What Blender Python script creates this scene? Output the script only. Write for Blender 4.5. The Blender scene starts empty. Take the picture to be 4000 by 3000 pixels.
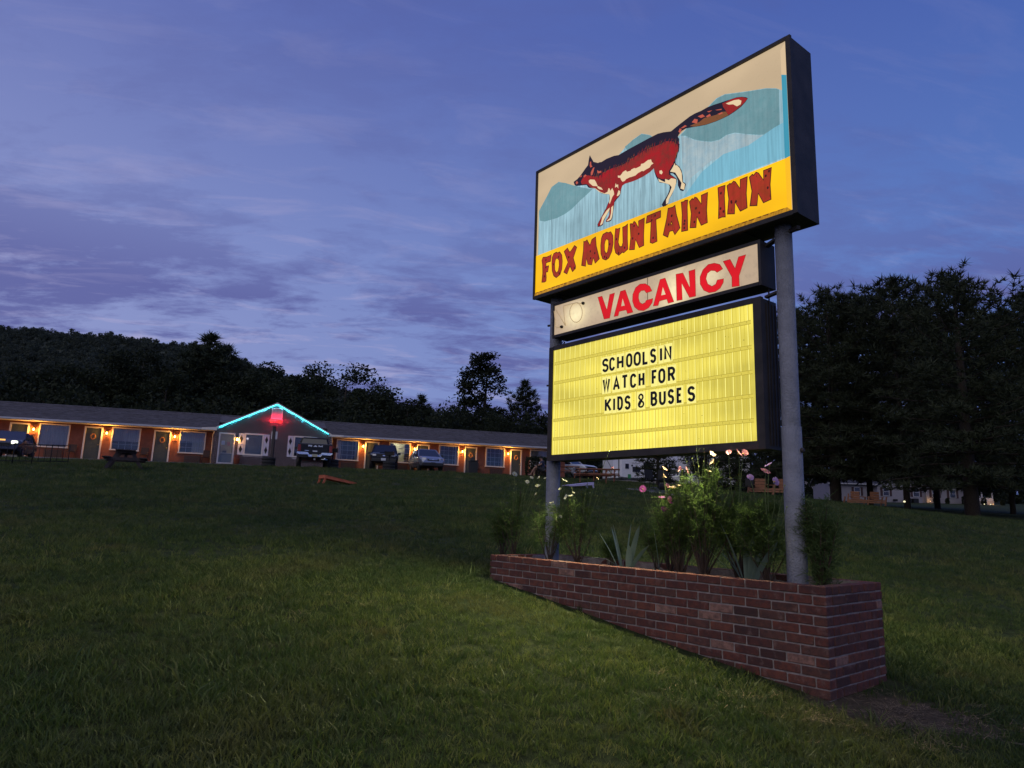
import bpy, math, random
import numpy as np
from mathutils import Vector, Matrix
from mathutils.geometry import tessellate_polygon
R = math.radians
rng = random.Random(7)
scene = bpy.context.scene
COL = scene.collection

# ---------------------------------------------------------------- camera
PITCH, ROLL, CAM_Z = R(10.54), R(1.81), 1.45
w_ = Vector((0, math.cos(PITCH), math.sin(PITCH)))
up0 = Vector((0, -math.sin(PITCH), math.cos(PITCH)))
rt = Vector((1, 0, 0)) * math.cos(ROLL) + up0 * math.sin(ROLL)
upv = -Vector((1, 0, 0)) * math.sin(ROLL) + up0 * math.cos(ROLL)
cd = bpy.data.cameras.new('camera')
cam = bpy.data.objects.new('camera', cd)
COL.objects.link(cam)
cam.matrix_world = Matrix(((rt.x, upv.x, -w_.x, 0), (rt.y, upv.y, -w_.y, 0), (rt.z, upv.z, -w_.z, CAM_Z), (0, 0, 0, 1)))
cd.sensor_width = 36
cd.lens = 36 * 2752 / 4000
cd.clip_start = .05
cd.clip_end = 3000
scene.camera = cam

# ---------------------------------------------------------------- exposure, sky, afterglow
scene.view_settings.view_transform = 'Standard'
scene.view_settings.look = 'None'
scene.view_settings.exposure = 0
scene.view_settings.gamma = 1
scene.view_settings.use_curve_mapping = False
scene.cycles.max_bounces = 6
scene.cycles.transparent_max_bounces = 12
scene.cycles.use_denoising = True
scene.cycles.sample_clamp_indirect = 3

world = bpy.data.worlds.new('World')
scene.world = world
world.use_nodes = True
nt = world.node_tree
nt.nodes.clear()

class N:
    """tiny node-tree writer"""
    def __init__(s, tree): s.t = tree
    def add(s, typ, ins=None, **kw):
        n = s.t.nodes.new(typ)
        for k, v in kw.items(): setattr(n, k, v)
        for k, v in (ins or {}).items():
            if isinstance(v, bpy.types.NodeSocket): s.t.links.new(v, n.inputs[k])
            else: n.inputs[k].default_value = v
        return n
    def math(s, op, a, b=0.0, clamp=False):
        n = s.t.nodes.new('ShaderNodeMath'); n.operation = op; n.use_clamp = clamp
        for i, v in enumerate((a, b)):
            if isinstance(v, bpy.types.NodeSocket): s.t.links.new(v, n.inputs[i])
            else: n.inputs[i].default_value = v
        return n.outputs[0]
    def mix(s, f, a, b, mode='MIX'):
        n = s.t.nodes.new('ShaderNodeMix'); n.data_type = 'RGBA'; n.blend_type = mode
        for k, v in ((0, f), (6, a), (7, b)):
            if isinstance(v, bpy.types.NodeSocket): s.t.links.new(v, n.inputs[k])
            else: n.inputs[k].default_value = v if k == 0 else (v[0], v[1], v[2], 1)
        return n.outputs[2]
    def ramp(s, f, stops):
        n = s.t.nodes.new('ShaderNodeValToRGB'); e = n.color_ramp.elements
        while len(e) < len(stops): e.new(.5)
        for i, (p, c) in enumerate(stops):
            e[i].position = p; e[i].color = (c[0], c[1], c[2], 1) if hasattr(c, '__len__') else (c, c, c, 1)
        s.t.links.new(f, n.inputs[0]); return n.outputs[0]
    def noise(s, vec, scale, detail=4, rough=.5, dist=0):
        return s.add('ShaderNodeTexNoise', {'Vector': vec, 'Scale': scale, 'Detail': detail, 'Roughness': rough, 'Distortion': dist}).outputs[0]
    def scale(s, vec, sc, loc=(0, 0, 0), rot=(0, 0, 0)):
        return s.add('ShaderNodeMapping', {'Vector': vec, 'Scale': sc, 'Location': loc, 'Rotation': rot}).outputs[0]

n = N(nt)
tc = n.add('ShaderNodeTexCoord').outputs['Generated']
sep = n.add('ShaderNodeSeparateXYZ', {0: tc})
dx, dy, dz = sep.outputs[0], sep.outputs[1], sep.outputs[2]
zc = n.math('MAXIMUM', dz, 0.0)
den = n.math('ADD', zc, 0.16)
cv = n.add('ShaderNodeCombineXYZ', {0: n.math('DIVIDE', dx, den), 1: n.math('DIVIDE', dy, den), 2: 0.0}).outputs[0]
cvr = n.scale(cv, (1.0, 1.7, 1), (3.2, 1.4, 0), (0, 0, R(-22)))
big = n.noise(cvr, .62, 3, .5, .3)
fine = n.noise(n.scale(cvr, (1, 1.15, 1)), 3.4, 10, .66, .2)
wisp = n.noise(n.scale(cvr, (1, 1.9, 1), (9, 4, 0)), 3.0, 8, .62, .6)
clear = n.ramp(zc, [(0.0, (.180, .192, .33)), (.14, (.158, .190, .345)), (.34, (.130, .165, .330)), (.6, (.072, .098, .26)), (1, (.05, .07, .21))])
side = n.math('MULTIPLY_ADD', dx, 0.55)
side.node.inputs[2].default_value = .42
side.node.use_clamp = True
clear = n.mix(side, n.mix(1.0, clear, (1.16, 1.06, 1.04), 'MULTIPLY'), n.mix(1.0, clear, (.25, .60, .93), 'MULTIPLY'))
dark = n.ramp(zc, [(0.0, (.072, .078, .205)), (.3, (.066, .074, .210)), (.7, (.050, .060, .18))])
pale = n.ramp(zc, [(0.0, (.30, .27, .38)), (.3, (.24, .23, .38)), (.7, (.15, .15, .28))])
bank = n.math('MULTIPLY', n.math('SUBTRACT', .8, side, True), n.ramp(zc, [(.05, .075), (.30, .065), (.37, 0)]))
dm = n.ramp(n.math('ADD', bank, n.math('ADD', n.math('MULTIPLY', big, .48), n.math('MULTIPLY', fine, .52))), [(.46, 0), (.555, 1)])
lowmore = n.ramp(zc, [(.05, 1.0), (.27, .95), (.36, .42), (.5, .24), (1, .2)])
dmask = n.math('MULTIPLY', dm, lowmore)
pm = n.ramp(wisp, [(.52, 0), (.70, 1)])
pmask = n.math('MULTIPLY', n.math('MULTIPLY', pm, n.math('SUBTRACT', 1.0, n.math('MULTIPLY', dmask, .55))), n.ramp(zc, [(0, .85), (.28, .65), (.42, .28), (.7, .15)]))
c = n.mix(n.math('MULTIPLY', dmask, .92), clear, dark)
pmask = n.math('MULTIPLY', pmask, n.math('SUBTRACT', 1.15, side, True))
c = n.mix(pmask, c, pale)
below = n.math('LESS_THAN', dz, -0.02)
c = n.mix(below, c, (.03, .035, .05))
bg = n.add('ShaderNodeBackground', {'Color': c, 'Strength': 1.66})
n.add('ShaderNodeOutputWorld', {'Surface': bg.outputs[0]})

sl = bpy.data.lights.new('afterglow_sun', 'SUN')
sl.energy = .78
sl.angle = R(80)
sl.color = (1, .90, .60)
sun = bpy.data.objects.new('afterglow_sun', sl)
sun.rotation_euler = (R(50), 0, R(-25))
COL.objects.link(sun)

# ---------------------------------------------------------------- materials
MATS = {}
def M(name, col, rough=.7, metal=0., var=0., vs=6., bump=0., bs=40., rnd=0., emit=None, es=0., trans=0., spec=None, stretch=None, cols=None):
    """procedural principled material: colour varied by noise, optional bump, per-object variation"""
    if name in MATS: return MATS[name]
    m = bpy.data.materials.new(name); m.use_nodes = True
    t = m.node_tree; t.nodes.clear(); n = N(t)
    oc = n.add('ShaderNodeTexCoord').outputs['Object']
    if stretch: oc = n.scale(oc, stretch)
    color = (col[0], col[1], col[2], 1)
    cs = None
    if var or cols:
        f = n.noise(oc, vs, 6, .6)
        f = n.ramp(f, [(.3, 0), (.7, 1)])
        lo = [x * (1 - var) for x in col]; hi = [min(1, x * (1 + var)) for x in col]
        if cols: lo, hi = col, cols
        cs = n.mix(f, lo, hi)
    if rnd:
        oi = n.add('ShaderNodeObjectInfo').outputs['Random']
        a = n.math('MULTIPLY_ADD', oi, 2 * rnd); a.node.inputs[2].default_value = 1 - rnd
        v = n.add('ShaderNodeCombineXYZ', {0: a, 1: a, 2: a}).outputs[0]
        cs = n.mix(1.0, cs if cs is not None else color[:3], v, 'MULTIPLY')
    b = n.add('ShaderNodeBsdfPrincipled', {'Roughness': rough, 'Metallic': metal})
    if spec is not None: b.inputs['Specular IOR Level'].default_value = spec
    if cs is not None: t.links.new(cs, b.inputs['Base Color'])
    else: b.inputs['Base Color'].default_value = color
    if bump:
        bn = n.add('ShaderNodeBump', {'Height': n.noise(oc, bs, 4, .6), 'Strength': bump, 'Distance': .02})
        t.links.new(bn.outputs[0], b.inputs['Normal'])
    if emit:
        b.inputs['Emission Color'].default_value = (emit[0], emit[1], emit[2], 1)
        b.inputs['Emission Strength'].default_value = es
    out = b.outputs[0]
    if trans:
        tr = n.add('ShaderNodeBsdfTranslucent')
        if cs is not None: t.links.new(cs, tr.inputs[0])
        else: tr.inputs[0].default_value = color
        out = n.add('ShaderNodeMixShader', {0: trans, 1: out, 2: tr.outputs[0]}).outputs[0]
    n.add('ShaderNodeOutputMaterial', {0: out})
    MATS[name] = m
    return m

def LIT(name, col, strength=1., streak=0., grime=0., low=.0, col2=None):
    """backlit translucent plastic: emits, with streaks, dirt specks and uneven tube glow painted in"""
    if name in MATS: return MATS[name]
    m = bpy.data.materials.new(name); m.use_nodes = True
    t = m.node_tree; t.nodes.clear(); n = N(t)
    oc = n.add('ShaderNodeTexCoord').outputs['Object']
    c = col
    if col2: c = n.mix(n.ramp(n.noise(n.scale(oc, (1, 1, 1)), 14, 6, .65), [(.38, 0), (.62, 1)]), col, col2)
    if streak:
        f = n.noise(n.scale(oc, (26, 1, 1.2)), 1.6, 5, .65)
        g = n.ramp(f, [(.32, 1 - streak), (.55, 1.0), (.75, 1 + streak * .6)])
        c = n.mix(1.0, c, g, 'MULTIPLY')
    if grime:
        g = n.ramp(n.noise(oc, 34, 5, .7), [(.27, 1 - grime), (.42, 1)])
        c = n.mix(1.0, c, g, 'MULTIPLY')
    if low:
        g = n.ramp(n.noise(n.scale(oc, (.9, 1, 2.2), (5, 0, 2)), 1.1, 2, .5), [(.3, 1 - low), (.68, 1 + low)])  # uneven brightness of the backlight, painted into the emission colour
        c = n.mix(1.0, c, g, 'MULTIPLY')
    b = n.add('ShaderNodeBsdfPrincipled', {'Roughness': .35, 'Emission Strength': strength})
    b.inputs['Base Color'].default_value = (col[0] * .12, col[1] * .12, col[2] * .12, 1); b.inputs['Specular IOR Level'].default_value = .25
    if isinstance(c, bpy.types.NodeSocket): t.links.new(c, b.inputs['Emission Color'])
    else: b.inputs['Emission Color'].default_value = (c[0], c[1], c[2], 1)
    n.add('ShaderNodeOutputMaterial', {0: b.outputs[0]})
    MATS[name] = m
    return m

def GLOW(name, col, s):
    if name in MATS: return MATS[name]
    m = bpy.data.materials.new(name); m.use_nodes = True
    t = m.node_tree; t.nodes.clear(); n = N(t)
    e = n.add('ShaderNodeEmission', {0: (col[0], col[1], col[2], 1), 1: s})
    n.add('ShaderNodeOutputMaterial', {0: e.outputs[0]})
    MATS[name] = m
    return m

def GLASS(name, tint=(.9, .92, .95), through=.8, rough=.03):
    if name in MATS: return MATS[name]
    m = bpy.data.materials.new(name); m.use_nodes = True
    t = m.node_tree; t.nodes.clear(); n = N(t)
    tr = n.add('ShaderNodeBsdfTransparent', {0: (tint[0], tint[1], tint[2], 1)})
    g = n.add('ShaderNodeBsdfGlossy', {0: (1, 1, 1, 1), 'Roughness': rough})
    fr = n.add('ShaderNodeFresnel', {0: 1.5}).outputs[0]
    f = n.math('ADD', fr, 1 - through - .04, True)
    o = n.add('ShaderNodeMixShader', {0: f, 1: tr.outputs[0], 2: g.outputs[0]})
    n.add('ShaderNodeOutputMaterial', {0: o.outputs[0]})
    MATS[name] = m
    return m

# ---------------------------------------------------------------- mesh building
class MB:
    def __init__(s): s.v = []; s.f = []; s.m = []; s.smooth = []; s.mi = 0; s.sm = False
    def add(s, vs, fs, mi=None, sm=None):
        o = len(s.v); s.v += [tuple(v) for v in vs]
        for f in fs:
            s.f.append([i + o for i in f]); s.m.append(s.mi if mi is None else mi); s.smooth.append(s.sm if sm is None else sm)
        return s
    def box(s, c, d, rz=0, mi=None, rx=0, ry=0, taper=1.):
        x, y, z = d[0] / 2, d[1] / 2, d[2] / 2
        mt = Matrix.Rotation(rz, 3, 'Z') @ Matrix.Rotation(ry, 3, 'Y') @ Matrix.Rotation(rx, 3, 'X')
        vs = [mt @ Vector((a * x * (taper if b > 0 else 1), e * y * (taper if b > 0 else 1), b * z)) + Vector(c) for b in (-1, 1) for a, e in ((-1, -1), (1, -1), (1, 1), (-1, 1))]
        return s.add(vs, [(3, 2, 1, 0), (4, 5, 6, 7), (0, 1, 5, 4), (1, 2, 6, 5), (2, 3, 7, 6), (3, 0, 4, 7)], mi, False)
    def bar(s, a, b, w, h=None, mi=None):
        """square bar from a to b"""
        a, b = Vector(a), Vector(b); h = h or w
        d = (b - a).normalized(); u = d.cross(Vector((0, 0, 1)))
        if u.length < 1e-3: u = Vector((1, 0, 0))
        u.normalize(); v = u.cross(d)
        vs = [p + u * (i * w / 2) + v * (j * h / 2) for p in (a, b) for i, j in ((-1, -1), (1, -1), (1, 1), (-1, 1))]
        return s.add(vs, [(3, 2, 1, 0), (4, 5, 6, 7), (0, 1, 5, 4), (1, 2, 6, 5), (2, 3, 7, 6), (3, 0, 4, 7)], mi, False)
    def tube(s, pts, rad, seg=8, mi=None, caps=True, closed=False):
        pts = [Vector(p) for p in pts]; nP = len(pts)
        rs = rad if hasattr(rad, '__len__') else [rad] * nP
        vs = []; prev = None
        for i, p in enumerate(pts):
            if closed: d = pts[(i + 1) % nP] - pts[i - 1]
            else: d = pts[min(i + 1, nP - 1)] - pts[max(i - 1, 0)]
            if d.length < 1e-9: d = Vector((0, 0, 1))
            d.normalize()
            if prev is None:
                u = d.cross(Vector((0, 0, 1)))
                if u.length < 1e-2: u = d.cross(Vector((1, 0, 0)))
            else: u = prev - d * prev.dot(d)
            u.normalize(); prev = u; v = d.cross(u)
            for k in range(seg):
                a = 2 * math.pi * k / seg
                vs.append(p + (u * math.cos(a) + v * math.sin(a)) * rs[i])
        fs = []
        for i in range(nP if closed else nP - 1):
            j = (i + 1) % nP
            for k in range(seg):
                l = (k + 1) % seg
                fs.append((i * seg + k, i * seg + l, j * seg + l, j * seg + k))
        if caps and not closed:
            fs.append(tuple(range(seg))[::-1]); fs.append(tuple((nP - 1) * seg + k for k in range(seg)))
        return s.add(vs, fs, mi, seg > 5)
    def lathe(s, prof, seg=16, c=(0, 0, 0), axis='Z', mi=None, sm=True, close=False):
        """prof = [(r, h)...] about an axis"""
        vs = []
        for r, h in prof:
            for k in range(seg):
                a = 2 * math.pi * k / seg; x, y = r * math.cos(a), r * math.sin(a)
                p = {'Z': (x, y, h), 'X': (h, x, y), 'Y': (x, h, y)}[axis]
                vs.append((p[0] + c[0], p[1] + c[1], p[2] + c[2]))
        fs = []
        L = len(prof)
        for i in range(L if close else L - 1):
            j = (i + 1) % L
            for k in range(seg):
                l = (k + 1) % seg; fs.append((i * seg + k, i * seg + l, j * seg + l, j * seg + k))
        return s.add(vs, fs, mi, sm)
    def prism(s, poly, y0, y1, hole=None, mi=None, ax='XZ', back=True):
        """2-D outline (with one hole) in the X-Z plane pushed from y0 to y1"""
        rings = [poly] + ([hole] if hole else [])
        def P(q, y): return (q[0], y, q[1]) if ax == 'XZ' else ((y, q[0], q[1]) if ax == 'YZ' else (q[0], q[1], y))
        tri = tessellate_polygon([[Vector((a, b, 0)) for a, b in r] for r in rings])
        flat = [q for r in rings for q in r]; k = len(flat)
        vs = [P(q, y0) for q in flat] + [P(q, y1) for q in flat]
        fs = [tuple(t) for t in tri]
        if back: fs += [tuple(i + k for i in t) for t in tri]
        o = 0
        if abs(y1 - y0) > 1e-6:
            for r in rings:
                L = len(r)
                for i in range(L): fs.append((o + i, o + (i + 1) % L, k + o + (i + 1) % L, k + o + i))
                o += L
        return s.add(vs, fs, mi, False)
    def quad(s, a, b, c, d, mi=None): return s.add([a, b, c, d], [(0, 1, 2, 3)], mi, False)
    def loft(s, rings, mi=None, caps=True, sm=True):
        k = len(rings[0]); vs = [p for r in rings for p in r]; fs = []
        for i in range(len(rings) - 1):
            for j in range(k):
                l = (j + 1) % k; fs.append((i * k + j, i * k + l, (i + 1) * k + l, (i + 1) * k + j))
        if caps: fs.append(tuple(range(k))[::-1]); fs.append(tuple((len(rings) - 1) * k + j for j in range(k)))
        return s.add(vs, fs, mi, sm)
    def mesh(s, name, mats):
        me = bpy.data.meshes.new(name); me.from_pydata(s.v, [], s.f)
        for m in (mats if isinstance(mats, (list, tuple)) else [mats]): me.materials.append(m)
        me.polygons.foreach_set('material_index', s.m); me.polygons.foreach_set('use_smooth', s.smooth)
        me.update(); return me
    def build(s, name, mats, parent=None, loc=None, bevel=0., **kw):
        o = bpy.data.objects.new(name, s.mesh(name, mats)); COL.objects.link(o)
        if parent: o.parent = parent
        if loc is not None: o.location = loc
        if bevel:
            b = o.modifiers.new('bevel', 'BEVEL'); b.width = bevel; b.segments = 2; b.limit_method = 'ANGLE'
        return tag(o, **kw)
def tag(o, label=None, cat=None, group=None, kind=None):
    if label: o['label'] = label
    if cat: o['category'] = cat
    if group: o['group'] = group
    if kind: o['kind'] = kind
    return o
def thing(name, label, cat, loc=(0, 0, 0), rz=0, group=None):
    o = bpy.data.objects.new(name, None); COL.objects.link(o); o.empty_display_size = .2
    o.location = loc; o.rotation_euler = (0, 0, rz)
    return tag(o, label, cat, group)
def share(src, parent, loc=(0, 0, 0), rot=(0, 0, 0), sc=(1, 1, 1)):
    o = src.copy(); COL.objects.link(o); o.parent = parent; o.location = loc; o.rotation_euler = rot; o.scale = sc
    return o
def copy_tree(o, loc, rz=None, sc=None, parent=None, **kw):
    c = o.copy(); COL.objects.link(c)
    if parent: c.parent = parent
    else:
        c.location = loc
        if rz is not None: c.rotation_euler = (0, 0, rz)
        if sc is not None: c.scale = (sc, sc, sc) if not hasattr(sc, '__len__') else sc
    for ch in o.children: copy_tree(ch, None, parent=c)
    return tag(c, **kw)
def nums(s):
    a = [float(x) for x in s.split()]; return list(zip(a[::2], a[1::2]))
# ---------------------------------------------------------------- ground shape (thin-plate surface through surveyed heights)

CT=np.array([(0,0,0),(-8,4,.45),(8,4,-.15),(2.19,4.99,.29),(2.85,5.55,.31),(1.0,6.3,.53),(-.14,7.68,.78),(-10,15,1.5),(0,15,1.45),(8,15,1.05),
(-16.2,30,2.84),(28,45,2.28),(28.5,58,3.15),(27,62,3.45),(15,22,1.3),(55,115,5.4),(85,115,5.6),(20,80,4.6),(-6.8,27,2.42),(2.6,30,2.63),(4.3,38,3.25),(12.9,37.3,2.85),(9,50,3.95),(12,75,5.0),
(-22.8,37.5,3.6),(-27,36,3.5),(-11.2,43,3.9),(-7.8,43.5,3.91),(-5.2,44.5,3.98),(-2.7,45.5,3.98),(.6,47,4.02),(-14.7,42,3.84),(-18.7,39.5,3.71),(-28,44.5,4.05),(-10,51,4.35),(2,55.5,4.45),(-40,60,4.7),(0,75,5.2),(-50,20,2.6),(60,30,1.0),(-60,100,6)],float)
def _k(r): return np.where(r<1e-9,0,r*r*np.log(r+1e-12))
nC=len(CT);K=_k(np.linalg.norm(CT[:,None,:2]-CT[None,:,:2],axis=2))+.5*np.eye(nC)
Pm=np.c_[np.ones(nC),CT[:,:2]];Mx=np.block([[K,Pm],[Pm.T,np.zeros((3,3))]])
W=np.linalg.solve(Mx,np.r_[CT[:,2],0,0,0])
def gz(x,y):
    x=np.clip(np.asarray(x,float),-60,95);y=np.clip(np.asarray(y,float),-6,125)
    r=np.sqrt((x[...,None]-CT[:,0])**2+(y[...,None]-CT[:,1])**2)
    return _k(r)@W[:nC]+W[nC]+W[nC+1]*x+W[nC+2]*y
def G(x,y): return float(gz(x,y))

# ---------------------------------------------------------------- motel frame: local X along the front, Y away from the road, Z up
MA = R(20.5)
dmv = Vector((math.cos(MA), math.sin(MA), 0)); nmv = Vector((-math.sin(MA), math.cos(MA), 0))
P0 = Vector((-27.674, 46, 0))
def mw(u, y, z=0): return P0 + dmv * u + nmv * y + Vector((0, 0, z))
def mu(x, y): d = Vector((x, y, 0)) - P0; return d.dot(dmv), d.dot(nmv)
def mz(u): return 4.15 + .0112 * u

# ground sheet: dense near the camera, coarse far away
def grid_axis(lo, hi, near, a, g):
    o = [near]; s = a
    while o[-1] < hi: o.append(o[-1] + s); s *= g
    o2 = [near]; s = a
    while o2[-1] > lo: o2.append(o2[-1] - s); s *= g
    return sorted(set(o + o2))
xs = grid_axis(-700, 700, 1.5, .22, 1.045); ys = grid_axis(-60, 1000, 5, .22, 1.04)
X, Y = np.meshgrid(xs, ys)
Z = gz(X, Y)
bumpn = np.sin(X * 1.9 + 1.3 * np.sin(Y * .8)) * np.cos(Y * 2.3 + X * .6) * .008
far = np.clip((np.hypot(X, Y) - 160) / 500, 0, 1)
Z = Z * (1 - far) + 4.5 * far + bumpn
nx, ny = len(xs), len(ys)
vs = np.c_[X.ravel(), Y.ravel(), Z.ravel()]
fs = [(j * nx + i, j * nx + i + 1, (j + 1) * nx + i + 1, (j + 1) * nx + i) for j in range(ny - 1) for i in range(nx - 1)]
b = MB(); b.sm = True; b.add(vs.tolist(), fs)

mg = bpy.data.materials.new('lawn_soil'); mg.use_nodes = True
t = mg.node_tree; t.nodes.clear(); n = N(t)
oc = n.add('ShaderNodeTexCoord').outputs['Object']
c = n.ramp(n.noise(oc, 9, 8, .7), [(.3, (.012, .018, .007)), (.5, (.032, .046, .015)), (.68, (.070, .088, .030))])
c = n.mix(n.ramp(n.noise(oc, .55, 5, .6), [(.5, 0), (.72, .55)]), c, (.085, .078, .030))
c = n.mix(n.ramp(n.noise(oc, 60, 6, .8), [(.35, .75), (.55, 0)]), c, (.010, .016, .007))
c = n.mix(n.ramp(n.noise(n.scale(oc, (.25, 1.2, 1)), .5, 4, .5), [(.45, 0), (.75, .35)]), c, (.10, .115, .055))
# bare trodden dirt at the near end of the planter
sp = n.add('ShaderNodeSeparateXYZ', {0: oc})
d2 = n.math('ADD', n.math('POWER', n.math('DIVIDE', n.math('SUBTRACT', sp.outputs[0], 2.60), .66), 2), n.math('POWER', n.math('DIVIDE', n.math('SUBTRACT', sp.outputs[1], 4.92), .42), 2))
d2 = n.math('ADD', d2, n.math('MULTIPLY', n.math('SUBTRACT', n.noise(oc, 4, 6, .7), .5), 1.6))
dirt = n.ramp(n.noise(oc, 40, 8, .7), [(.3, (.045, .032, .022)), (.7, (.15, .115, .08))])
c = n.mix(n.ramp(d2, [(.45, .95), (.9, 0)]), c, dirt)
pr = n.add('ShaderNodeBsdfPrincipled', {'Base Color': c, 'Roughness': .95})
pr.inputs['Specular IOR Level'].default_value = .1
bn = n.add('ShaderNodeBump', {'Height': n.noise(oc, 45, 6, .8), 'Strength': .8, 'Distance': .03})
t.links.new(bn.outputs[0], pr.inputs['Normal'])
n.add('ShaderNodeOutputMaterial', {0: pr.outputs[0]})
b.build('lawn', mg, kind='structure')

# asphalt car park in front of the rooms (follows the ground, 3 cm proud), with a gravel lip
b = MB()
us = np.arange(-22, 46, 1.0); offs = [-9.4, -8, -6.5, -5, -3.5, -2.2, -1.0, .3]
vv = [mw(u, o) for o in offs for u in us]
b.add([(p.x, p.y, (G(p.x, p.y) + .03) if k // len(us) < 7 else mz(us[k % len(us)]) - .02) for k, p in enumerate(vv)],
      [(j * len(us) + i, j * len(us) + i + 1, (j + 1) * len(us) + i + 1, (j + 1) * len(us) + i) for j in range(len(offs) - 1) for i in range(len(us) - 1)])
b.build('parking_lot', M('asphalt', (.05, .05, .052), .9, var=.35, vs=3, bump=.4, bs=60), kind='structure')
b = MB()
for i in range(len(us) - 1):
    a, c2 = mw(us[i], -.95), mw(us[i + 1], -.95); a2, c3 = mw(us[i], -.02), mw(us[i + 1], -.02)
    z0, z1 = mz(us[i]), mz(us[i + 1])
    b.add([(a.x, a.y, z0), (c2.x, c2.y, z1), (c3.x, c3.y, z1), (a2.x, a2.y, z0), (a.x, a.y, z0 - .4), (c2.x, c2.y, z1 - .4)], [(0, 1, 2, 3), (4, 5, 1, 0)])
b.build('pavement', M('concrete', (.27, .25, .23), .9, var=.2, vs=2, bump=.3), kind='structure')

# wooded mountain behind: ridge heights surveyed along its skyline
RX = [-900, -640, -376, -288, -203, -157, -112, -70, -33, 13, 60, 140, 400]
RY = [640, 600, 500, 480, 450, 420, 400, 380, 360, 350, 345, 345, 360]
RZ = [117, 123, 123, 114, 102, 84, 70, 59, 49, 41, 33, 22, 8]
sx = np.linspace(-900, 400, 150); st = np.linspace(0, 1, 34)
ry, rz = np.interp(sx, RX, RY), np.interp(sx, RX, RZ)
def mtn(x, t):
    y1 = np.interp(x, RX, RY); z1 = np.interp(x, RX, RZ)
    y0 = 150 + .12 * abs(x + 40)
    if t <= .8:
        q = t / .8; y = y0 + (y1 - y0) * q; z = 3 + (z1 - 3) * (q ** 1.35)
    else:
        q = (t - .8) / .2; y = y1 + 160 * q; z = z1 * (1 - .8 * q * q)
    g = math.sin(x * .035 + t * 5) * 3.0 * math.sin(math.pi * min(t / .8, 1)) + math.sin(x * .09 + t * 9) * 1.2 * min(t * 3, 1) * (1 - t)
    return (x, y, z + g)
b = MB(); b.sm = True
b.add([mtn(x, tt) for tt in st for x in sx], [(j * 150 + i, j * 150 + i + 1, (j + 1) * 150 + i + 1, (j + 1) * 150 + i) for j in range(33) for i in range(149)])
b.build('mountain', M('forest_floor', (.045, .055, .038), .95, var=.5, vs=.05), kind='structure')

def instancer(name, pts, source_objs, scale, kind, tilt=.0, seed=1, rotz=True, scales=None):
    """one object of uncountable growth: mesh points, geometry nodes put a clump on each"""
    me = bpy.data.meshes.new(name); me.from_pydata([tuple(p) for p in pts], [], [])
    if scales is not None:
        at = me.attributes.new('size', 'FLOAT', 'POINT'); at.data.foreach_set('value', np.asarray(scales, dtype=np.float32))
    o = bpy.data.objects.new(name, me); COL.objects.link(o)
    src = bpy.data.collections.new(name + '_clumps')
    for s_ in source_objs: src.objects.link(s_)
    g = bpy.data.node_groups.new(name, 'GeometryNodeTree')
    g.interface.new_socket('Geometry', in_out='INPUT', socket_type='NodeSocketGeometry')
    g.interface.new_socket('Geometry', in_out='OUTPUT', socket_type='NodeSocketGeometry')
    A = g.nodes.new; L = g.links.new
    gi, go = A('NodeGroupInput'), A('NodeGroupOutput')
    ci = A('GeometryNodeCollectionInfo'); ci.inputs['Collection'].default_value = src
    ci.inputs['Separate Children'].default_value = True; ci.inputs['Reset Children'].default_value = True
    ip = A('GeometryNodeInstanceOnPoints'); ip.inputs['Pick Instance'].default_value = True
    rv = A('FunctionNodeRandomValue'); rv.data_type = 'FLOAT_VECTOR'
    rv.inputs[0].default_value = (-tilt, -tilt, 0); rv.inputs[1].default_value = (tilt, tilt, 6.283); rv.inputs['Seed'].default_value = seed
    rs = A('FunctionNodeRandomValue'); rs.data_type = 'FLOAT'
    rs.inputs[2].default_value = scale[0]; rs.inputs[3].default_value = scale[1]; rs.inputs['Seed'].default_value = seed + 1
    L(gi.outputs[0], ip.inputs['Points']); L(ci.outputs[0], ip.inputs['Instance'])
    L(rv.outputs[0], ip.inputs['Rotation'])
    if scales is not None:
        na = A('GeometryNodeInputNamedAttribute'); na.data_type = 'FLOAT'; na.inputs[0].default_value = 'size'
        mm = A('ShaderNodeMath'); mm.operation = 'MULTIPLY'; L(na.outputs[0], mm.inputs[0]); L(rs.outputs[1], mm.inputs[1]); L(mm.outputs[0], ip.inputs['Scale'])
    else: L(rs.outputs[1], ip.inputs['Scale'])
    L(ip.outputs[0], go.inputs[0])
    md = o.modifiers.new('clumps', 'NODES'); md.node_group = g
    o['kind'] = kind
    return o
def loose(mb, name, mats):
    return bpy.data.objects.new(name, mb.mesh(name, mats))

# ---------------------------------------------------------------- foliage helpers
def leaf_mat(name, c0, c1, rnd=.25, trans=.35):
    m = bpy.data.materials.new(name); m.use_nodes = True
    t = m.node_tree; t.nodes.clear(); n = N(t)
    oc = n.add('ShaderNodeTexCoord').outputs['Object']
    f = n.ramp(n.noise(oc, 1.3, 5, .6), [(.35, 0), (.65, 1)])
    c = n.mix(f, c0, c1)
    oi = n.add('ShaderNodeObjectInfo').outputs['Random']
    a = n.math('MULTIPLY_ADD', oi, 2 * rnd); a.node.inputs[2].default_value = 1 - rnd
    c = n.mix(1.0, c, n.add('ShaderNodeCombineXYZ', {0: a, 1: a, 2: a}).outputs[0], 'MULTIPLY')
    d = n.add('ShaderNodeBsdfPrincipled', {'Base Color': c, 'Roughness': .7}); d.inputs['Specular IOR Level'].default_value = .2
    tr = n.add('ShaderNodeBsdfTranslucent', {0: c})
    mx = n.add('ShaderNodeMixShader', {0: trans, 1: d.outputs[0], 2: tr.outputs[0]})
    n.add('ShaderNodeOutputMaterial', {0: mx.outputs[0]})
    MATS[name] = m
    return m
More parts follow.
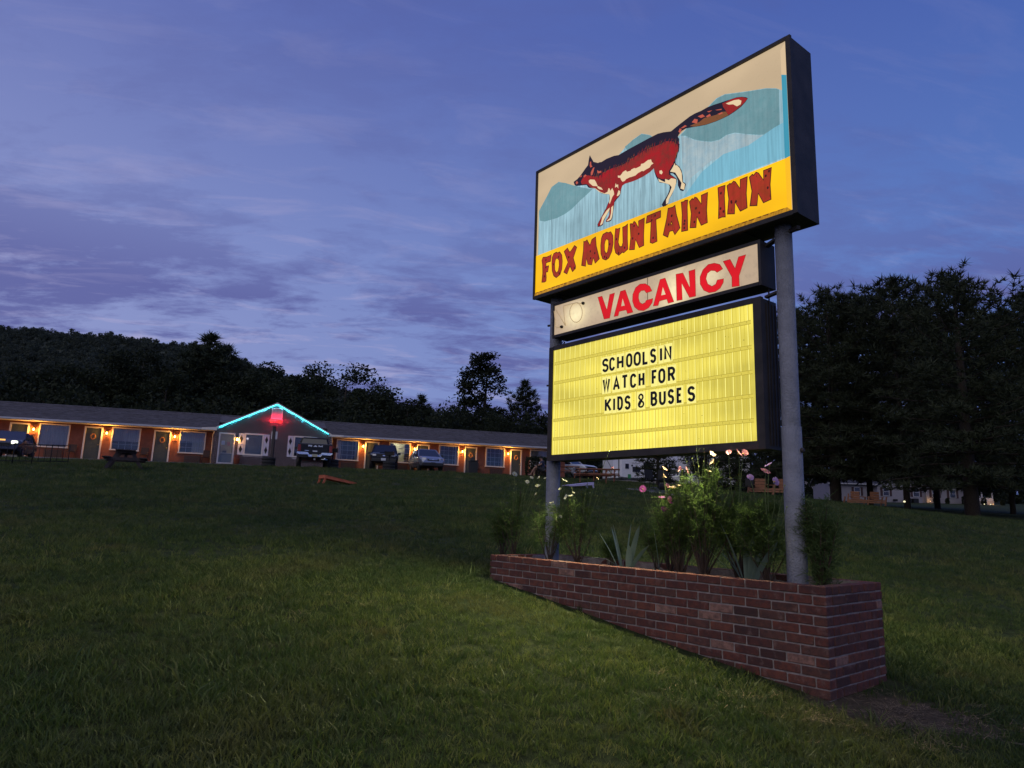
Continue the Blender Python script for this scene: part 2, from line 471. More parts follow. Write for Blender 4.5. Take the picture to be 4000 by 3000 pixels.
BARK = M('bark', (.055, .042, .032), .95, var=.4, vs=8, bump=.9, bs=14, stretch=(3, 3, .6))
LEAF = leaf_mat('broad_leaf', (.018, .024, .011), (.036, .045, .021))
LEAF_HAZE = leaf_mat('ridge_leaf_hazed', (.045, .058, .044), (.075, .090, .066))  # paler than the near leaves: distance haze mixed into the colour
NEEDLE = leaf_mat('pine_needle', (.024, .033, .017), (.050, .060, .032), trans=.2)

def rv3(r, s=1.):
    z = r.uniform(-1, 1); a = r.uniform(0, 2 * math.pi); q = math.sqrt(1 - z * z)
    return Vector((q * math.cos(a), q * math.sin(a), z)) * s
def leaf_quads(b, c, n_, rad, size, r, flat=.8, mi=0):
    vs = []; fs = []
    for _ in range(n_):
        d = rv3(r); p = Vector(c) + Vector((d.x * rad, d.y * rad, d.z * rad * flat)) * (r.random() ** .45)
        u = rv3(r); v = rv3(r); v = (v - u * v.dot(u)); 
        if v.length < .05: continue
        v.normalize(); s = size * r.uniform(.55, 1.3); k = len(vs)
        vs += [p - u * s * .55, p - v * s * .3 + u * .1 * s, p + u * s * .6, p + v * s * .3 + u * .1 * s]
        fs.append((k, k + 1, k + 2, k + 3))
    b.add(vs, fs, mi, False)
def tree_broad(name, r, h, w, clumps, leaves, lsize, spire=.0, trunk_r=.22, gap=0.):
    """returns (trunk mesh builder, crown mesh builder): limbs end in leaf clumps"""
    tb, cb = MB(), MB()
    tb.sm = True
    lean = Vector((r.uniform(-.04, .04) * h, r.uniform(-.04, .04) * h, 0))
    top = Vector((0, 0, h * .93)) + lean
    pts = [Vector((0, 0, -.3)), Vector((0, 0, h * .25)) + lean * .2, Vector((0, 0, h * .6)) + lean * .6, top]
    tb.tube(pts, [trunk_r * 1.25, trunk_r, trunk_r * .55, trunk_r * .08], 7)
    for i in range(clumps):
        q = (i + r.random()) / clumps; z = h * (.16 + .82 * q)
        prof = (1 - spire) * math.sin(math.pi * min(1, .18 + .80 * (1 - q) ** .9)) + spire * (1.05 - q)
        rr = w * max(.12, prof) * r.uniform(.45, 1.05)
        a = r.uniform(0, 2 * math.pi)
        end = Vector((math.cos(a) * rr, math.sin(a) * rr, z))
        z0 = max(h * .12, z - rr * r.uniform(.35, .8)); st_ = Vector((0, 0, z0)) + lean * (z0 / h)
        tb.tube([st_, (st_ + end) / 2 + Vector((0, 0, rr * .1)), end], [trunk_r * .32 * (1.1 - q), trunk_r * .2 * (1.1 - q), .02], 4)
        cr = w * r.uniform(.2, .34) * (1 - gap)
        leaf_quads(cb, end, leaves, cr, lsize, r, .75)
    return tb, cb
def tree_pine(name, r, h, w, whorls, flat_top=.55, tuft=.5, trunk_r=.36, clear=.12, dens=1.):
    """white-pine habit: long level lower limbs, upswept upper ones, starry needle tufts"""
    tb, cb = MB(), MB()
    tb.tube([(0, 0, -.4), (0, 0, h * .3), (r.uniform(-.2, .2), r.uniform(-.2, .2), h * .7), (0, 0, h * .96)], [trunk_r * 1.2, trunk_r * .95, trunk_r * .5, .04], 10)
    vs = []; fs = []
    def star(p, d, s):
        for _ in range(13):
            q = (d * .75 + rv3(r)).normalized(); u = q.cross(rv3(r)); 
            if u.length < .05: continue
            u.normalize(); k = len(vs); wd = s * .075
            vs.extend([p - u * wd, p + u * wd, p + q * s * r.uniform(.7, 1.15)]); fs.append((k, k + 1, k + 2))
    for i in range(whorls):
        q = (i + .5) / whorls; z = h * (clear + (.97 - clear) * q)
        reach = w * (1 - flat_top * q) * min(1, 3.2 * (1.03 - q)) * min(1, .75 + q)
        nb = r.choice((4, 5, 6)); a0 = r.uniform(0, 6.28)
        for k in range(nb):
            a = a0 + k * 6.283 / nb + r.uniform(-.3, .3); L = reach * r.uniform(.62, 1.08)
            rise = (-.12 + 1.05 * q ** 1.4) * L * r.uniform(.7, 1.2)
            d = Vector((math.cos(a), math.sin(a), 0)); st_ = Vector((0, 0, z)); end = st_ + d * L + Vector((0, 0, rise))
            mid = st_ + d * L * .55 + Vector((0, 0, rise * .35))
            tb.tube([st_, mid, end], [trunk_r * .2 * (1.1 - q) + .02, trunk_r * .12 * (1.1 - q) + .015, .012], 4)
            nt_ = max(3, int(L * 5.2 * dens))
            for j in range(nt_):
                f = .22 + .78 * (j + r.random()) / nt_
                base = st_.lerp(mid, f / .55) if f < .55 else mid.lerp(end, (f - .55) / .45)
                side = Vector((-d.y, d.x, 0)) * r.uniform(-1, 1) * L * .30 * (1.15 - f * .6)
                p = base + side + Vector((0, 0, r.uniform(-.25, .45) * tuft + .12 * abs(side.length)))
                star(p, (d * .5 + Vector((0, 0, .9))).normalized(), tuft * r.uniform(.75, 1.2))
    for k in range(int(10 * dens)): star(Vector((r.uniform(-.3, .3), r.uniform(-.3, .3), h * r.uniform(.93, 1.0))), Vector((0, 0, 1)), tuft)
    cb.add(vs, fs, 0, False)
    return tb, cb

# forest that clothes the mountain: far too many crowns to count
rf = random.Random(3)
clumps = []
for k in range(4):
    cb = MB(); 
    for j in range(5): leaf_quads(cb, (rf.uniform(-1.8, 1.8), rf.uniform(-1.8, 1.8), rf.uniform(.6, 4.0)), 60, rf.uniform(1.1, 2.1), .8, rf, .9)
    clumps.append(loose(cb, 'far_crown', LEAF_HAZE))
pts = []; sz = []
for _ in range(17000):
    x = rf.uniform(-640, 170); tt = rf.random() ** .8 * .86
    p = mtn(x, tt); pts.append((p[0], p[1], p[2] - .5)); sz.append(rf.uniform(.5, 1.05) * (1 + .5 * (rf.random() < .05)))
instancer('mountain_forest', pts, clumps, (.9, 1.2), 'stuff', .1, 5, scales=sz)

# ================================================================ THE MOTEL
motel = thing('motel_building', 'long single-storey motel with a brick gabled office outlined in cyan light', 'building', (P0.x, P0.y, 4.15), MA)
ZB = 4.15
def Zr(z): return z - ZB
WALL = M('painted_wall', (.22, .075, .045), .85, var=.22, vs=3, bump=.35, bs=30)
TRIM = M('white_trim', (.72, .66, .60), .6, var=.08, vs=6)
FASC = M('gutter_white', (.50, .49, .52), .5, var=.1)
SHING = M('roof_shingle', (.105, .095, .105), .95, var=.45, vs=5, bump=.6, bs=26, stretch=(.5, 1, 1))
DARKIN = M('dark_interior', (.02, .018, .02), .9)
DOORM = M('green_door_paint', (.045, .06, .055), .5, var=.15)
PANE = GLASS('window_glass', (.86, .87, .90), .94)
CURT = M('pale_curtain', (.58, .52, .50), .9, var=.25, vs=2.2, stretch=(5, 5, .4), trans=.2)
OFF_Y = -.92

# --- openings: (kind, u0, u1)
doors = [(-4.27, -3.2), (-.14, .93), (3.95, 5.0), (18.06, 19.1), (21.96, 22.96), (25.77, 26.78), (29.58, 30.56), (-8.4, -7.35)]
wins = [(-2.67, -.95, 0), (1.45, 3.16, 1), (5.53, 7.18, 2), (15.98, 17.62, 3), (19.86, 21.49, 4), (23.70, 25.30, 5), (27.50, 29.10, 6), (31.27, 32.9, 7), (-6.7, -5.05, 0)]
def dz0(u): return .0112 * u
# walls in vertical pieces round the openings
def wall_run(ua, ub):
    b = MB(); op = sorted([(a, c, 0, 2.06) for a, c in doors] + [(a, c, .68, 2.17) for a, c, _ in wins])
    op = [o for o in op if o[0] >= ua and o[1] <= ub]; cur = ua
    H = 2.36
    def slab(a, c, z0, z1):
        za, zc = dz0(a), dz0(c)
        q = [(a, 0, za + z0), (c, 0, zc + z0), (c, 0, zc + z1), (a, 0, za + z1)]; q2 = [(x, .18, z) for x, y, z in q]
        b.add(q + q2, [(0, 1, 2, 3), (7, 6, 5, 4), (0, 4, 5, 1), (3, 2, 6, 7), (0, 3, 7, 4), (1, 5, 6, 2)])
    for a, c, z0, z1 in op:
        slab(cur, a, -.5, H)
        if z0 > 0: slab(a, c, -.5, z0)
        slab(a, c, z1, H); cur = c
    slab(cur, ub, -.5, H)
    b.build('wall', WALL, motel)
wall_run(-14, 7.72); wall_run(15.50, 34.4)
# end and back walls, ceiling of the rooms
b = MB(); b.box((-13.9, 4, .9), (.2, 7.6, 3)); b.box((34.3, 4, 1.2), (.2, 7.6, 3.2)); b.box((10.2, 7.75, 1.1), (48.4, .2, 3.2)); b.build('end_wall', WALL, motel)
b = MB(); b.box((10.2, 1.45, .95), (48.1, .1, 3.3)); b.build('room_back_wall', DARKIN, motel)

# --- roof: front slope, back slope, soffit, fascia with gutter
def slope_quad(b, u0, u1, y0, z0, y1, z1, th=.06, s=.0112):
    q = [(u0, y0, z0 + s * u0), (u1, y0, z0 + s * u1), (u1, y1, z1 + s * u1), (u0, y1, z1 + s * u0)]
    b.add(q + [(x, y, z - th) for x, y, z in q], [(0, 1, 2, 3), (7, 6, 5, 4), (0, 4, 5, 1), (1, 5, 6, 2), (2, 6, 7, 3), (3, 7, 4, 0)])
EV, RG = 2.40, 3.80
b = MB(); slope_quad(b, -14.5, 7.9, -.98, EV, 3.4, RG); slope_quad(b, 15.3, 34.9, -.98, EV, 3.4, RG)
slope_quad(b, 7.9, 15.3, 1.2, EV + (RG - EV) * 2.18 / 4.38, 3.4, RG)
slope_quad(b, -14.5, 34.9, 8.2, EV - .1, 3.4, RG, .05); b.build('roof', SHING, motel)
# shingle courses standing a little proud along the front slope (joined, too fine to pick apart)
b = MB()
for k in range(1, 28):
    f = k / 28; y = -.98 + 4.38 * f; z = EV + (RG - EV) * f
    for ua, ub in ((-14.5, 7.9), (15.3, 34.9)):
        u = ua
        while u < ub:
            L = min(rng.uniform(.8, 1.0), ub - u); o_ = rng.uniform(.004, .016)
            b.add([(u, y, z + .0112 * u + .001), (u + L - .012, y, z + .0112 * (u + L) + .001), (u + L - .012, y, z + .0112 * (u + L) + .012 + o_), (u, y, z + .0112 * u + .012 + o_), (u, y + .15, z + .0112 * u + .05), (u + L - .012, y + .15, z + .0112 * (u + L) + .05)], [(0, 1, 2, 3), (3, 2, 5, 4)])
            u += L
b.build('shingle', SHING, motel, kind='stuff')
b = MB(); slope_quad(b, -14.5, 34.9, 3.30, RG + .03, 3.4, RG + .07, .05); slope_quad(b, -14.5, 34.9, 3.5, RG + .03, 3.4, RG + .07, .05); b.build('ridge_cap', SHING, motel)
for ua, ub in ((-14.5, 7.86), (15.34, 34.9)):
    b = MB(); slope_quad(b, ua, ub, -.97, 2.30, .02, 2.30, .03); b.build('soffit', TRIM, motel)
    b = MB(); slope_quad(b, ua, ub, -1.0, 2.385, -.985, 2.385, .14); slope_quad(b, ua, ub, -1.10, 2.30, -1.002, 2.30, .015); slope_quad(b, ua, ub, -1.115, 2.378, -1.102, 2.378, .11); b.build('gutter', FASC, motel)
b = MB()
for u, s_ in ((7.62, 1), (15.62, -1)):
    z = dz0(u); b.tube([(u + s_ * .12, -1.06, z + 2.30), (u + s_ * .1, -.9, z + 2.22), (u, -.35, z + 1.98), (u, -.12, z + 1.75), (u, -.12, z + .1), (u, -.3, z + .04)], .04, 6)
    b.build('downspout', TRIM, motel); b = MB()

# --- doors with frames, panels and handles
def door(u0, u1):
    z = dz0((u0 + u1) / 2); w = u1 - u0; fw = .09
    b = MB()
    for x in (u0 + fw / 2, u1 - fw / 2): b.box((x, -.03, z + 1.06), (fw, .1, 2.12))
    b.box(((u0 + u1) / 2, -.032, z + 2.1), (w, .1, fw)); b.build('door_frame', TRIM, motel)
    b = MB(); b.box((w / 2 - fw, 0, 1.02), (w - 2 * fw, .04, 2.04))
    for cx in (.28, .72):
        for z0, z1 in ((.18, .85), (1.0, 1.55), (1.66, 1.95)): b.box(((w - 2 * fw) * cx + 0, -.026, (z0 + z1) / 2), (w * .28, .014, z1 - z0))
    d = b.build('door', DOORM, motel, loc=(u0 + fw, .03, z))
    b = MB(); b.lathe([(0, -.1), (.03, -.09), (.03, -.05), (.012, -.04), (.012, -.02)], 8, (w - 2 * fw - .09, 0, .98), 'Y'); b.build('door_handle', M('brass', (.5, .36, .14), .35, 1), d)
    return d
for a, c in doors: door(a, c)

# --- windows: frame, glass, muntins, curtains; painted boards between
MUNT = M('muntin_white', (.55, .53, .55), .6)
def window(u0, u1, style):
    um = (u0 + u1) / 2; z = dz0(um); w = u1 - u0; fw = .075; z0, z1 = .66, 2.19
    b = MB()
    for x in (u0 + fw / 2, u1 - fw / 2): b.box((x, -.03, z + (z0 + z1) / 2), (fw, .11, z1 - z0))
    b.box((um, -.032, z + z1 - fw / 2), (w, .112, fw)); b.box((um, -.045, z + z0 + .04), (w + .06, .15, .08))
    f = b.build('window', TRIM, motel)
    b = MB(); b.box((um, .02, z + (z0 + z1) / 2), (w - 2 * fw, .008, z1 - z0 - .1)); b.build('pane', PANE, f)
    gw0, gw1, gz0, gz1 = u0 + fw, u1 - fw, z + z0 + .08, z + z1 - fw
    nx_, nz_ = (4, 4)
    if style == 0: nx_, nz_ = 3, 3
    b = MB()
    for i in range(1, nx_): b.box((gw0 + (gw1 - gw0) * i / nx_, .045, (gz0 + gz1) / 2), (.022, .018, gz1 - gz0))
    for i in range(1, nz_): b.box(((gw0 + gw1) / 2, .047, gz0 + (gz1 - gz0) * i / nz_), (gw1 - gw0, .016, .022))
    b.build('muntin', MUNT, f)
    def curtain(a, c, zb, zt, m=CURT):
        b = MB(); k = max(6, int((c - a) / .035)); vs = []
        for i in range(k + 1):
            x = a + (c - a) * i / k; y = .12 + .025 * math.sin(i * 1.9) + .01 * math.sin(i * 4.1); vs += [(x, y, zb), (x, y, zt)]
        b.add(vs, [(2 * i, 2 * i + 2, 2 * i + 3, 2 * i + 1) for i in range(k)], sm=True); b.build('curtain', m, f)
    if style == 0: curtain(gw0, gw1, gz0, gz1)
    elif style == 1: curtain(gw0, gw1, gz0 + .55, gz1)
    elif style == 2: curtain(gw0, gw1, gz0 + .75, gz1); curtain(gw0 + .75, gw1, gz0, gz0 + .75, M('tan_curtain', (.45, .42, .33), .9, var=.15))
    elif style == 3: curtain(gw0, gw0 + .3, gz0, gz1); curtain(gw1 - .18, gw1, gz0, gz1)
    elif style == 4: curtain(gw0, gw0 + .28, gz0, gz1, M('dark_curtain', (.12, .09, .10), .9)); curtain(gw1 - .38, gw1, gz0, gz1, M('dark_curtain', (.12, .09, .10), .9))
    elif style == 7: curtain(gw0, gw1, gz0, gz1, M('tan_curtain', (.45, .42, .33), .9, var=.15))
    else: curtain(gw0, gw0 + .12, gz0, gz1); curtain(gw1 - .2, gw1, gz0, gz1)
    return f
for a, c, s_ in wins: window(a, c, s_)
# air-conditioner grilles below the windows
for a, c, s_ in wins:
    um = (a + c) / 2 + .1; z = dz0(um)
    b = MB(); b.box((um, -.06, z + .30), (1.0, .14, .46)); g = b.build('air_conditioner', M('brown_metal', (.075, .04, .03), .6, var=.2), motel)
    b = MB()
    for k in range(9): b.box((um, -.14, z + .12 + k * .045), (.92, .02, .014))
    b.build('grille', M('brown_slat', (.12, .065, .045), .5), g)

# the lit room behind the fifth window
um = 20.68; z = dz0(um)
b = MB(); b.box((um, 1.36, z + 1.3), (3.0, .04, 2.5)); b.box((um - 1.5, .78, z + 1.3), (.04, 1.15, 2.5)); b.box((um + 1.5, .78, z + 1.3), (.04, 1.15, 2.5)); b.box((um, .78, z + 2.52), (3.0, 1.15, .04))
b.build('room_lining', M('cream_paint', (.62, .60, .42), .8), motel)
b = MB(); b.lathe([(0, .0), (.16, .0), (.2, .05), (.2, .08), (0, .08)], 14, (um - .25, .8, z + 2.4)); lampm = b.build('ceiling_lamp', GLOW('room_lamp_glow', (1, .93, .70), 9), motel)
def point(name, p, col, e, r=.05):
    l = bpy.data.lights.new(name, 'POINT'); l.energy = e; l.color = col; l.shadow_soft_size = r
    o = bpy.data.objects.new(name, l); COL.objects.link(o); o.location = p; return o
p = mw(um - .25, .7); point('room_lamp_light', (p.x, p.y, 4.15 + z + 2.2), (1, .95, .66), 26, .15)

# wall lanterns, one beside each door
LG = GLOW('lantern_glow', (1.0, .50, .10), 26)
LM = M('lantern_metal', (.03, .022, .018), .5, .6)
lamp_u = [-2.94, 1.17, 5.24, 17.91, 21.78, 25.57, 29.36, -7.05]
first = None
for u in lamp_u:
    z = dz0(u) + 1.73
    if first is None:
        b = MB(); b.box((0, -.012, 0), (.1, .02, .2)); b.box((0, -.07, .02), (.02, .12, .02)); b.lathe([(.0, .26), (.02, .20), (.085, .135), (.09, .12), (.0, .12)], 8, (0, -.13, 0))
        for k in range(4):
            a = k * math.pi / 2 + .785; b.bar((.07 * math.cos(a), -.13 + .07 * math.sin(a), .12), (.05 * math.cos(a), -.13 + .05 * math.sin(a), -.07), .008)
        b.lathe([(0, -.10), (.05, -.08), (.055, -.065), (0, -.065)], 8, (0, -.13, 0))
        first = b.build('wall_lantern', LM, motel, loc=(u, 0, z))
        b = MB(); b.lathe([(0, -.05), (.035, -.03), (.05, .04), (.03, .1), (0, .11)], 10, (0, -.13, 0)); gl = b.build('bulb', LG, first)
    else:
        o = share(first, motel, (u, 0, z)); share(gl, o)
    p = mw(u, -.215); point('lantern_light', (p.x, p.y, 4.15 + z + .03), (1.0, .42, .07), 64, .03); p = mw(u, -.068); point('lantern_light', (p.x, p.y, 4.15 + z - .02), (1.0, .42, .07), 20, .01)

# --- the brick office front: mortar sheet, bricks set proud, gable
OU0, OU1 = 7.72, 15.52
def gable_z(u):
    if u <= 11.6: f = (u - 7.92) / (11.6 - 7.92); return 2.61 + f * 1.84
    f = (u - 11.6) / (15.32 - 11.6); return 4.45 - f * 1.78
MORT = M('office_mortar', (.55, .50, .52), .95, var=.25, vs=9)
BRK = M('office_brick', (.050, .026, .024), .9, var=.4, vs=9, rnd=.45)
openings = [(8.03, 9.07, -.1, 2.12), (9.66, 10.91, .68, 2.16), (12.9, 14.12, .68, 2.16)]
b = MB(); z8 = dz0(11.6)
poly = [(OU0, -.4), (8.03, -.4), (8.03, 2.12 + dz0(8.5)), (9.07, 2.12 + dz0(8.5)), (9.07, -.4), (OU1, -.4), (OU1, 2.55), (15.32, 2.67), (11.6, 4.45), (7.92, 2.61), (OU0, 2.5)]
def cut_sheet(b, y0, y1):
    # strips between openings
    xs_ = sorted({OU0, OU1, 11.6, 7.92, 15.32} | {o[0] for o in openings} | {o[1] for o in openings})
    for a, c in zip(xs_, xs_[1:]):
        zt = lambda u: gable_z(min(max(u, 7.92), 15.32)) if 7.92 <= u <= 15.32 else 2.55
        op = [o for o in openings if o[0] <= a + 1e-6 and o[1] >= c - 1e-6]
        segs = [(-.4, None)]
        if op: o = op[0]; segs = ([(-.4, o[2])] if o[2] > 0 else []) + [(o[3], None)]
        for s0, s1 in segs:
            top = (zt(a), zt(c)) if s1 is None else (s1 + .1, s1 + .1)
            z0_ = s0 + (.1 if s0 > 0 else 0)
            b.prism([(a, z0_), (c, z0_), (c, top[1]), (a, top[0])], y0, y1)
cut_sheet(b, OFF_Y, OFF_Y + .2); b.build('gable_wall', MORT, motel)
b = MB(); b.box((OU0 + .1, -.36, 1.0), (.2, .72, 2.8)); b.build('side_wall', M('office_brick', (1, 1, 1)), motel); b = MB(); b.box((OU1 - .1, -.36, 1.0), (.2, .72, 2.8)); b.build('side_wall', MATS['office_brick'], motel)
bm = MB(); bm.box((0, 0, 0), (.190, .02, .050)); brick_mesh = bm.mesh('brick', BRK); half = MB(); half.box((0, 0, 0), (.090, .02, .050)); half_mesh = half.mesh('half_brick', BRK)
stuffb = MB(); cnt = 0
skip = [(8.02, 9.08, -1, 2.24), (9.64, 10.93, .7, 2.3), (12.88, 14.14, .7, 2.3)]
row = 0; zr = -.02
br_rng = random.Random(5); cand = []
while zr < 4.4:
    u = OU0 - (.1 if row % 2 else 0) + .1
    while u < OU1:
        c0, c1 = max(u - .095, OU0 + .004), min(u + .095, OU1 - .004); ok = c1 - c0 > .03
        top = min(gable_z(min(max(c0, 7.92), 15.32)), gable_z(min(max(c1, 7.92), 15.32))) if c0 > 7.9 and c1 < 15.34 else 2.52
        if zr + .03 > top - .04: ok = False
        for s_ in skip:
            if s_[2] < zr < s_[3]:
                if c0 >= s_[0] and c1 <= s_[1]: ok = False
                elif c0 < s_[0] < c1: c1 = s_[0] - .004
                elif c0 < s_[1] < c1: c0 = s_[1] + .004
        if c1 - c0 < .03: ok = False
        if ok and c1 - c0 > .185: cand.append((u, zr))
        elif ok: stuffb.box(((c0 + c1) / 2, OFF_Y - .006, zr), (c1 - c0, .02, .050))
        u += .206
    zr += .0677; row += 1
# the 300 nearest the lamps and the neon are single bricks, the rest one joined field
cand.sort(key=lambda q: (q[0] - 11.6) ** 2 * .5 + (q[1] - 3.2) ** 2)
for k, (u, z) in enumerate(cand):
    y = OFF_Y - .006 + br_rng.uniform(-.003, .002)
    if k < 290:
        o = bpy.data.objects.new('brick', brick_mesh); COL.objects.link(o); o.parent = motel; o.location = (u, y, z)
    else: stuffb.box((u, y, z), (.190, .02, .050))
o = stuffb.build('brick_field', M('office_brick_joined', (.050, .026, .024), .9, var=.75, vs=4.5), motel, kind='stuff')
# gable roof behind the front, white rake boards, cyan tubes
b = MB()
for (ua, za), (ub, zb) in (((7.60, 2.50), (11.6, 4.58)), ((15.66, 2.50), (11.6, 4.58))):
    q = [(ua, -1.12, za), (ub, -1.12, zb), (ub, 3.6, zb), (ua, 3.6, za)]
    b.add(q + [(x, y, z - .07) for x, y, z in q], [(0, 1, 2, 3), (7, 6, 5, 4), (0, 4, 5, 1), (1, 5, 6, 2), (2, 6, 7, 3), (3, 7, 4, 0)])
b.build('gable_roof', SHING, motel)
for (ua, za), (ub, zb) in (((7.80, 2.50), (11.6, 4.47)), ((15.46, 2.50), (11.6, 4.47))):
    b = MB(); b.prism([(ua, za), (ub, zb), (ub, zb + .09), (ua, za + .09)], -1.16, -1.122); b.build('rake_board', TRIM, motel)
CY = GLOW('cyan_tube', (.06, .80, 1.0), 5.0)
for (ua, za), (ub, zb) in (((7.98, 2.575), (11.58, 4.42)), ((15.24, 2.60), (11.62, 4.42))):
    b = MB(); b.tube([(ua, -1.10, za), (ub, -1.10, zb)], .028, 8); b.build('neon_tube', CY, motel)
# eave returns at the office corners
for u0_, u1_ in ((6.9, 7.86), (15.36, 16.3)):
    b = MB(); s0 = 2.32
    a_, c_ = (u0_, u1_) if u0_ < 10 else (u1_, u0_)
    b.prism([(a_, 2.25 + dz0(a_)), (c_, 2.25 + dz0(c_)), (c_, 2.56), (a_, 2.39 + dz0(a_))], -1.19, -1.13); b.build('eave_return', TRIM, motel)
# louvred vent
b = MB()
for x in (11.30, 11.98): b.box((x, OFF_Y - .04, 3.80), (.06, .08, .78))
b.box((11.64, OFF_Y - .04, 4.16), (.74, .08, .06)); b.box((11.64, OFF_Y - .04, 3.43), (.74, .08, .06))
v = b.build('vent', M('vent_paint', (.62, .52, .54), .6), motel)
b = MB(); b.box((11.64, OFF_Y - .015, 3.8), (.62, .01, .68)); b.build('vent_backing', DARKIN, v)
for k in range(13):
    b = MB(); b.box((11.64, OFF_Y - .04, 3.49 + k * .052), (.62, .05, .012), rx=R(-35)); b.build('slat', MATS['vent_paint'], v)
# stroke alphabet -----------------------------------------------------------
def ell(cx, cy, rx, ry, a0, a1, n_=9):
    return [(cx + rx * math.cos(R(a0 + (a1 - a0) * i / (n_ - 1))), cy + ry * math.sin(R(a0 + (a1 - a0) * i / (n_ - 1)))) for i in range(n_)]
FONT = {
 'A': [[(0, 0), (.5, 1), (1, 0)], [(.2, .32), (.8, .32)]],
 'B': [[(0, 0), (0, 1), (.55, 1)] + ell(.55, .76, .4, .24, 80, -90, 7) + [(0, .52)], [(.5, .52)] + ell(.55, .26, .45, .26, 85, -90, 7) + [(0, 0)]],
 'C': [ell(.5, .70, .5, .30, 15, 180, 8) + ell(.5, .30, .5, .30, 180, 345, 8)],
 'D': [[(0, 0), (0, 1), (.4, 1)] + ell(.4, .62, .6, .38, 85, 0, 6) + ell(.4, .38, .6, .38, 0, -90, 6) + [(0, 0)]],
 'E': [[(1, 1), (0, 1), (0, 0), (1, 0)], [(0, .52), (.8, .52)]],
 'F': [[(1, 1), (0, 1), (0, 0)], [(0, .50), (.8, .50)]],
 'H': [[(0, 0), (0, 1)], [(1, 0), (1, 1)], [(0, .5), (1, .5)]],
 'I': [[(.5, 0), (.5, 1)]],
 'K': [[(0, 0), (0, 1)], [(1, 1), (0, .38)], [(.3, .58), (1, 0)]],
 'L': [[(0, 1), (0, 0), (1, 0)]],
 'M': [[(0, 0), (0, 1), (.5, .3), (1, 1), (1, 0)]],
 'N': [[(0, 0), (0, 1), (1, 0), (1, 1)]],
 'O': [ell(.5, .70, .5, .30, 0, 180, 9) + ell(.5, .30, .5, .30, 180, 360, 9) + [(1, .70)]],
 'P': [[(0, 0), (0, 1), (.5, 1)] + ell(.5, .74, .5, .26, 80, -90, 7) + [(0, .48)]],
 'R': [[(0, 0), (0, 1), (.5, 1)] + ell(.5, .75, .5, .25, 80, -90, 7) + [(0, .50)], [(.5, .5), (1, 0)]],
 'S': [ell(.5, .75, .5, .25, 15, 250, 10) + ell(.5, .25, .5, .26, 80, -165, 10)],
 'T': [[(0, 1), (1, 1)], [(.5, 1), (.5, 0)]],
 'U': [[(0, 1), (0, .3)] + ell(.5, .28, .5, .28, 185, 355, 8) + [(1, 1)]],
 'W': [[(0, 1), (.24, 0), (.5, .95), (.76, 0), (1, 1)]],
 '&': [[(.10, .05), (.85, .72)] + ell(.5, .77, .36, .22, 0, 190, 8) + [(.5, .52), (.9, .34)] + ell(.52, .22, .45, .22, 20, -190, 9) + [(.35, .5)]],
 '1': [[(.2, .8), (.5, 1), (.5, 0)]],
}
def ribbon(b, pts, wd, y0, y1, mi=None):
    P = [Vector((x, z)) for x, z in pts]; q = []
    for i, p in enumerate(P):
        d0 = (P[i] - P[i - 1]).normalized() if i > 0 and (P[i] - P[i - 1]).length > 1e-6 else None
        d1_ = (P[i + 1] - P[i]).normalized() if i < len(P) - 1 and (P[i + 1] - P[i]).length > 1e-6 else None
        if d0 is None and d1_ is None: continue
        d0 = d0 or d1_; d1_ = d1_ or d0
        t_ = (d0 + d1_)
        t_ = t_.normalized() if t_.length > .05 else d0
        nn = Vector((-t_.y, t_.x)); k = 1 / max(.5, nn.dot(Vector((-d0.y, d0.x))))
        q.append((p + nn * wd / 2 * k, p - nn * wd / 2 * k))
    vs = []
    for a, c in q: vs += [(a.x, y0, a.y), (c.x, y0, c.y), (a.x, y1, a.y), (c.x, y1, c.y)]
    fs = []
    for i in range(len(q) - 1):
        o = 4 * i; fs += [(o, o + 4, o + 5, o + 1), (o + 2, o + 3, o + 7, o + 6), (o, o + 2, o + 6, o + 4), (o + 1, o + 5, o + 7, o + 3)]
    L = 4 * (len(q) - 1); fs += [(0, 1, 3, 2), (L, L + 2, L + 3, L + 1)]
    b.add(vs, fs, mi, False)
def glyph(b, ch, x0, z0, w, h, wd, y0, y1, mi=None):
    s = wd / 2
    for k, st_ in enumerate(FONT[ch]):
        pts = [(x0 + s + px * (w - wd), z0 + s + pz * (h - wd)) for px, pz in st_]
        ribbon(b, pts, wd, y0 - .0004 * k, y1, mi)
# OFFICE in red neon: glass tubes held off the brick
RED = GLOW('red_neon', (1.0, .040, .022), 6)
for k, ch in enumerate('OFFICE'):
    b = MB(); x0 = 11.215 + k * .142
    for st_ in FONT[ch]: b.tube([(x0 + .01 + (.04 if ch == 'I' else 0) + px * .095 * (.3 if ch == 'I' else 1), OFF_Y - .07, 3.17 + pz * .17) for px, pz in st_], .0085, 6)
    b.build('neon_letter', RED, motel)
for u in (11.35, 11.64, 11.93):
    p = mw(u, OFF_Y - .24); point('office_neon_light', (p.x, p.y, 4.15 + 3.30), (1, .02, .06), 20, .01)
for k in range(7):
    f = (k + .5) / 7
    for ua, ub in ((7.98, 11.58), (15.24, 11.62)):
        u = ua + (ub - ua) * f; p = mw(u, -1.03); point('rake_neon_light', (p.x, p.y, 4.15 + 2.52 + f * 1.82), (.05, .75, 1), 2.0, .01)
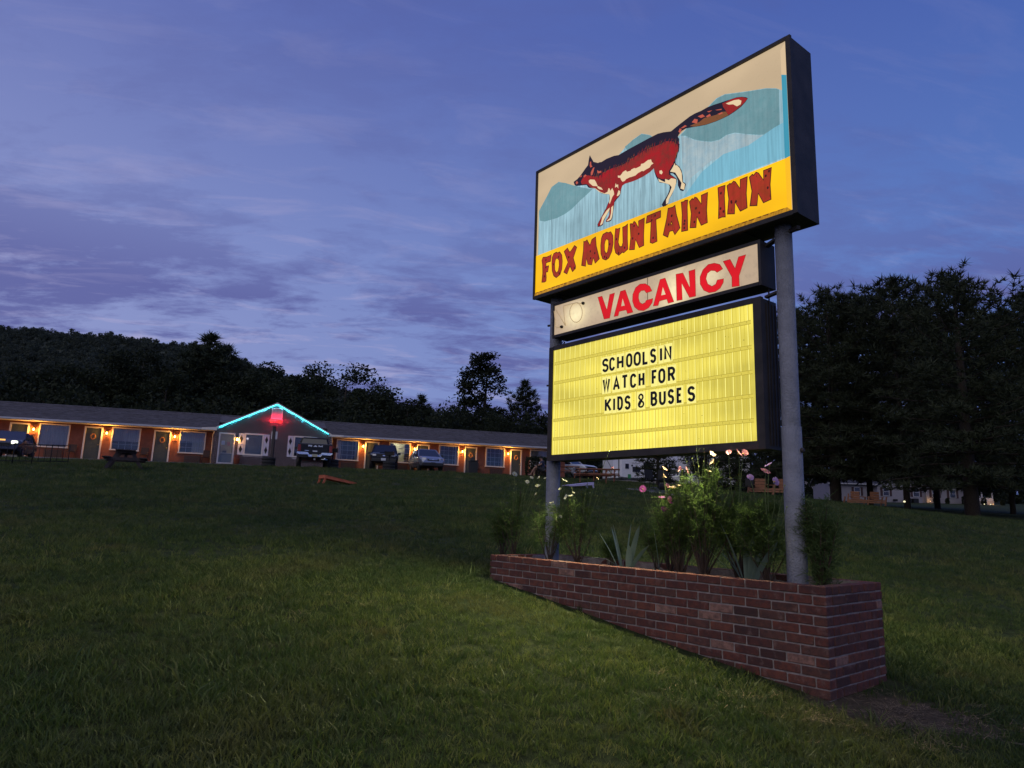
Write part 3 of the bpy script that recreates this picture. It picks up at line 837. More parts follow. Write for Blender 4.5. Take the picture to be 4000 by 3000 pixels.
# office door
DA = M('door_aluminium', (.50, .48, .50), .4, .4)
b = MB(); z = dz0(8.5)
for x in (8.07, 9.02): b.box((x, OFF_Y + .03, z + 1.04), (.09, .1, 2.1))
b.box((8.545, OFF_Y + .028, z + 2.1), (1.04, .1, .09)); b.box((8.545, OFF_Y + .028, z + .06), (.95, .08, .12)); od = b.build('office_door', DA, motel)
b = MB(); b.box((8.545, OFF_Y + .04, z + 1.08), (.88, .01, 1.95)); b.build('pane', PANE, od)
b = MB(); b.tube([(8.93, OFF_Y - .05, z + .85), (8.93, OFF_Y - .07, z + .9), (8.93, OFF_Y - .07, z + 1.15), (8.93, OFF_Y - .05, z + 1.2)], .014, 6); b.build('door_handle', M('dark_metal', (.02, .02, .022), .5, .5), od)
for (x, zz, w, h, m) in ((8.33, 1.45, .22, .28, M('white_paper', (.75, .75, .78), .8)), (8.68, 1.40, .20, .26, M('orange_paper', (.75, .22, .08), .8))):
    b = MB(); b.box((x, OFF_Y + .05, z + zz), (w, .004, h)); b.build('door_notice', m, od)
# lobby seen through the glass
b = MB(); b.box((11.6, .9, 1.2), (7.4, .05, 2.6)); b.box((11.6, 0, 2.55), (7.4, 1.75, .05)); b.box((11.6, 0, -.02), (7.4, 1.75, .05)); b.build('lobby_lining', M('lobby_wall', (.26, .23, .18), .9, var=.1), motel)
b = MB(); b.box((8.55, .45, .45), (.7, .45, .9)); b.box((8.55, .43, .92), (.8, .5, .05), mi=1); b.box((8.42, .4, 1.02), (.25, .2, .16), mi=2); b.build('reception_counter', [M('counter_front', (.10, .11, .12), .7), M('counter_top', (.32, .33, .36), .5), M('dark_metal', (.02, .02, .022))], motel)
b = MB(); b.lathe([(0, 0), (.07, .01), (.085, .07), (.05, .13), (0, .15)], 12, (9.85, -.45, 1.9)); b.build('globe_lamp', GLOW('lobby_glow', (1, .93, .82), 7), motel)
p = mw(9.9, -.35); point('lobby_light', (p.x, p.y, 4.15 + 1.8), (1, .84, .55), 34, .08)
# office windows
def off_window(u0, u1):
    um = (u0 + u1) / 2; z = dz0(um); w = u1 - u0; b = MB()
    for x in (u0 + .045, u1 - .045): b.box((x, OFF_Y - .02, z + 1.42), (.09, .12, 1.50))
    b.box((um, OFF_Y - .022, z + 2.13), (w, .122, .09)); b.box((um, OFF_Y - .03, z + .71), (w + .04, .15, .1)); f = b.build('window', TRIM, motel)
    b = MB(); b.box((um, OFF_Y + .04, z + 1.42), (w - .15, .01, 1.38)); b.build('pane', PANE, f)
    b = MB(); b.box((um, OFF_Y + .10, z + 1.42), (w - .15, .006, 1.38)); b.build('insect_screen', GLASS('screen_mesh', (.35, .34, .38), .97, .6), f)
off_window(9.66, 10.91); off_window(12.9, 14.12)
SHW = M('shutter_white', (.62, .60, .66), .6, var=.08)
def shutter(u0, u1, lower_dark=True):
    w = u1 - u0; z = dz0(u0); b = MB(); b.box((u0 + w / 2, OFF_Y - .035, z + 1.42), (w, .035, 1.48))
    for zz in (.72, 1.42, 2.12): b.box((u0 + w / 2, OFF_Y - .055, z + zz), (w, .014, .07))
    s_ = b.build('shutter', SHW, motel)
    for zz in (1.07, 1.78):
        b = MB(); h = .27; b.prism([(u0 + w / 2 - w * .3, z + zz), (u0 + w / 2, z + zz - h), (u0 + w / 2 + w * .3, z + zz), (u0 + w / 2, z + zz + h)], OFF_Y - .066, OFF_Y - .052); b.build('diamond', M('diamond_black', (.012, .012, .014), .7), s_)
shutter(9.28, 9.64); shutter(10.93, 11.28); shutter(14.14, 14.50); shutter(12.52, 12.87)
b = MB(); b.box((15.0, OFF_Y - .03, 1.87), (.35, .02, .15)); pl = b.build('number_plate', SHW, motel)
# office lantern on the brick between door and window
b = MB(); b.lathe([(0, -.08), (.05, -.05), (.06, .05), (.035, .1), (0, .11)], 10, (9.20, OFF_Y - .1, 1.80)); b.build('bulb', LG, motel)
b = MB(); b.box((9.20, OFF_Y - .02, 1.82), (.1, .04, .22)); b.lathe([(0, .2), (.09, .12), (.0, .12)], 8, (9.20, OFF_Y - .1, 1.80)); b.build('office_lantern', LM, motel)
p = mw(9.20, OFF_Y - .2); point('office_lantern_light', (p.x, p.y, 4.15 + 1.82), (1.0, .42, .07), 22, .03)

# wreaths on four room doors
b = MB(); b.sm = True
ring = [(.13 * math.cos(k * math.pi / 8), 0, .17 * math.sin(k * math.pi / 8)) for k in range(16)]
b.tube(ring, .035, 6, closed=True); ringm = b.mesh('wreath_ring', M('dried_wreath', (.34, .17, .08), .9, var=.6, vs=30))
bb = MB()
for k in range(24): a = k * .262; leaf_quads(bb, (.13 * math.cos(a), -.02, .17 * math.sin(a)), 5, .05, .05, rng)
sprig = bb.mesh('wreath_sprigs', M('dried_flower', (.55, .32, .12), .9, var=.5, vs=20))
for u, lab in ((.40, 'dried flower wreath on the leftmost green door that is fully visible'), (4.48, 'dried flower wreath on the green door nearest the office on its left'), (26.28, 'dried flower wreath on the door behind the black bin'), (30.08, 'dried flower wreath on the last green door before the hedge')):
    p = mw(u, -.03); th = thing('door_wreath', lab, 'wreath', (p.x, p.y, 4.15 + dz0(u) + 1.5), MA, 'wreaths on the room doors')
    for me, nm in ((ringm, 'ring'), (sprig, 'dried_flowers')):
        o = bpy.data.objects.new(nm, me); COL.objects.link(o); o.parent = th
# sign artwork outlines in sign coordinates (metres): x to the right, z height
SIL='-0.985 5.129 -0.967 5.085 -0.942 5.063 -0.793 5.021 -0.777 5.015 -0.756 4.983 -0.744 4.97 -0.72 4.958 -0.648 4.926 -0.609 4.888 -0.57 4.85 -0.508 4.813 -0.432 4.784 -0.436 4.755 -0.439 4.715 -0.461 4.687 -0.484 4.648 -0.521 4.607 -0.551 4.57 -0.589 4.529 -0.608 4.506 -0.605 4.475 -0.565 4.469 -0.531 4.473 -0.52 4.507 -0.505 4.526 -0.461 4.582 -0.435 4.602 -0.438 4.557 -0.46 4.529 -0.486 4.511 -0.486 4.493 -0.437 4.481 -0.408 4.486 -0.393 4.513 -0.386 4.557 -0.372 4.622 -0.365 4.672 -0.336 4.691 -0.296 4.717 -0.278 4.746 -0.271 4.807 -0.249 4.823 -0.213 4.827 -0.114 4.816 -0.045 4.816 0.031 4.822 0.091 4.832 0.131 4.845 0.157 4.853 0.164 4.81 0.183 4.753 0.206 4.711 0.228 4.673 0.292 4.644 0.336 4.614 0.351 4.59 0.346 4.551 0.316 4.503 0.272 4.461 0.252 4.435 0.267 4.408 0.301 4.406 0.331 4.42 0.34 4.462 0.373 4.492 0.408 4.553 0.432 4.601 0.435 4.633 0.4 4.671 0.364 4.705 0.36 4.723 0.391 4.707 0.428 4.664 0.446 4.613 0.447 4.563 0.459 4.534 0.472 4.505 0.505 4.484 0.523 4.495 0.538 4.542 0.529 4.558 0.506 4.578 0.504 4.64 0.49 4.702 0.467 4.748 0.43 4.787 0.416 4.818 0.431 4.857 0.455 4.914 0.465 4.96 0.469 5.033 0.453 5.061 0.463 5.078 0.501 5.103 0.548 5.107 0.621 5.088 0.702 5.063 0.773 5.045 0.877 5.031 0.945 5.028 1.016 5.028 1.079 5.038 1.144 5.055 1.185 5.078 1.213 5.104 1.195 5.124 1.155 5.147 1.099 5.168 1.033 5.178 0.983 5.187 0.933 5.194 0.864 5.206 0.794 5.214 0.723 5.21 0.651 5.215 0.596 5.211 0.54 5.198 0.474 5.182 0.426 5.169 0.372 5.154 0.28 5.184 0.21 5.199 0.108 5.199 -0.149 5.191 -0.243 5.186 -0.309 5.18 -0.375 5.198 -0.481 5.207 -0.558 5.2 -0.589 5.209 -0.609 5.209 -0.652 5.235 -0.676 5.247 -0.693 5.279 -0.713 5.312 -0.734 5.351 -0.745 5.319 -0.753 5.284 -0.76 5.244 -0.804 5.217 -0.837 5.192 -0.877 5.164 -0.927 5.139'
RED_='-0.835 5.124 -0.803 5.136 -0.746 5.115 -0.706 5.093 -0.65 5.066 -0.572 5.049 -0.541 5.067 -0.434 5.069 -0.315 5.052 -0.214 5.048 -0.156 5.072 -0.072 5.073 0.011 5.085 0.066 5.091 0.107 5.091 0.209 5.075 0.308 5.076 0.395 5.039 0.442 4.986 0.462 4.961 0.451 4.916 0.423 4.86 0.392 4.806 0.343 4.75 0.343 4.713 0.395 4.669 0.42 4.639 0.304 4.682 0.255 4.7 0.206 4.735 0.166 4.818 0.157 4.852 0.155 4.847 0.105 4.827 0.024 4.813 -0.052 4.81 -0.121 4.813 -0.22 4.825 -0.256 4.816 -0.276 4.774 -0.285 4.737 -0.314 4.715 -0.365 4.689 -0.379 4.63 -0.394 4.554 -0.401 4.51 -0.437 4.487 -0.479 4.495 -0.479 4.51 -0.453 4.532 -0.432 4.56 -0.429 4.612 -0.476 4.581 -0.513 4.528 -0.529 4.481 -0.6 4.481 -0.6 4.503 -0.551 4.564 -0.476 4.645 -0.432 4.718 -0.43 4.788 -0.508 4.819 -0.585 4.867 -0.648 4.932 -0.728 4.973 -0.752 5.006 -0.785 5.031 -0.85 5.048 -0.868 5.086'
REDTIP='0.954 5.176 1.033 5.175 1.107 5.161 1.163 5.14 1.21 5.104 1.181 5.082 1.136 5.058 1.079 5.044 1.017 5.033 0.997 5.068 0.989 5.088 0.961 5.14'
BROWN='0.594 5.112 0.649 5.112 0.703 5.105 0.757 5.121 0.827 5.106 0.887 5.094 0.947 5.095 0.989 5.08 1.015 5.032 0.945 5.031 0.877 5.034 0.773 5.048 0.648 5.081'
BASE='-1.572 4.974 -1.441 5.11 -1.24 5.227 -0.985 5.082 -0.694 5.065 -0.493 5.086 -0.205 5.241 -0.113 5.275 0 5.292 0.11 5.23 0.238 5.093 0.444 5.06 0.564 5.114 0.815 5.226 0.889 5.26 0.979 5.259 1.119 5.208 1.236 5.167 1.382 5.12 1.476 5.074 1.573 4.992 1.555 4.401 -1.567 4.425'
YELL='-1.586 4.425 1.557 4.396 1.548 3.948 -1.572 3.94'
CREAM=['-0.319 4.953 -0.286 4.938 -0.264 4.95 -0.249 4.965 -0.206 4.969 -0.192 4.946 -0.142 4.939 -0.132 4.949 -0.093 4.949 -0.072 4.938 -0.01 4.939 -0.003 4.959 0.031 4.952 0.085 4.967 0.125 4.957 0.132 4.929 0.155 4.903 0.125 4.898 0.105 4.878 0.065 4.876 0.024 4.869 0.01 4.88 -0.044 4.876 -0.079 4.863 -0.128 4.867 -0.156 4.872 -0.206 4.87 -0.22 4.858 -0.253 4.859 -0.275 4.89 -0.282 4.913 -0.315 4.928',
'-0.745 5.053 -0.721 5.059 -0.657 5.032 -0.633 4.993 -0.605 4.935 -0.641 4.953 -0.68 4.968 -0.737 5.025',
'-0.609 4.942 -0.555 4.904 -0.531 4.869 -0.586 4.897 -0.613 4.925',
'-0.72 4.965 -0.648 4.931 -0.57 4.862 -0.508 4.821 -0.463 4.823 -0.448 4.86 -0.433 4.848 -0.425 4.819 -0.395 4.841 -0.373 4.791 -0.369 4.761 -0.395 4.741 -0.417 4.701 -0.431 4.674 -0.439 4.697 -0.428 4.735 -0.43 4.771 -0.44 4.788 -0.508 4.815 -0.585 4.864 -0.648 4.927',
'-0.551 4.517 -0.536 4.565 -0.476 4.616 -0.431 4.636 -0.435 4.608 -0.483 4.56 -0.517 4.524 -0.535 4.488 -0.565 4.477 -0.562 4.497',
'-0.409 4.629 -0.379 4.642 -0.383 4.591 -0.397 4.526 -0.412 4.496 -0.46 4.494 -0.475 4.501 -0.427 4.518 -0.412 4.566',
'-0.307 4.785 -0.285 4.766 -0.285 4.737 -0.314 4.724 -0.332 4.73 -0.321 4.756',
'-0.358 4.833 -0.348 4.879 -0.336 4.854 -0.314 4.852 -0.311 4.804 -0.329 4.834',
'0.229 4.796 0.255 4.792 0.268 4.765 0.255 4.748 0.229 4.769',
'0.211 4.721 0.255 4.682 0.298 4.651 0.296 4.685 0.342 4.655 0.371 4.665 0.428 4.634 0.427 4.595 0.407 4.545 0.369 4.493 0.34 4.462 0.332 4.424 0.306 4.421 0.306 4.466 0.35 4.524 0.375 4.573 0.351 4.606 0.293 4.644 0.225 4.682',
'0.401 4.782 0.439 4.773 0.471 4.73 0.494 4.668 0.497 4.61 0.501 4.576 0.529 4.546 0.519 4.493 0.477 4.52 0.49 4.572 0.447 4.653 0.419 4.705 0.358 4.738 0.387 4.767 0.416 4.805 0.42 4.775',
'0.991 5.158 1.074 5.151 1.123 5.135 1.15 5.11 1.141 5.08 1.104 5.077 1.065 5.116 1.02 5.133']
PINK=['0.618 5.139 0.65 5.161 0.686 5.137 0.676 5.1',
'0.686 5.17 0.74 5.166 0.766 5.133 0.722 5.137',
'0.88 5.146 0.948 5.126 0.943 5.117 0.897 5.134',
'0.789 5.172 0.846 5.158 0.811 5.154',
'0.463 5.111 0.478 5.138 0.501 5.119 0.482 5.086',
'0.487 5.134 0.539 5.145 0.562 5.126 0.52 5.124',
'0.775 5.129 0.819 5.134 0.831 5.108 0.792 5.113',
'0.904 5.095 0.947 5.093 0.959 5.077 0.921 5.079',
'-0.728 5.269 -0.712 5.265 -0.708 5.223 -0.691 5.198 -0.723 5.199 -0.732 5.227',
'-0.894 5.148 -0.853 5.161 -0.856 5.141',
'-0.951 5.104 -0.93 5.121 -0.909 5.088 -0.934 5.079',
'-0.714 5.14 -0.683 5.177 -0.659 5.18 -0.675 5.131 -0.69 5.1 -0.714 5.103',
'-0.619 5.128 -0.588 5.104 -0.557 5.098 -0.564 5.076 -0.611 5.088',
'-0.828 5.139 -0.795 5.146 -0.779 5.127 -0.819 5.117']
TEAL=['-1.569 4.977 -1.441 5.105 -1.355 5.202 -1.24 5.221 -1.125 5.168 -0.985 5.086 -0.849 5.012 -0.692 4.936 -0.743 4.915 -0.873 4.871 -1.006 4.816 -1.116 4.792 -1.256 4.786 -1.461 4.811 -1.552 4.85',
'0.484 5.061 0.568 5.109 0.818 5.219 0.893 5.253 0.983 5.252 1.122 5.201 1.239 5.161 1.382 5.115 1.476 5.069 1.506 5.046 1.497 4.654 1.397 4.682 1.302 4.718 1.189 4.774 1.072 4.838 0.986 4.854 0.914 4.839 0.824 4.856 0.714 4.911 0.639 4.956 0.543 5.035',
'-0.224 5.24 -0.108 5.271 0 5.287 0.106 5.228 0.238 5.093 0.152 5.002 -0.113 5.034']
GREY=['0.494 5.053 0.639 4.949 0.714 4.904 0.824 4.849 0.918 4.831 0.989 4.846 1.072 4.831 1.189 4.768 1.302 4.711 1.397 4.675 1.489 4.649 1.549 4.619 1.554 4.525 1.438 4.52 1.359 4.529 1.231 4.541 1.099 4.602 0.963 4.657 0.819 4.665 0.708 4.625 0.593 4.583 0.534 4.503 0.499 4.791']
LETTERS=[('F','-1.473 4.376 -1.409 4.362 -1.346 4.363 -1.331 4.37 -1.335 4.329 -1.341 4.291 -1.4 4.293 -1.419 4.289 -1.412 4.247 -1.374 4.249 -1.37 4.236 -1.384 4.178 -1.416 4.182 -1.407 4.118 -1.41 4.074 -1.437 4.068 -1.485 4.078 -1.478 4.136 -1.473 4.188 -1.479 4.288 -1.492 4.345',''),
('O','-1.29 4.369 -1.247 4.375 -1.228 4.361 -1.191 4.363 -1.154 4.314 -1.143 4.241 -1.149 4.148 -1.178 4.091 -1.238 4.071 -1.282 4.104 -1.311 4.173 -1.318 4.262 -1.314 4.332','-1.232 4.301 -1.201 4.27 -1.195 4.203 -1.21 4.142 -1.24 4.128 -1.265 4.169 -1.27 4.241 -1.257 4.29'),
('X','-1.118 4.347 -1.065 4.371 -1.028 4.313 -1.005 4.324 -0.953 4.369 -0.916 4.337 -0.968 4.228 -0.929 4.124 -0.93 4.099 -0.978 4.074 -1.019 4.148 -1.064 4.07 -1.118 4.105 -1.052 4.204',''),
('M','-0.81 4.374 -0.793 4.365 -0.76 4.376 -0.714 4.3 -0.698 4.337 -0.687 4.359 -0.632 4.372 -0.62 4.264 -0.573 4.112 -0.634 4.079 -0.662 4.148 -0.685 4.076 -0.742 4.096 -0.767 4.169 -0.777 4.084 -0.839 4.109 -0.814 4.27',''),
('O','-0.525 4.368 -0.472 4.376 -0.451 4.363 -0.414 4.363 -0.383 4.309 -0.379 4.227 -0.397 4.144 -0.438 4.083 -0.48 4.072 -0.527 4.099 -0.552 4.163 -0.556 4.254 -0.546 4.333','-0.471 4.303 -0.445 4.279 -0.444 4.214 -0.459 4.153 -0.48 4.145 -0.5 4.181 -0.502 4.247 -0.492 4.284'),
('U','-0.347 4.375 -0.316 4.363 -0.286 4.364 -0.31 4.215 -0.29 4.165 -0.26 4.156 -0.245 4.196 -0.25 4.361 -0.215 4.362 -0.183 4.375 -0.185 4.218 -0.178 4.105 -0.235 4.082 -0.25 4.094 -0.3 4.073 -0.345 4.113 -0.361 4.174 -0.357 4.301',''),
('N','-0.151 4.365 -0.131 4.363 -0.121 4.352 -0.097 4.376 -0.078 4.358 -0.039 4.291 -0.039 4.361 0.037 4.368 0.027 4.185 0.028 4.085 -0.03 4.079 -0.078 4.178 -0.092 4.077 -0.158 4.092 -0.141 4.22',''),
('T','0.07 4.377 0.149 4.378 0.24 4.378 0.238 4.31 0.181 4.306 0.193 4.079 0.138 4.074 0.108 4.092 0.121 4.302 0.058 4.305',''),
('A','0.33 4.371 0.382 4.365 0.41 4.375 0.425 4.28 0.465 4.13 0.406 4.082 0.384 4.13 0.344 4.134 0.322 4.082 0.267 4.121 0.311 4.272','0.368 4.227 0.376 4.199 0.361 4.192 0.359 4.208'),
('I','0.484 4.381 0.517 4.376 0.524 4.385 0.558 4.377 0.551 4.308 0.553 4.08 0.483 4.089 0.493 4.253',''),
('N','0.577 4.355 0.609 4.375 0.619 4.359 0.636 4.378 0.66 4.363 0.707 4.286 0.709 4.371 0.777 4.374 0.763 4.207 0.768 4.088 0.702 4.082 0.657 4.181 0.644 4.079 0.579 4.096 0.595 4.232',''),
('I','0.887 4.38 0.919 4.38 0.961 4.377 0.951 4.28 0.955 4.081 0.92 4.09 0.885 4.088 0.892 4.241',''),
('N','0.981 4.364 1.009 4.377 1.021 4.367 1.047 4.384 1.065 4.371 1.109 4.294 1.114 4.374 1.183 4.376 1.168 4.226 1.172 4.093 1.106 4.084 1.056 4.184 1.047 4.08 0.978 4.1 0.995 4.235',''),
('N','1.203 4.363 1.231 4.379 1.243 4.366 1.267 4.385 1.29 4.368 1.334 4.289 1.338 4.373 1.41 4.372 1.393 4.225 1.396 4.093 1.327 4.086 1.281 4.187 1.265 4.082 1.2 4.101 1.223 4.23','')]
VAC=[('-0.649 3.723 -0.589 3.723 -0.519 3.559 -0.48 3.716 -0.411 3.716 -0.479 3.462 -0.558 3.468',''),
('-0.333 3.714 -0.266 3.714 -0.165 3.46 -0.238 3.46 -0.253 3.502 -0.347 3.506 -0.362 3.463 -0.42 3.467','-0.303 3.633 -0.273 3.552 -0.322 3.555'),
('0.077 3.622 0.048 3.677 -0.008 3.717 -0.074 3.729 -0.131 3.705 -0.168 3.644 -0.172 3.576 -0.146 3.51 -0.093 3.464 -0.028 3.447 0.037 3.463 0.079 3.506 0.088 3.544 0.005 3.544 -0.009 3.525 -0.046 3.518 -0.079 3.544 -0.093 3.589 -0.088 3.634 -0.06 3.657 -0.017 3.651 0.006 3.619',''),
('0.176 3.713 0.238 3.713 0.338 3.456 0.271 3.456 0.255 3.5 0.167 3.501 0.151 3.46 0.091 3.468','0.209 3.631 0.241 3.55 0.188 3.552'),
('0.366 3.718 0.445 3.711 0.522 3.549 0.512 3.711 0.582 3.71 0.584 3.454 0.516 3.457 0.43 3.615 0.435 3.454 0.372 3.459',''),
('0.875 3.638 0.846 3.687 0.791 3.714 0.725 3.719 0.667 3.683 0.634 3.624 0.635 3.556 0.672 3.489 0.728 3.453 0.793 3.448 0.845 3.469 0.878 3.514 0.881 3.546 0.815 3.55 0.8 3.516 0.758 3.506 0.716 3.537 0.698 3.591 0.714 3.638 0.752 3.655 0.794 3.642 0.816 3.62',''),
('0.881 3.706 0.951 3.706 0.998 3.61 1.036 3.705 1.107 3.705 1.035 3.532 1.036 3.443 0.964 3.451 0.964 3.541','')]
NOT=['-1.209 3.502 -1.285 3.521 -1.296 3.604 -1.315 3.712',
'-1.287 3.721 -1.2 3.607 -1.127 3.507',
'-1.124 3.509 -1.14 3.562 -1.164 3.728 -1.155 3.737 -1.063 3.734 -0.972 3.732 -0.934 3.725 -0.889 3.703',
'-0.95 3.725 -0.917 3.705 -0.89 3.675 -0.872 3.638 -0.865 3.599 -0.871 3.562 -0.887 3.533 -0.914 3.514 -0.946 3.508 -0.981 3.517 -1.013 3.538 -1.04 3.569 -1.056 3.607 -1.061 3.647 -1.054 3.683 -1.034 3.711 -1.006 3.728 -0.973 3.73']

# ================================================================ THE ROADSIDE SIGN
PS = R(38.6)
d1 = Vector((-math.sin(PS), math.cos(PS), 0)); n1 = Vector((math.cos(PS), math.sin(PS), 0))
SK = 5.225; SB = .93
so = d1 * 4.35 + n1 * SK
SA = math.atan2(-math.cos(PS), math.sin(PS))
sign = thing('motel_sign', 'tall two-post motel sign with three lit panels standing in the brick planter', 'sign', (so.x, so.y, SB), SA)
def sl_(x, y, z): """sign coordinates to world"""; return so - d1 * x + n1 * y + Vector((0, 0, z))
STEEL = M('sign_cabinet_paint', (.034, .027, .025), .65, .1, var=.5, vs=5, bump=.15, bs=60)
POLE = M('grey_pole_paint', (.23, .235, .27), .6, .1, var=.25, vs=7, bump=.9, bs=70)
def seg_lines(b, pts, wd, y, mi): ribbon(b, pts + [pts[0], pts[1]], wd, y, y + .0005, mi)
def zz(l): return [(x, z - SB) for x, z in l]
# posts
for x in (1.39, -1.42):
    b = MB(); b.tube([(x, 0, -1.0), (x, 0, 3.905 - SB)], .070, 24, caps=True)
    p = b.build('pole', POLE, sign)
    b = MB(); b.tube([(x, 0, -1.0), (x, 0, (2.21 if x > 0 else 2.05) - SB)], .0765, 24); b.build('sleeve', POLE, p)
    if x > 0:
        b = MB(); b.lathe([(0, 0), (.02, .004), (.02, .02), (.014, .026), (0, .026)], 8, (x + .073, 0, 2.02 - SB), 'X'); b.build('bolt', STEEL, p)
# main cabinet
F0 = 5.055 - SK                      # y of the face
X0, X1, Z0, Z1 = -1.622, 1.618, 3.905 - SB, 5.490 - SB
b = MB(); b.box(((X0 + X1) / 2, .005, (Z0 + Z1) / 2), (X1 - X0, .345 - .012, Z1 - Z0))
main = b.build('main_cabinet', STEEL, sign)
fw = .028; b = MB(); y = F0 - .006
for (cx, cz, w, h) in ((X0 + fw / 2 - .004, (Z0 + Z1) / 2, fw, Z1 - Z0 + .008), (X1 - fw / 2 + .004, (Z0 + Z1) / 2, fw + .014, Z1 - Z0 + .008)): b.box((cx, y, cz), (w, .03, h))
b.box(((X0 + X1) / 2, y - .001, Z1 - fw / 2 + .004), (X1 - X0 - 2 * fw, .031, fw)); b.box(((X0 + X1) / 2, y - .001, Z0 + fw / 2 - .004), (X1 - X0 - 2 * fw, .031, fw + .012)); b.build('frame', STEEL, main)
b = MB()
for x in (X0 + .35, X0 + 1.6, X1 - .5): b.box((x, .0, Z0 - .006), (.004, .32, .008))
b.build('seam', M('seam_black', (.01, .01, .01)), main)
ys = F0 - .003
def flat(name, polys, mat, y, parent, hole=None, outline=None):
    b = MB()
    for k, p in enumerate(polys): b.prism(zz(p), y, y + .0008, zz(hole) if hole else None, back=False)
    return b.build(name, mat, parent)
BEI = LIT('sky_beige_plastic', (.56, .42, .26), 1.0, 0, .10, .10)
BLU = LIT('pale_blue_plastic', (.31, .50, .57), 1.0, .40, .16, .18)
TEA = LIT('teal_plastic', (.14, .29, .32), 1.0, .12, .25, .1, col2=(.17, .31, .34))
GRY = LIT('grey_blue_plastic', (.36, .46, .49), 1.0, .2, .22, .1, col2=(.29, .42, .48))
CYB = LIT('bright_blue_plastic', (.19, .45, .57), 1.0, .2, .1, .05)
YEL = LIT('yellow_plastic', (.98, .52, .003), 1.0, 0, .10, .16)
YED = LIT('yellow_plastic_dirty', (.55, .26, .01), .9, .5, .5, .1)
flat('face', [[(X0 + .02 , Z0 + SB + .02), (X1 - .035, Z0 + SB + .02), (X1 - .035, Z1 + SB - .026), (X0 + .02, Z1 + SB - .026)]], BEI, ys, main)
bp = nums(BASE); bp = [(max(x, X0 + .024), z) for x, z in bp]
flat('blue_field', [bp], BLU, ys - .0015, main)
for s_ in TEAL: flat('mountain', [nums(s_)], TEA, ys - .0030, main)
for s_ in GREY: flat('mountain', [nums(s_)], GRY, ys - .0034, main)
flat('mountain', [[(.55, 4.46), (.72, 4.60), (.95, 4.68), (1.2, 4.66), (1.45, 4.72), (1.535, 4.73), (1.535, 4.42), (.5, 4.42)]], CYB, ys - .0040, main)
flat('yellow_band', [[(X0 + .024, Z0 + SB + .045), (X1 - .085, Z0 + SB + .045), (X1 - .085, 4.405), (X0 + .024, 4.425)]], YEL, ys - .0042, main)
# moulded edge of the plastic pan: bottom and right bevels
b = MB()
b.add([(X0 + .024, ys - .004, 3.978 - SB), (X1 - .085, ys - .004, 3.978 - SB), (X1 - .036, ys - .018, 3.930 - SB), (X0 + .024, ys - .018, 3.930 - SB)], [(0, 1, 2, 3)], 0)
b.add([(X1 - .085, ys - .004, 3.978 - SB), (X1 - .085, ys - .004, 4.405 - SB), (X1 - .036, ys - .012, 4.405 - SB), (X1 - .036, ys - .018, 3.930 - SB)], [(0, 1, 2, 3)], 1)
b.add([(X1 - .085, ys - .004, 4.405 - SB), (X1 - .085, ys - .004, 5.17 - SB), (X1 - .036, ys - .012, 5.14 - SB), (X1 - .036, ys - .012, 4.405 - SB)], [(0, 1, 2, 3)], 2)
b.add([(X1 - .085, ys - .004, 5.17 - SB), (X1 - .085, ys - .004, 5.40 - SB), (X1 - .036, ys - .012, 5.445 - SB), (X1 - .036, ys - .012, 5.14 - SB)], [(0, 1, 2, 3)], 3)
b.build('pan_edge', [YED, LIT('yellow_plastic_edge', (.95, .50, .01), 1.0, 0, .1), LIT('blue_edge', (.05, .30, .42), 1.0, .1, .1), LIT('beige_edge', (.68, .50, .30), 1.0)], main)
ob = MB(); sy = ys - .0105
for k in range(46):   # rust and drip stains along the bottom lip
    x = X0 + .04 + (X1 - X0 - .14) * k / 46; ob.prism([(x, 3.975 - SB), (x + rng.uniform(.03, .07), 3.975 - SB), (x + .05, 3.975 - SB - rng.uniform(.004, .016)), (x + .01, 3.975 - SB - rng.uniform(.002, .012))], sy, sy + .0005, back=False)
ob.build('dirt_line', LIT('baked_dirt', (.16, .055, .008), .8, 0, .4), main)
# lettering: dark outline with wood-red filling, knots and cracks
WOOD = LIT('wood_red_vinyl', (.30, .036, .007), 1.0, .16, .18, .1, col2=(.40, .030, .012))
INK = LIT('brown_ink', (.045, .010, .006), 1.0)
def outline(b, pl, wd, y, mi):
    pl = zz(pl); ribbon(b, pl + [pl[0], pl[1]], wd, y, y + .0004, mi)
lr = random.Random(11)
for ch, pl, hl in LETTERS:
    P = nums(pl); H = nums(hl) if hl else None
    b = MB(); b.prism(zz(P), ys - .0060, ys - .0052, zz(H) if H else None, 0, back=False)
    outline(b, P, .008, ys - .0066, 1)
    if H: outline(b, H, .007, ys - .0066, 1)
    x0, x1 = min(p[0] for p in P), max(p[0] for p in P); z0, z1 = min(p[1] for p in P), max(p[1] for p in P)
    def inside(x, z):
        def pin(Q):
            c_ = False
            for i in range(len(Q)):
                (a, e), (f, g) = Q[i - 1], Q[i]
                if (e > z) != (g > z) and x < (f - a) * (z - e) / (g - e) + a: c_ = not c_
            return c_
        return pin(P) and not (H and pin(H))
    k = 0; tries = 0
    while k < 3 and tries < 60:
        tries += 1; x, z = lr.uniform(x0, x1), lr.uniform(z0, z1)
        if all(inside(x + a, z + c_) for a, c_ in ((.016, 0), (-.016, 0), (0, .02), (0, -.02))):
            b.prism([(x + .010 * math.cos(t_), z - SB + .014 * math.sin(t_)) for t_ in [q * 1.047 for q in range(6)]], ys - .0068, ys - .0062, mi=1, back=False); k += 1
    for _ in range(5):
        x = lr.uniform(x0, x1); z = lr.choice((z0 + .03, z1 - .05)) + lr.uniform(0, .03)
        if inside(x, z) and inside(x, z + .03): b.prism([(x - .002, z - SB), (x + .002, z - SB), (x, z - SB + .035)], ys - .0068, ys - .0062, mi=1, back=False)
    b.build('letter', [WOOD, INK], main)
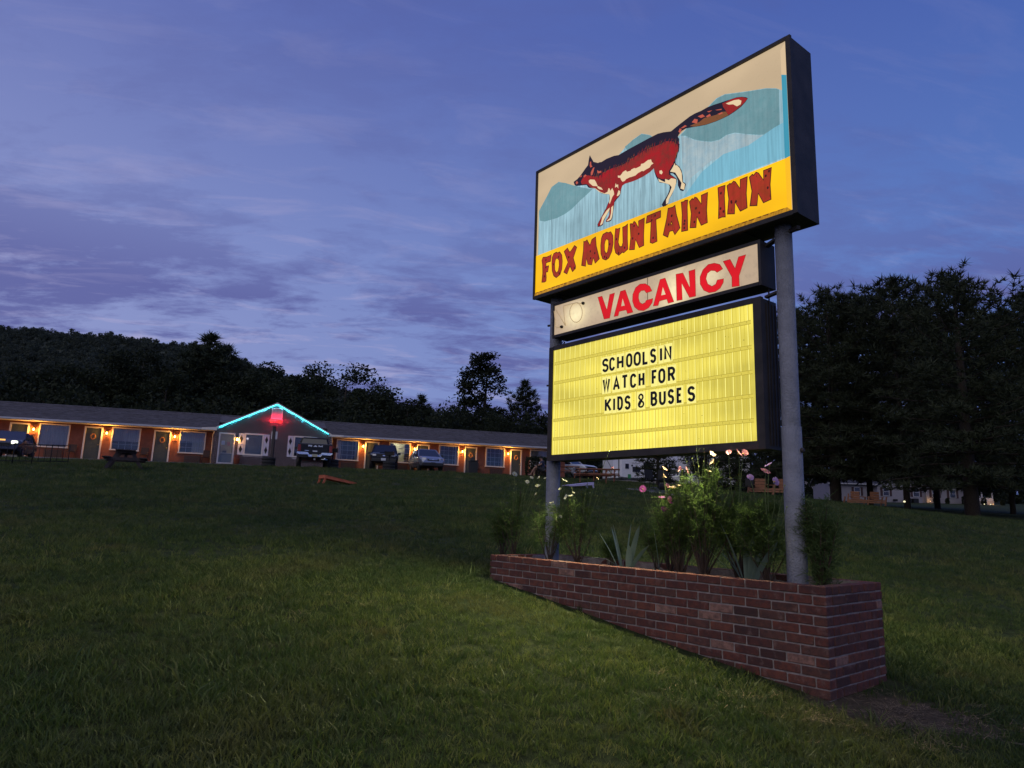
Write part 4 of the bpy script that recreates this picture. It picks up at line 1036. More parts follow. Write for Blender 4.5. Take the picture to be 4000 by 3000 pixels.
# the running fox: layered prints on the face
FXK = LIT('fox_black', (.016, .010, .020), 1.0, 0, 0, .1)
FXR = LIT('fox_red', (.36, .010, .010), 1.0, .1, .2, .1, col2=(.21, .025, .014))
FXC = LIT('fox_cream', (.78, .60, .36), 1.0, 0, .15)
FXB = LIT('fox_brown', (.20, .075, .025), 1.0, 0, .3)
FXP = LIT('fox_pink', (.50, .10, .06), 1.0, 0, .2)
b = MB()
b.prism(zz(nums(SIL)), ys - .0050, ys - .0044, mi=0, back=False)
b.prism(zz(nums(RED_)), ys - .0058, ys - .0053, mi=1, back=False)
b.prism(zz(nums(REDTIP)), ys - .0058, ys - .0053, mi=1, back=False)
b.prism(zz(nums(BROWN)), ys - .0058, ys - .0053, mi=3, back=False)
for s_ in CREAM: b.prism(zz(nums(s_)), ys - .0066, ys - .0061, mi=2, back=False)
for s_ in PINK: b.prism(zz(nums(s_)), ys - .0066, ys - .0061, mi=4, back=False)
# ragged fur strokes where black back meets red flank
RP = nums(RED_)
for i in range(3, 22):
    (a, c_), (e, g) = RP[i], RP[i + 1]
    for t_ in range(5):
        f = lr.random(); x, z = a + (e - a) * f, c_ + (g - c_) * f
        L = lr.uniform(.02, .05); b.prism([(x - .004, z - SB - .01), (x + .006, z - SB - .01), (x + .012, z - SB + L)], ys - .0062, ys - .0059, mi=lr.choice((1, 1, 3)), back=False)
        x += .01; b.prism([(x - .004, z - SB + .01), (x + .005, z - SB + .012), (x - .004, z - SB - L)], ys - .0064, ys - .00595, mi=0, back=False)
b.build('fox_picture', [FXK, FXR, FXC, FXB, FXP], main)
# the far side carries plain lit faces too
b = MB(); b.prism([(X0 + .03, Z0 + .03), (X1 - .03, Z0 + .03), (X1 - .03, Z1 - .03), (X0 + .03, Z1 - .03)], .176, .178); b.build('rear_face', BLU, main)

# brackets and conduit stubs
b = MB(); b.bar((1.45, 0, 3.845 - SB), (1.56, -.06, 3.83 - SB), .03); b.bar((1.33, -.02, 3.80 - SB), (1.22, -.02, 3.76 - SB), .05, .02); b.bar((1.33, -.02, 3.34 - SB), (1.22, -.02, 3.32 - SB), .04, .02)
b.bar((-1.49, -.02, 3.60 - SB), (-1.53, -.03, 3.60 - SB), .02); b.bar((-1.49, -.02, 2.9 - SB), (-1.525, -.03, 2.9 - SB), .018); b.build('bracket', STEEL, sign)
# vacancy cabinet
V0 = 5.115 - SK
vx0, vx1, vz0, vz1 = -1.345, 1.245, 3.405 - SB, 3.800 - SB
b = MB(); b.box(((vx0 + vx1) / 2, .0, (vz0 + vz1) / 2), (vx1 - vx0, .205, vz1 - vz0)); vac = b.build('vacancy_cabinet', STEEL, sign)
b = MB(); fw = .026
for cx in (vx0 + fw / 2 - .003, vx1 - fw / 2 + .003): b.box((cx, V0 - .002, (vz0 + vz1) / 2), (fw, .024, vz1 - vz0 + .006))
for cz in (vz0 + .015, vz1 - .012): b.box(((vx0 + vx1) / 2, V0 - .001, cz), (vx1 - vx0 - 2 * fw, .022, .030))
b.build('frame', STEEL, vac)
m = bpy.data.materials.new('vacancy_plastic'); m.use_nodes = True; t = m.node_tree; t.nodes.clear(); n = N(t)
oc = n.add('ShaderNodeTexCoord').outputs['Object']; sx_ = n.add('ShaderNodeSeparateXYZ', {0: oc})
# glow of short tubes behind the sheet, painted into its emission as lobes
def lobe(x0, z0, wx, wz):
    a = n.math('POWER', n.math('DIVIDE', n.math('SUBTRACT', sx_.outputs[0], x0), wx), 2); e = n.math('POWER', n.math('DIVIDE', n.math('SUBTRACT', sx_.outputs[2], z0), wz), 2)
    return n.math('EXPONENT', n.math('MULTIPLY', n.math('ADD', a, e), -1.0))
s_ = n.math('ADD', n.math('ADD', lobe(-.98, 3.60 - SB, .17, .13), n.math('MULTIPLY', lobe(.34, 3.55 - SB, .17, .2), .9)), n.math('MULTIPLY', lobe(-.45, 3.62 - SB, .3, .1), .3))
s_ = n.math('ADD', s_, n.math('MULTIPLY', lobe(.72, 3.6 - SB, .15, .12), .55))
g = n.ramp(n.noise(oc, 18, 6, .7), [(.3, .8), (.5, 1)])
c = n.mix(n.math('MINIMUM', s_, 1.0), (.44, .315, .19), (.98, .83, .47))
c = n.mix(1.0, c, g, 'MULTIPLY')
pr = n.add('ShaderNodeBsdfPrincipled', {'Roughness': .35, 'Base Color': (.3, .26, .2, 1), 'Emission Strength': 1.0, 'Emission Color': c}); n.add('ShaderNodeOutputMaterial', {0: pr.outputs[0]})
b = MB(); b.prism([(vx0 + .022, vz0 + .022), (vx1 - .022, vz0 + .022), (vx1 - .022, vz1 - .022), (vx0 + .022, vz1 - .022)], V0 - .006, V0 - .002); b.build('face', m, vac)
VR = LIT('vacancy_red', (.62, .008, .012), 1.0, .05, .1, .22)
VO = LIT('vacancy_outline', (.22, .02, .01), 1.0)
for pl, hl in VAC:
    b = MB(); P = nums(pl); H = nums(hl) if hl else None
    b.prism(zz(P), V0 - .0092, V0 - .0084, zz(H) if H else None, 0, back=False); outline(b, P, .004, V0 - .0096, 1)
    b.build('letter', [VR, VO], vac)
TUBE = M('glass_tube_glow', (.62, .48, .28), .15, 0, emit=(.42, .30, .15), es=.55)  # tube is switched off; a faint emission is put into its glass
for s_ in NOT:
    P = zz(nums(s_)); b = MB(); b.tube([(x, V0 - .022, z) for x, z in P], .0042, 6); b.build('neon_tube', TUBE, vac)
for x, z in ((-1.194, 3.506), (-.863, 3.704)):
    b = MB(); b.lathe([(0, -.036), (.008, -.036), (.011, -.026), (.017, -.022), (.017, -.006), (.010, -.004)], 12, (x, V0, z - SB), 'Y'); b.build('electrode', M('electrode_rubber', (.03, .022, .018), .6), vac)
b = MB(); b.box((.02, V0 - .0072, 3.62 - SB), (.010, .0006, .30)); b.build('sheet_joint', LIT('joint_brown', (.16, .11, .07), 1.0), vac)
b = MB(); b.prism([(vx0 + .03, vz0 + .03), (vx1 - .03, vz0 + .03), (vx1 - .03, vz1 - .03), (vx0 + .03, vz1 - .03)], .104, .106); b.build('rear_face', BEI, vac)
# message cabinet with changeable letters
mx0, mx1, mz0, mz1 = -1.335, 1.225, 2.040 - SB, 3.300 - SB
b = MB(); b.box(((mx0 + mx1) / 2, .015, (mz0 + mz1) / 2), (mx1 - mx0, .225, mz1 - mz0)); msg = b.build('message_cabinet', STEEL, sign)
b = MB()
b.box((-1.36, V0 + .004, (mz0 + mz1) / 2), (.062, .04, mz1 - mz0)); b.box((1.198, V0 + .004, (mz0 + mz1) / 2), (.075, .04, mz1 - mz0 + .01))
b.box((-.08, V0 + .003, mz0 + .028), (2.51, .042, .064)); b.box((-.08, V0 + .003, mz1 - .018), (2.48, .042, .048)); b.build('frame', STEEL, msg)
b = MB()
for k in range(5): b.box((1.229, .015, 0.18 + k * .0 + (mz0 + mz1) / 2), (.008, .012 + 0 * k, mz1 - mz0 - .06)) if k == 0 else b.box((1.229, -.07 + k * .045, (mz0 + mz1) / 2), (.008, .012, mz1 - mz0 - .06))
b.build('side_rib', STEEL, msg)
LEM = (.86, .72, .125)
PAN = LIT('lemon_plastic', (.80, .675, .105), 1.08, .10, .12, .27)
fx0, fx1, fz0, fz1 = -1.325, 1.158, 2.104 - SB, 3.262 - SB
b = MB(); b.prism([(fx0, fz0), (fx1, fz0), (fx1, fz1), (fx0, fz1)], V0 - .004, V0); b.build('face', PAN, msg)
RIBL = LIT('lemon_rib_lit', (.95, .86, .24), 1.06); RIBD = LIT('lemon_rib_shade', (.62, .50, .05), 1.0)  # rib relief put into colour: a lit strip beside shaded ones
b = MB(); b.box((0, 0, 0), (.007, .004, fz1 - fz0), mi=0); b.box((.0065, .0006, 0), (.006, .003, fz1 - fz0), mi=1); b.box((-.034, .0012, 0), (.004, .0016, fz1 - fz0), mi=1); rib = b.mesh('rib', [RIBL, RIBD])
k = 0
while fx0 + .035 + .0772 * k < fx1 - .01:
    o = bpy.data.objects.new('rib', rib); COL.objects.link(o); o.parent = msg; o.location = (fx0 + .035 + .0772 * k, V0 - .0052, (fz0 + fz1) / 2); k += 1
TRK = LIT('track_plastic', (.70, .58, .085), 1.0, 0, .12); TRL = LIT('track_line', (.36, .28, .03), 1.0, 0, .3)
for zt in (3.103, 2.888, 2.676, 2.475, 2.272):
    b = MB(); b.box((-.085, V0 - .0100, zt - SB), (2.44, .004, .026), mi=0)
    for dz_, th in ((.015, .0030), (-.015, .0030)): b.box((-.085, V0 - .0112, zt - SB + dz_), (2.44, .004, th), mi=1)
    for q in range(38): x = -1.29 + q * .0645; b.box((x, V0 - .0112, zt - SB + (.004 if q % 2 else -.004)), (.003, .003, .016), mi=1)
    b.build('letter_track', [TRK, TRL], msg)
GLY = M('black_letter_acrylic', (.012, .008, .007), .5, var=.4, vs=60)
CARD = LIT('letter_card', (.93, .83, .24), 1.06); CARDE = LIT('letter_card_edge', (.60, .50, .07), 1.0)
rows = [('SCHOOLSIN', [(-.569, -.486), (-.472, -.398), (-.366, -.284), (-.246, -.17), (-.147, -.062), (-.036, .033), (.058, .126), (.168, .206), (.227, .308)], 2.905, 3.047),
        ('WATCHFOR', [(-.561, -.464), (-.42, -.332), (-.307, -.223), (-.194, -.118), (-.086, -.017), (.076, .141), (.155, .233), (.267, .346)], 2.697, 2.840),
        ('KIDS&BUSES', [(-.529, -.443), (-.425, -.385), (-.36, -.291), (-.264, -.192), (-.1, -.02), (.062, .136), (.162, .236), (.264, .331), (.364, .425), (.486, .562)], 2.492, 2.633)]
for txt, xsn, zb, zt in rows:
    for k, (ch, (a, c_)) in enumerate(zip(txt, xsn)):
        j = rng.uniform(-.002, .002); b = MB()
        b.box(((a + c_) / 2, V0 - .0135, (zb + zt) / 2 - SB + j), (c_ - a + .026, .0012, zt - zb + .034), mi=1)
        x0_, z0_, w_c, h_c = a - .003, zb - SB + j, c_ - a + .006, zt - zb
        ribbon(b, [(a - .013, z0_ - .017), (c_ + .013, z0_ - .017), (c_ + .013, z0_ + h_c + .017), (a - .013, z0_ + h_c + .017), (a - .013, z0_ - .017)], .0018, V0 - .0148, V0 - .0145, 2)
        glyph(b, ch, x0_, z0_, w_c, h_c, .0262 if ch != '&' else .018, V0 - .0170, V0 - .0152, 0)
        b.build('letter', [GLY, CARD, CARDE], msg)
b = MB()   # dead insects and grit stuck to the lit sheet
for _ in range(46):
    x, z, q = rng.uniform(fx0 + .03, fx1 - .03), rng.uniform(fz0 + .02, fz1 - .02), rng.uniform(.0012, .0038)
    b.prism([(x + q * math.cos(a), z + q * 1.3 * math.sin(a)) for a in [k * 1.256 for k in range(5)]], V0 - .0085, V0 - .0078, back=False)
b.build('speck', M('seam_black', (.01, .01, .01)), msg, kind='stuff')
b = MB(); b.prism([(fx0, fz0), (fx1, fz0), (fx1, fz1), (fx0, fz1)], .128, .131); b.build('rear_face', PAN, msg)
b = MB(); b.tube([(-1.22, -.05, 3.40 - SB), (-1.2, -.07, 3.37 - SB), (-1.23, -.08, 3.34 - SB), (-1.25, -.06, 3.31 - SB)], .004, 5); b.tube([(-1.26, -.05, 3.31 - SB), (-1.21, -.06, 3.35 - SB)], .008, 5); b.build('loose_wire', M('wire_black', (.01, .01, .01)), sign)

# unseen spots added front and rear, standing in for the boxes' own light
def sign_fill_spot(x, y, z, e, out, dn=0):
    l = bpy.data.lights.new('sign_fill_spot', 'SPOT'); l.energy = e; l.color = (.96, .90, .52); l.spot_size = R(172); l.spot_blend = .55; l.shadow_soft_size = .012
    o = bpy.data.objects.new('sign_fill_spot', l); COL.objects.link(o); o.location = sl_(x, y, z)
    d = (n1 * out + Vector((0, 0, -dn))).normalized(); o.rotation_euler = d.to_track_quat('-Z', 'Y').to_euler()
for x in (-1.12, -.70, -.28, .14, .55, .93):
    sign_fill_spot(x, -.19, 2.22, 52, -1, .32); sign_fill_spot(x, -.165, 3.0, 22, -1)
for x in (-1.3, -.45, .4, 1.3): sign_fill_spot(x, -.21, 4.2, 20, -1)
for x in (-1.0, 0, 1.0):
    sign_fill_spot(x, .17, 2.6, 90, 1); sign_fill_spot(x, .24, 4.3, 90, 1)

# ================================================================ BRICK PLANTER
PA = R(-49.1)
pd = Vector((math.cos(PA), math.sin(PA), 0)); pn = Vector((-math.sin(PA), math.cos(PA), 0))
A0 = Vector((2.192, 4.989, 0)); ZT = 1.036; PL, PW = 3.60, .92
planter = thing('brick_planter', 'long red brick flower planter round the feet of the sign', 'planter', (A0.x, A0.y, 0), PA)
def pw(x, y, z=0): return A0 + pd * x + pn * y + Vector((0, 0, z))
MO = M('planter_mortar', (.30, .25, .235), .95, var=.35, vs=14, bump=.6, bs=60)
b = MB(); zlo = -.15
b.box((-PL / 2, .052, (ZT - .008 + zlo) / 2), (PL - .012, .086, ZT - .008 - zlo)); b.box((-PL / 2, PW - .052, (ZT - .009 + zlo) / 2), (PL - .012, .086, ZT - .009 - zlo))
b.box((-.052, PW / 2, (ZT - .010 + zlo) / 2), (.086, PW - .19, ZT - .010 - zlo)); b.box((-PL + .052, PW / 2, (ZT - .010 + zlo) / 2), (.086, PW - .19, ZT - .010 - zlo)); b.build('mortar_bed', MO, planter)
m = bpy.data.materials.new('old_red_brick'); m.use_nodes = True; t = m.node_tree; t.nodes.clear(); n = N(t)
oc = n.add('ShaderNodeTexCoord').outputs['Object']; oi = n.add('ShaderNodeObjectInfo').outputs['Random']
base = n.ramp(oi, [(0, (.070, .032, .028)), (.12, (.115, .040, .031)), (.45, (.155, .048, .034)), (.72, (.185, .062, .040)), (.88, (.115, .052, .038)), (.965, (.15, .06, .045)), (.97, (.32, .17, .13))])
of = n.add('ShaderNodeVectorMath', {0: oc}); of.operation = 'ADD'
cmb = n.add('ShaderNodeCombineXYZ', {0: n.math('MULTIPLY', oi, 37), 1: n.math('MULTIPLY', oi, 91), 2: 0.0}); t.links.new(cmb.outputs[0], of.inputs[1])
v = of.outputs[0]
c = n.mix(n.ramp(n.noise(v, 22, 8, .7), [(.35, .75), (.6, 0)]), base, (.045, .028, .03))
c = n.mix(n.ramp(n.noise(v, 12, 7, .65), [(.56, 0), (.76, .55)]), c, (.30, .20, .17))
c = n.mix(n.ramp(n.noise(v, 70, 4, .7), [(.55, 0), (.8, .5)]), c, (.16, .075, .05))
pr = n.add('ShaderNodeBsdfPrincipled', {'Base Color': c, 'Roughness': .88}); pr.inputs['Specular IOR Level'].default_value = .3
bn = n.add('ShaderNodeBump', {'Height': n.noise(v, 85, 8, .75), 'Strength': .7, 'Distance': .006}); t.links.new(bn.outputs[0], pr.inputs['Normal'])
n.add('ShaderNodeOutputMaterial', {0: pr.outputs[0]}); OLD = m
def brick_mesh_(L, W_, H, seed):
    r = random.Random(seed); b = MB(); c_ = .004
    # a chamfered, slightly uneven block
    vs = []
    for sx__ in (-1, 1):
        for sy__ in (-1, 1):
            for sz__ in (-1, 1):
                p = Vector((sx__ * L / 2, sy__ * W_ / 2, sz__ * H / 2)); j = Vector([r.uniform(-.0015, .0015) for _ in range(3)])
                for ax in range(3):
                    q = p.copy()
                    for a2 in range(3):
                        if a2 != ax: q[a2] -= (c_ if p[a2] > 0 else -c_)
                    vs.append(q + j)
    import bmesh
    bmh = bmesh.new()
    for q in vs: bmh.verts.new(q)
    bmesh.ops.convex_hull(bmh, input=bmh.verts); bmesh.ops.recalc_face_normals(bmh, faces=bmh.faces)
    me = bpy.data.meshes.new('brick'); bmh.to_mesh(me); bmh.free(); me.materials.append(OLD); return me
BM = {'f': [brick_mesh_(.1945, .095, .0565, k) for k in range(4)], 'h': [brick_mesh_(.0925, .095, .0565, 9)], 'e': [brick_mesh_(.095, .1945, .0565, 14), brick_mesh_(.095, .1945, .0565, 15)], 'q': [brick_mesh_(.095, .0925, .0565, 19)]}
br = random.Random(21)
def put(kind, x, y, z):
    w = pw(x, y); 
    if z + .035 < G(w.x, w.y) - .03: return
    o = bpy.data.objects.new('brick', br.choice(BM[kind])); COL.objects.link(o); o.parent = planter
    o.location = (x, y, z + br.uniform(-.0012, .0012)); o.rotation_euler = (br.uniform(-.008, .008), 0, br.uniform(-.012, .012))
for row in range(13):
    z = ZT - .0335 - .0677 * row; off = (row % 2) * .1035
    # front and back faces: stretchers from the near end
    for face_y in (.0475 + br.uniform(-.001, .001), PW - .0475):
        x = -.0985 - off
        if off: put('h', -.047, face_y, z)
        while x - .0985 > -PL - .02 and not (face_y > .5 and row > 3 and x < -.25):
            put('f', x, face_y, z); x -= .207
        if face_y > .5 and row > 3: continue
        if x + .1 > -PL + .03: put('h', x + .052, face_y, z)
    # near and far ends
    for ex in (-.0475, -PL + .0475):
        if ex < -1 and row > 4: continue
        y = .1 + .1 + (.1035 if row % 2 == 0 else 0)
        if row % 2 == 0: put('q', ex, .149, z)
        while y + .1 < PW - .09: put('e', ex, y, z); y += .207
        if PW - .1 - (y - .1) > .06: put('q', ex, y - .05, z)
# soil with mulch
b = MB(); b.sm = True; k = 40; j = 10
b.add([(-PL + .1 + (PL - .2) * i / k, .1 + (PW - .2) * q / j, ZT - .095 + .02 * math.sin(i * 1.3 + q) + rng.uniform(-.008, .008)) for q in range(j + 1) for i in range(k + 1)], [(q * (k + 1) + i, q * (k + 1) + i + 1, (q + 1) * (k + 1) + i + 1, (q + 1) * (k + 1) + i) for q in range(j) for i in range(k)])
b.build('soil', M('dark_soil', (.022, .016, .012), .95, var=.5, vs=30, bump=1, bs=60), planter)
b = MB()
for _ in range(1700):
    x, y = rng.uniform(-PL + .1, -.1), rng.uniform(.1, PW - .1); L = rng.uniform(.01, .035)
    b.box((x, y, ZT - .08 + rng.uniform(-.005, .015)), (L, L * .35, .004), rng.uniform(0, 6.28), rx=rng.uniform(-.5, .5), ry=rng.uniform(-.4, .4))
b.build('mulch', M('mulch_chip', (.07, .045, .03), .9, var=.5, vs=40, cols=(.15, .10, .07)), planter, kind='stuff')

# ================================================================ GRASS (uncountable)
m = bpy.data.materials.new('grass_blade'); m.use_nodes = True; t = m.node_tree; t.nodes.clear(); n = N(t)
oi = n.add('ShaderNodeObjectInfo'); loc, rnd_ = oi.outputs['Location'], oi.outputs['Random']
c = n.ramp(rnd_, [(0, (.034, .062, .014)), (.5, (.078, .115, .024)), (.85, (.145, .175, .038)), (1, (.21, .20, .07))])
c = n.mix(n.ramp(n.noise(loc, .75, 5, .6), [(.50, 0), (.70, .8)]), c, (.13, .12, .042))
c = n.mix(n.ramp(n.noise(n.scale(loc, (1, 1, 0), (7, 3, 0)), .5, 4, .6), [(.40, .55), (.58, 0)]), c, (.03, .065, .018))
c = n.mix(n.ramp(n.noise(n.scale(loc, (1, 1, 0), (3, 9, 0)), 1.4, 3, .6), [(.62, 0), (.78, .7)]), c, (.15, .095, .04))
pr = n.add('ShaderNodeBsdfPrincipled', {'Base Color': c, 'Roughness': .55}); pr.inputs['Specular IOR Level'].default_value = .35
tr = n.add('ShaderNodeBsdfTranslucent', {0: c}); mx = n.add('ShaderNodeMixShader', {0: .45, 1: pr.outputs[0], 2: tr.outputs[0]})
n.add('ShaderNodeOutputMaterial', {0: mx.outputs[0]}); GRASS = m
def blade(b, x, y, h, wd, r, bend):
    a = r.uniform(0, 6.283); u = Vector((math.cos(a), math.sin(a), 0)) * wd / 2
    q = r.uniform(0, 6.283); d = Vector((math.cos(q), math.sin(q), 0)) * h * bend
    p0 = Vector((x, y, -.006)); p1 = p0 + Vector((0, 0, h * .55)) + d * .3; p2 = p0 + Vector((0, 0, h)) + d
    b.add([p0 - u, p0 + u, p1 + u * .8, p1 - u * .8, p2], [(0, 1, 2, 3), (3, 2, 4)], 0, False)
gr = random.Random(17); tufts = []
for k in range(8):
    b = MB(); nb = (16, 18, 14, 16, 20, 12, 16, 15)[k]; R_ = .05
    for _ in range(nb):
        a = gr.uniform(0, 6.28); q = R_ * gr.random() ** .5
        blade(b, q * math.cos(a), q * math.sin(a), gr.uniform(.018, .052) * (1.35 if k == 5 else 1), gr.uniform(.0034, .0066), gr, gr.uniform(.25, 1.25))
    tufts.append(loose(b, 'grass_tuft', GRASS))
pts = []; sz = []
def in_planter(x, y):
    d = Vector((x, y, 0)) - A0; u, v_ = d.dot(pd), d.dot(pn); return -PL - .03 < u < .03 and -.03 < v_ < PW + .03
npr = np.random.RandomState(4)
def sow(r0, r1, dens, scl, amax=48):
    area = math.radians(2 * amax) * (r1 * r1 - r0 * r0) / 2; k = int(area * dens)
    rr = np.sqrt(npr.uniform(r0 * r0, r1 * r1, k)); aa = np.radians(npr.uniform(-amax, amax, k))
    x, y = rr * np.sin(aa), rr * np.cos(aa) - .3; z = gz(x, y)
    bmp = np.sin(x * 1.9 + 1.3 * np.sin(y * .8)) * np.cos(y * 2.3 + x * .6) * .008
    patch = np.sin(x * 1.1 + 2 * np.sin(y * .7)) * np.sin(y * 1.3 + 1.5 * np.sin(x * .9))
    for i in range(k):
        xi, yi = float(x[i]), float(y[i])
        if in_planter(xi, yi): continue
        dd = ((xi - 2.60) / .62) ** 2 + ((yi - 4.92) / .38) ** 2 + (npr.rand() - .5) * 1.3
        if dd < .8: continue
        dv = Vector((xi, yi, 0)) - A0; du, dn_ = dv.dot(pd), dv.dot(pn)
        if -PL - .1 < du < .2 and -.16 - .05 * npr.rand() < dn_ < PW + .05 and npr.rand() < .86: continue
        u, o_ = mu(xi, yi)
        if o_ > -9.45 and -22 < u < 45: continue
        pts.append((xi, yi, float(z[i] + bmp[i]))); sz.append(scl * (1 + .30 * patch[i] + npr.uniform(-.25, .3)) * (1.5 if npr.rand() < .03 else 1))
sow(1.6, 5, 520, 1.0); sow(5, 9, 420, 1.0); sow(9, 15, 180, 1.15); sow(15, 26, 65, 1.7); sow(26, 52, 20, 2.3, 42)
instancer('grass', pts, tufts, (.75, 1.3), 'stuff', .15, 3, scales=sz)
# taller seed-stalks and dry wisps scattered through the near lawn
tall = []
for k in range(4):
    b = MB()
    for _ in range(5): blade(b, gr.uniform(-.03, .03), gr.uniform(-.03, .03), gr.uniform(.07, .13), .0035, gr, gr.uniform(.4, 1.1))
    tall.append(loose(b, 'grass_wisp', GRASS))
pts2 = [p for p in pts if npr.rand() < .010 and p[1] < 16]
instancer('long_grass', pts2, tall, (.7, 1.25), 'stuff', .2, 9)
# dry straw lying at several worn patches
straw = []
for k in range(3):
    b = MB()
    for _ in range(16):
        a = gr.uniform(0, 6.28); p = Vector((gr.uniform(-.08, .08), gr.uniform(-.06, .06), gr.uniform(.006, .03))); d = Vector((math.cos(a), math.sin(a), gr.uniform(-.1, .25))) * gr.uniform(.04, .10)
        s_ = Vector((-d.y, d.x, 0)).normalized() * .0016; b.add([p - s_, p + s_, p + d], [(0, 1, 2)], 0, False)
    straw.append(loose(b, 'straw_wisp', M('dry_straw', (.22, .15, .075), .8, var=.3, vs=20)))
pts3 = []
for cx, cy, rr_, k in ((2.6, 4.75, .45, 90), (-1.3, 6.3, .5, 14), (1.6, 4.6, .3, 16)):
    for _ in range(k):
        x, y = cx + gr.gauss(0, rr_), cy + gr.gauss(0, rr_ * .6)
        if not in_planter(x, y): pts3.append((x, y, G(x, y) + .004))
instancer('straw', pts3, straw, (.7, 1.3), 'stuff', .1, 12)

# ================================================================ FLOWER BED
FOL = leaf_mat('feathery_leaf', (.065, .11, .028), (.13, .195, .042), .12, .45)
FOL2 = leaf_mat('bushy_leaf', (.06, .10, .034), (.11, .165, .045), .1, .4)
STEM = M('green_stem', (.12, .16, .05), .7, var=.3, vs=20)
STEMB = M('brown_stem', (.06, .035, .022), .8, var=.3, vs=20)
pr_ = random.Random(33)
GRPC = 'cosmos plants in the brick planter'
def bush(label, X, y, h, spread, stems, seed, dens=1., bare=.25, mat=FOL, name='cosmos_plant', group=GRPC, cat='plant', brown=True):
    r = random.Random(seed); w = sl_(X, y, ZT - .07)
    th = thing(name, label, cat, w, SA, group)
    sb, fb = MB(), MB(); tv = []; tf = []
    def needle(p, d, L, wd):
        u = d.cross(rv3(r)); 
        if u.length < .05: return
        u.normalize(); k = len(tv); tv.extend([p - u * wd, p + u * wd, p + d * L]); tf.append((k, k + 1, k + 2))
    def frond(p, d, L):
        # a feathery leaf: a fine rib with thread-like leaflets on both sides
        needle(p, d, L, .0018); s_ = d.cross(Vector((0, 0, 1)));
        if s_.length < .05: s_ = Vector((1, 0, 0))
        s_.normalize()
        for k in range(6):
            f = .15 + .14 * k; q = p + d * L * f
            for sg in (-1, 1): needle(q, (d * .8 + s_ * sg * r.uniform(.4, .9) + rv3(r, .25)).normalized(), L * r.uniform(.3, .55) * (1.1 - f * .5), .0016)
    for i in range(stems):
        a = r.uniform(0, 6.283); reach = spread * r.uniform(.25, 1); hh = h * r.uniform(.72, 1.02) * (1 - .25 * (reach / spread) ** 2)
        p = Vector((r.uniform(-.02, .02), r.uniform(-.02, .02), 0)); end = Vector((math.cos(a) * reach, math.sin(a) * reach * .8, hh))
        mid = Vector((end.x * .55, end.y * .55, hh * .45)); path = []
        for k in range(7):
            f = k / 6; path.append((1 - f) ** 2 * p + 2 * f * (1 - f) * mid + f * f * end + rv3(r, .006))
        sb.tube(path, [.0062 * (1 - .7 * k / 6) for k in range(7)], 4, 1 if brown else 0)
        for k in range(1, 7):
            f = k / 6
            if f < bare: continue
            for _ in range(4 if f > .5 else 2):
                o = path[k - 1].lerp(path[k], r.random()); d = (rv3(r) + Vector((end.x, end.y, 0)) * .8 + Vector((0, 0, .9))).normalized(); L = r.uniform(.06, .15) * (1.15 - .5 * f)
                sb.tube([o, o + d * L * .5 + rv3(r, .004), o + d * L], [.0026, .002, .0012], 3, 0)
                for q in range(int(7 * dens)):
                    g = r.uniform(.15, 1); frond(o + d * L * g, (d * .4 + rv3(r) + Vector((0, 0, .25))).normalized(), r.uniform(.035, .075))
    sb.build('stem', [STEM, STEMB], th); fb.add(tv, tf, 0, False); fb.build('foliage', mat, th)
    return th
B = {}
specs = [('low feathery plant at the far left end of the planter', -2.20, -.06, .58, .19, 9, 1, 1.0), ('tall white-flowered cosmos left of the left sign post', -1.92, -.13, .82, .20, 8, 2, .9),
 ('loose feathery cosmos wrapped around the foot of the left post', -1.30, -.14, .62, .30, 9, 3, .8), ('open tree-shaped cosmos with bare forking stems right of the left post', -.97, -.05, .84, .27, 10, 4, .9),
 ('short feathery cosmos behind the middle iris leaves', -.07, .10, .48, .14, 7, 5, .9), ('small upright cosmos with magenta flowers before the pad of grass', .15, .02, .62, .15, 8, 6, 1.),
 ('cosmos with pale pink flowers left of the tallest clump', .36, -.10, .84, .22, 11, 7, 1.1), ('tallest and widest cosmos clump under the message panel', .62, -.12, 1.0, .30, 18, 8, 1.2),
 ('dark bushy cosmos right of the tallest clump', .88, .0, .80, .28, 15, 9, 1.2), ('cosmos with mauve flowers against the right post', 1.17, -.05, .72, .20, 12, 10, 1.2),
 ('rounded bright-topped bush beyond the right post', 1.57, .02, .74, .18, 13, 11, 1.0), ('tiny seedling bush between the two clumps at the left', -.62, .08, .26, .12, 6, 12, 1.0)]
for i, (lab, X, y, h, sp_, st_, sd, dn) in enumerate(specs):
    B[i] = bush(lab, X, y, h, sp_ * (1.3 if i != 10 else 1.0), int(st_ * (1.55 if i in (5, 6, 7, 8, 9) else 1.25)), sd, dn, bare=.15 if i == 10 else .42, mat=FOL2 if i == 10 else FOL)
# cosmos flowers: eight notched petals round a yellow disc
pm = MB(); pm.sm = True
pm.add([(0, 0, 0), (.006, .010, .001), (.0105, .022, .003), (.010, .031, .003), (.004, .034, .002), (0, .0318, .002), (-.004, .034, .002), (-.010, .031, .003), (-.0105, .022, .003), (-.006, .010, .001)], [(0, 1, 2, 3, 4, 5, 6, 7, 8, 9)])
def petal_mat(name, c0): return M(name, c0, .55, var=.10, vs=60, trans=.5)
PM = {'w': petal_mat('cream_petal', (.78, .76, .56)), 'y': petal_mat('peach_petal', (.80, .56, .38)), 'p': petal_mat('pink_petal', (.72, .30, .36)), 'v': petal_mat('mauve_petal', (.52, .34, .66)), 'm': petal_mat('magenta_petal', (.46, .10, .36))}
PME = {k: pm.mesh('petal', v) for k, v in PM.items()}
cm = MB(); cm.lathe([(0, .004), (.005, .0035), (.0062, 0), (.005, -.004), (.002, -.008), (0, -.009)], 8); CEN = {k: cm.mesh('flower', M('flower_disc', (.55, .38, .05), .8, var=.4, vs=200)) for k in 'a'}['a']
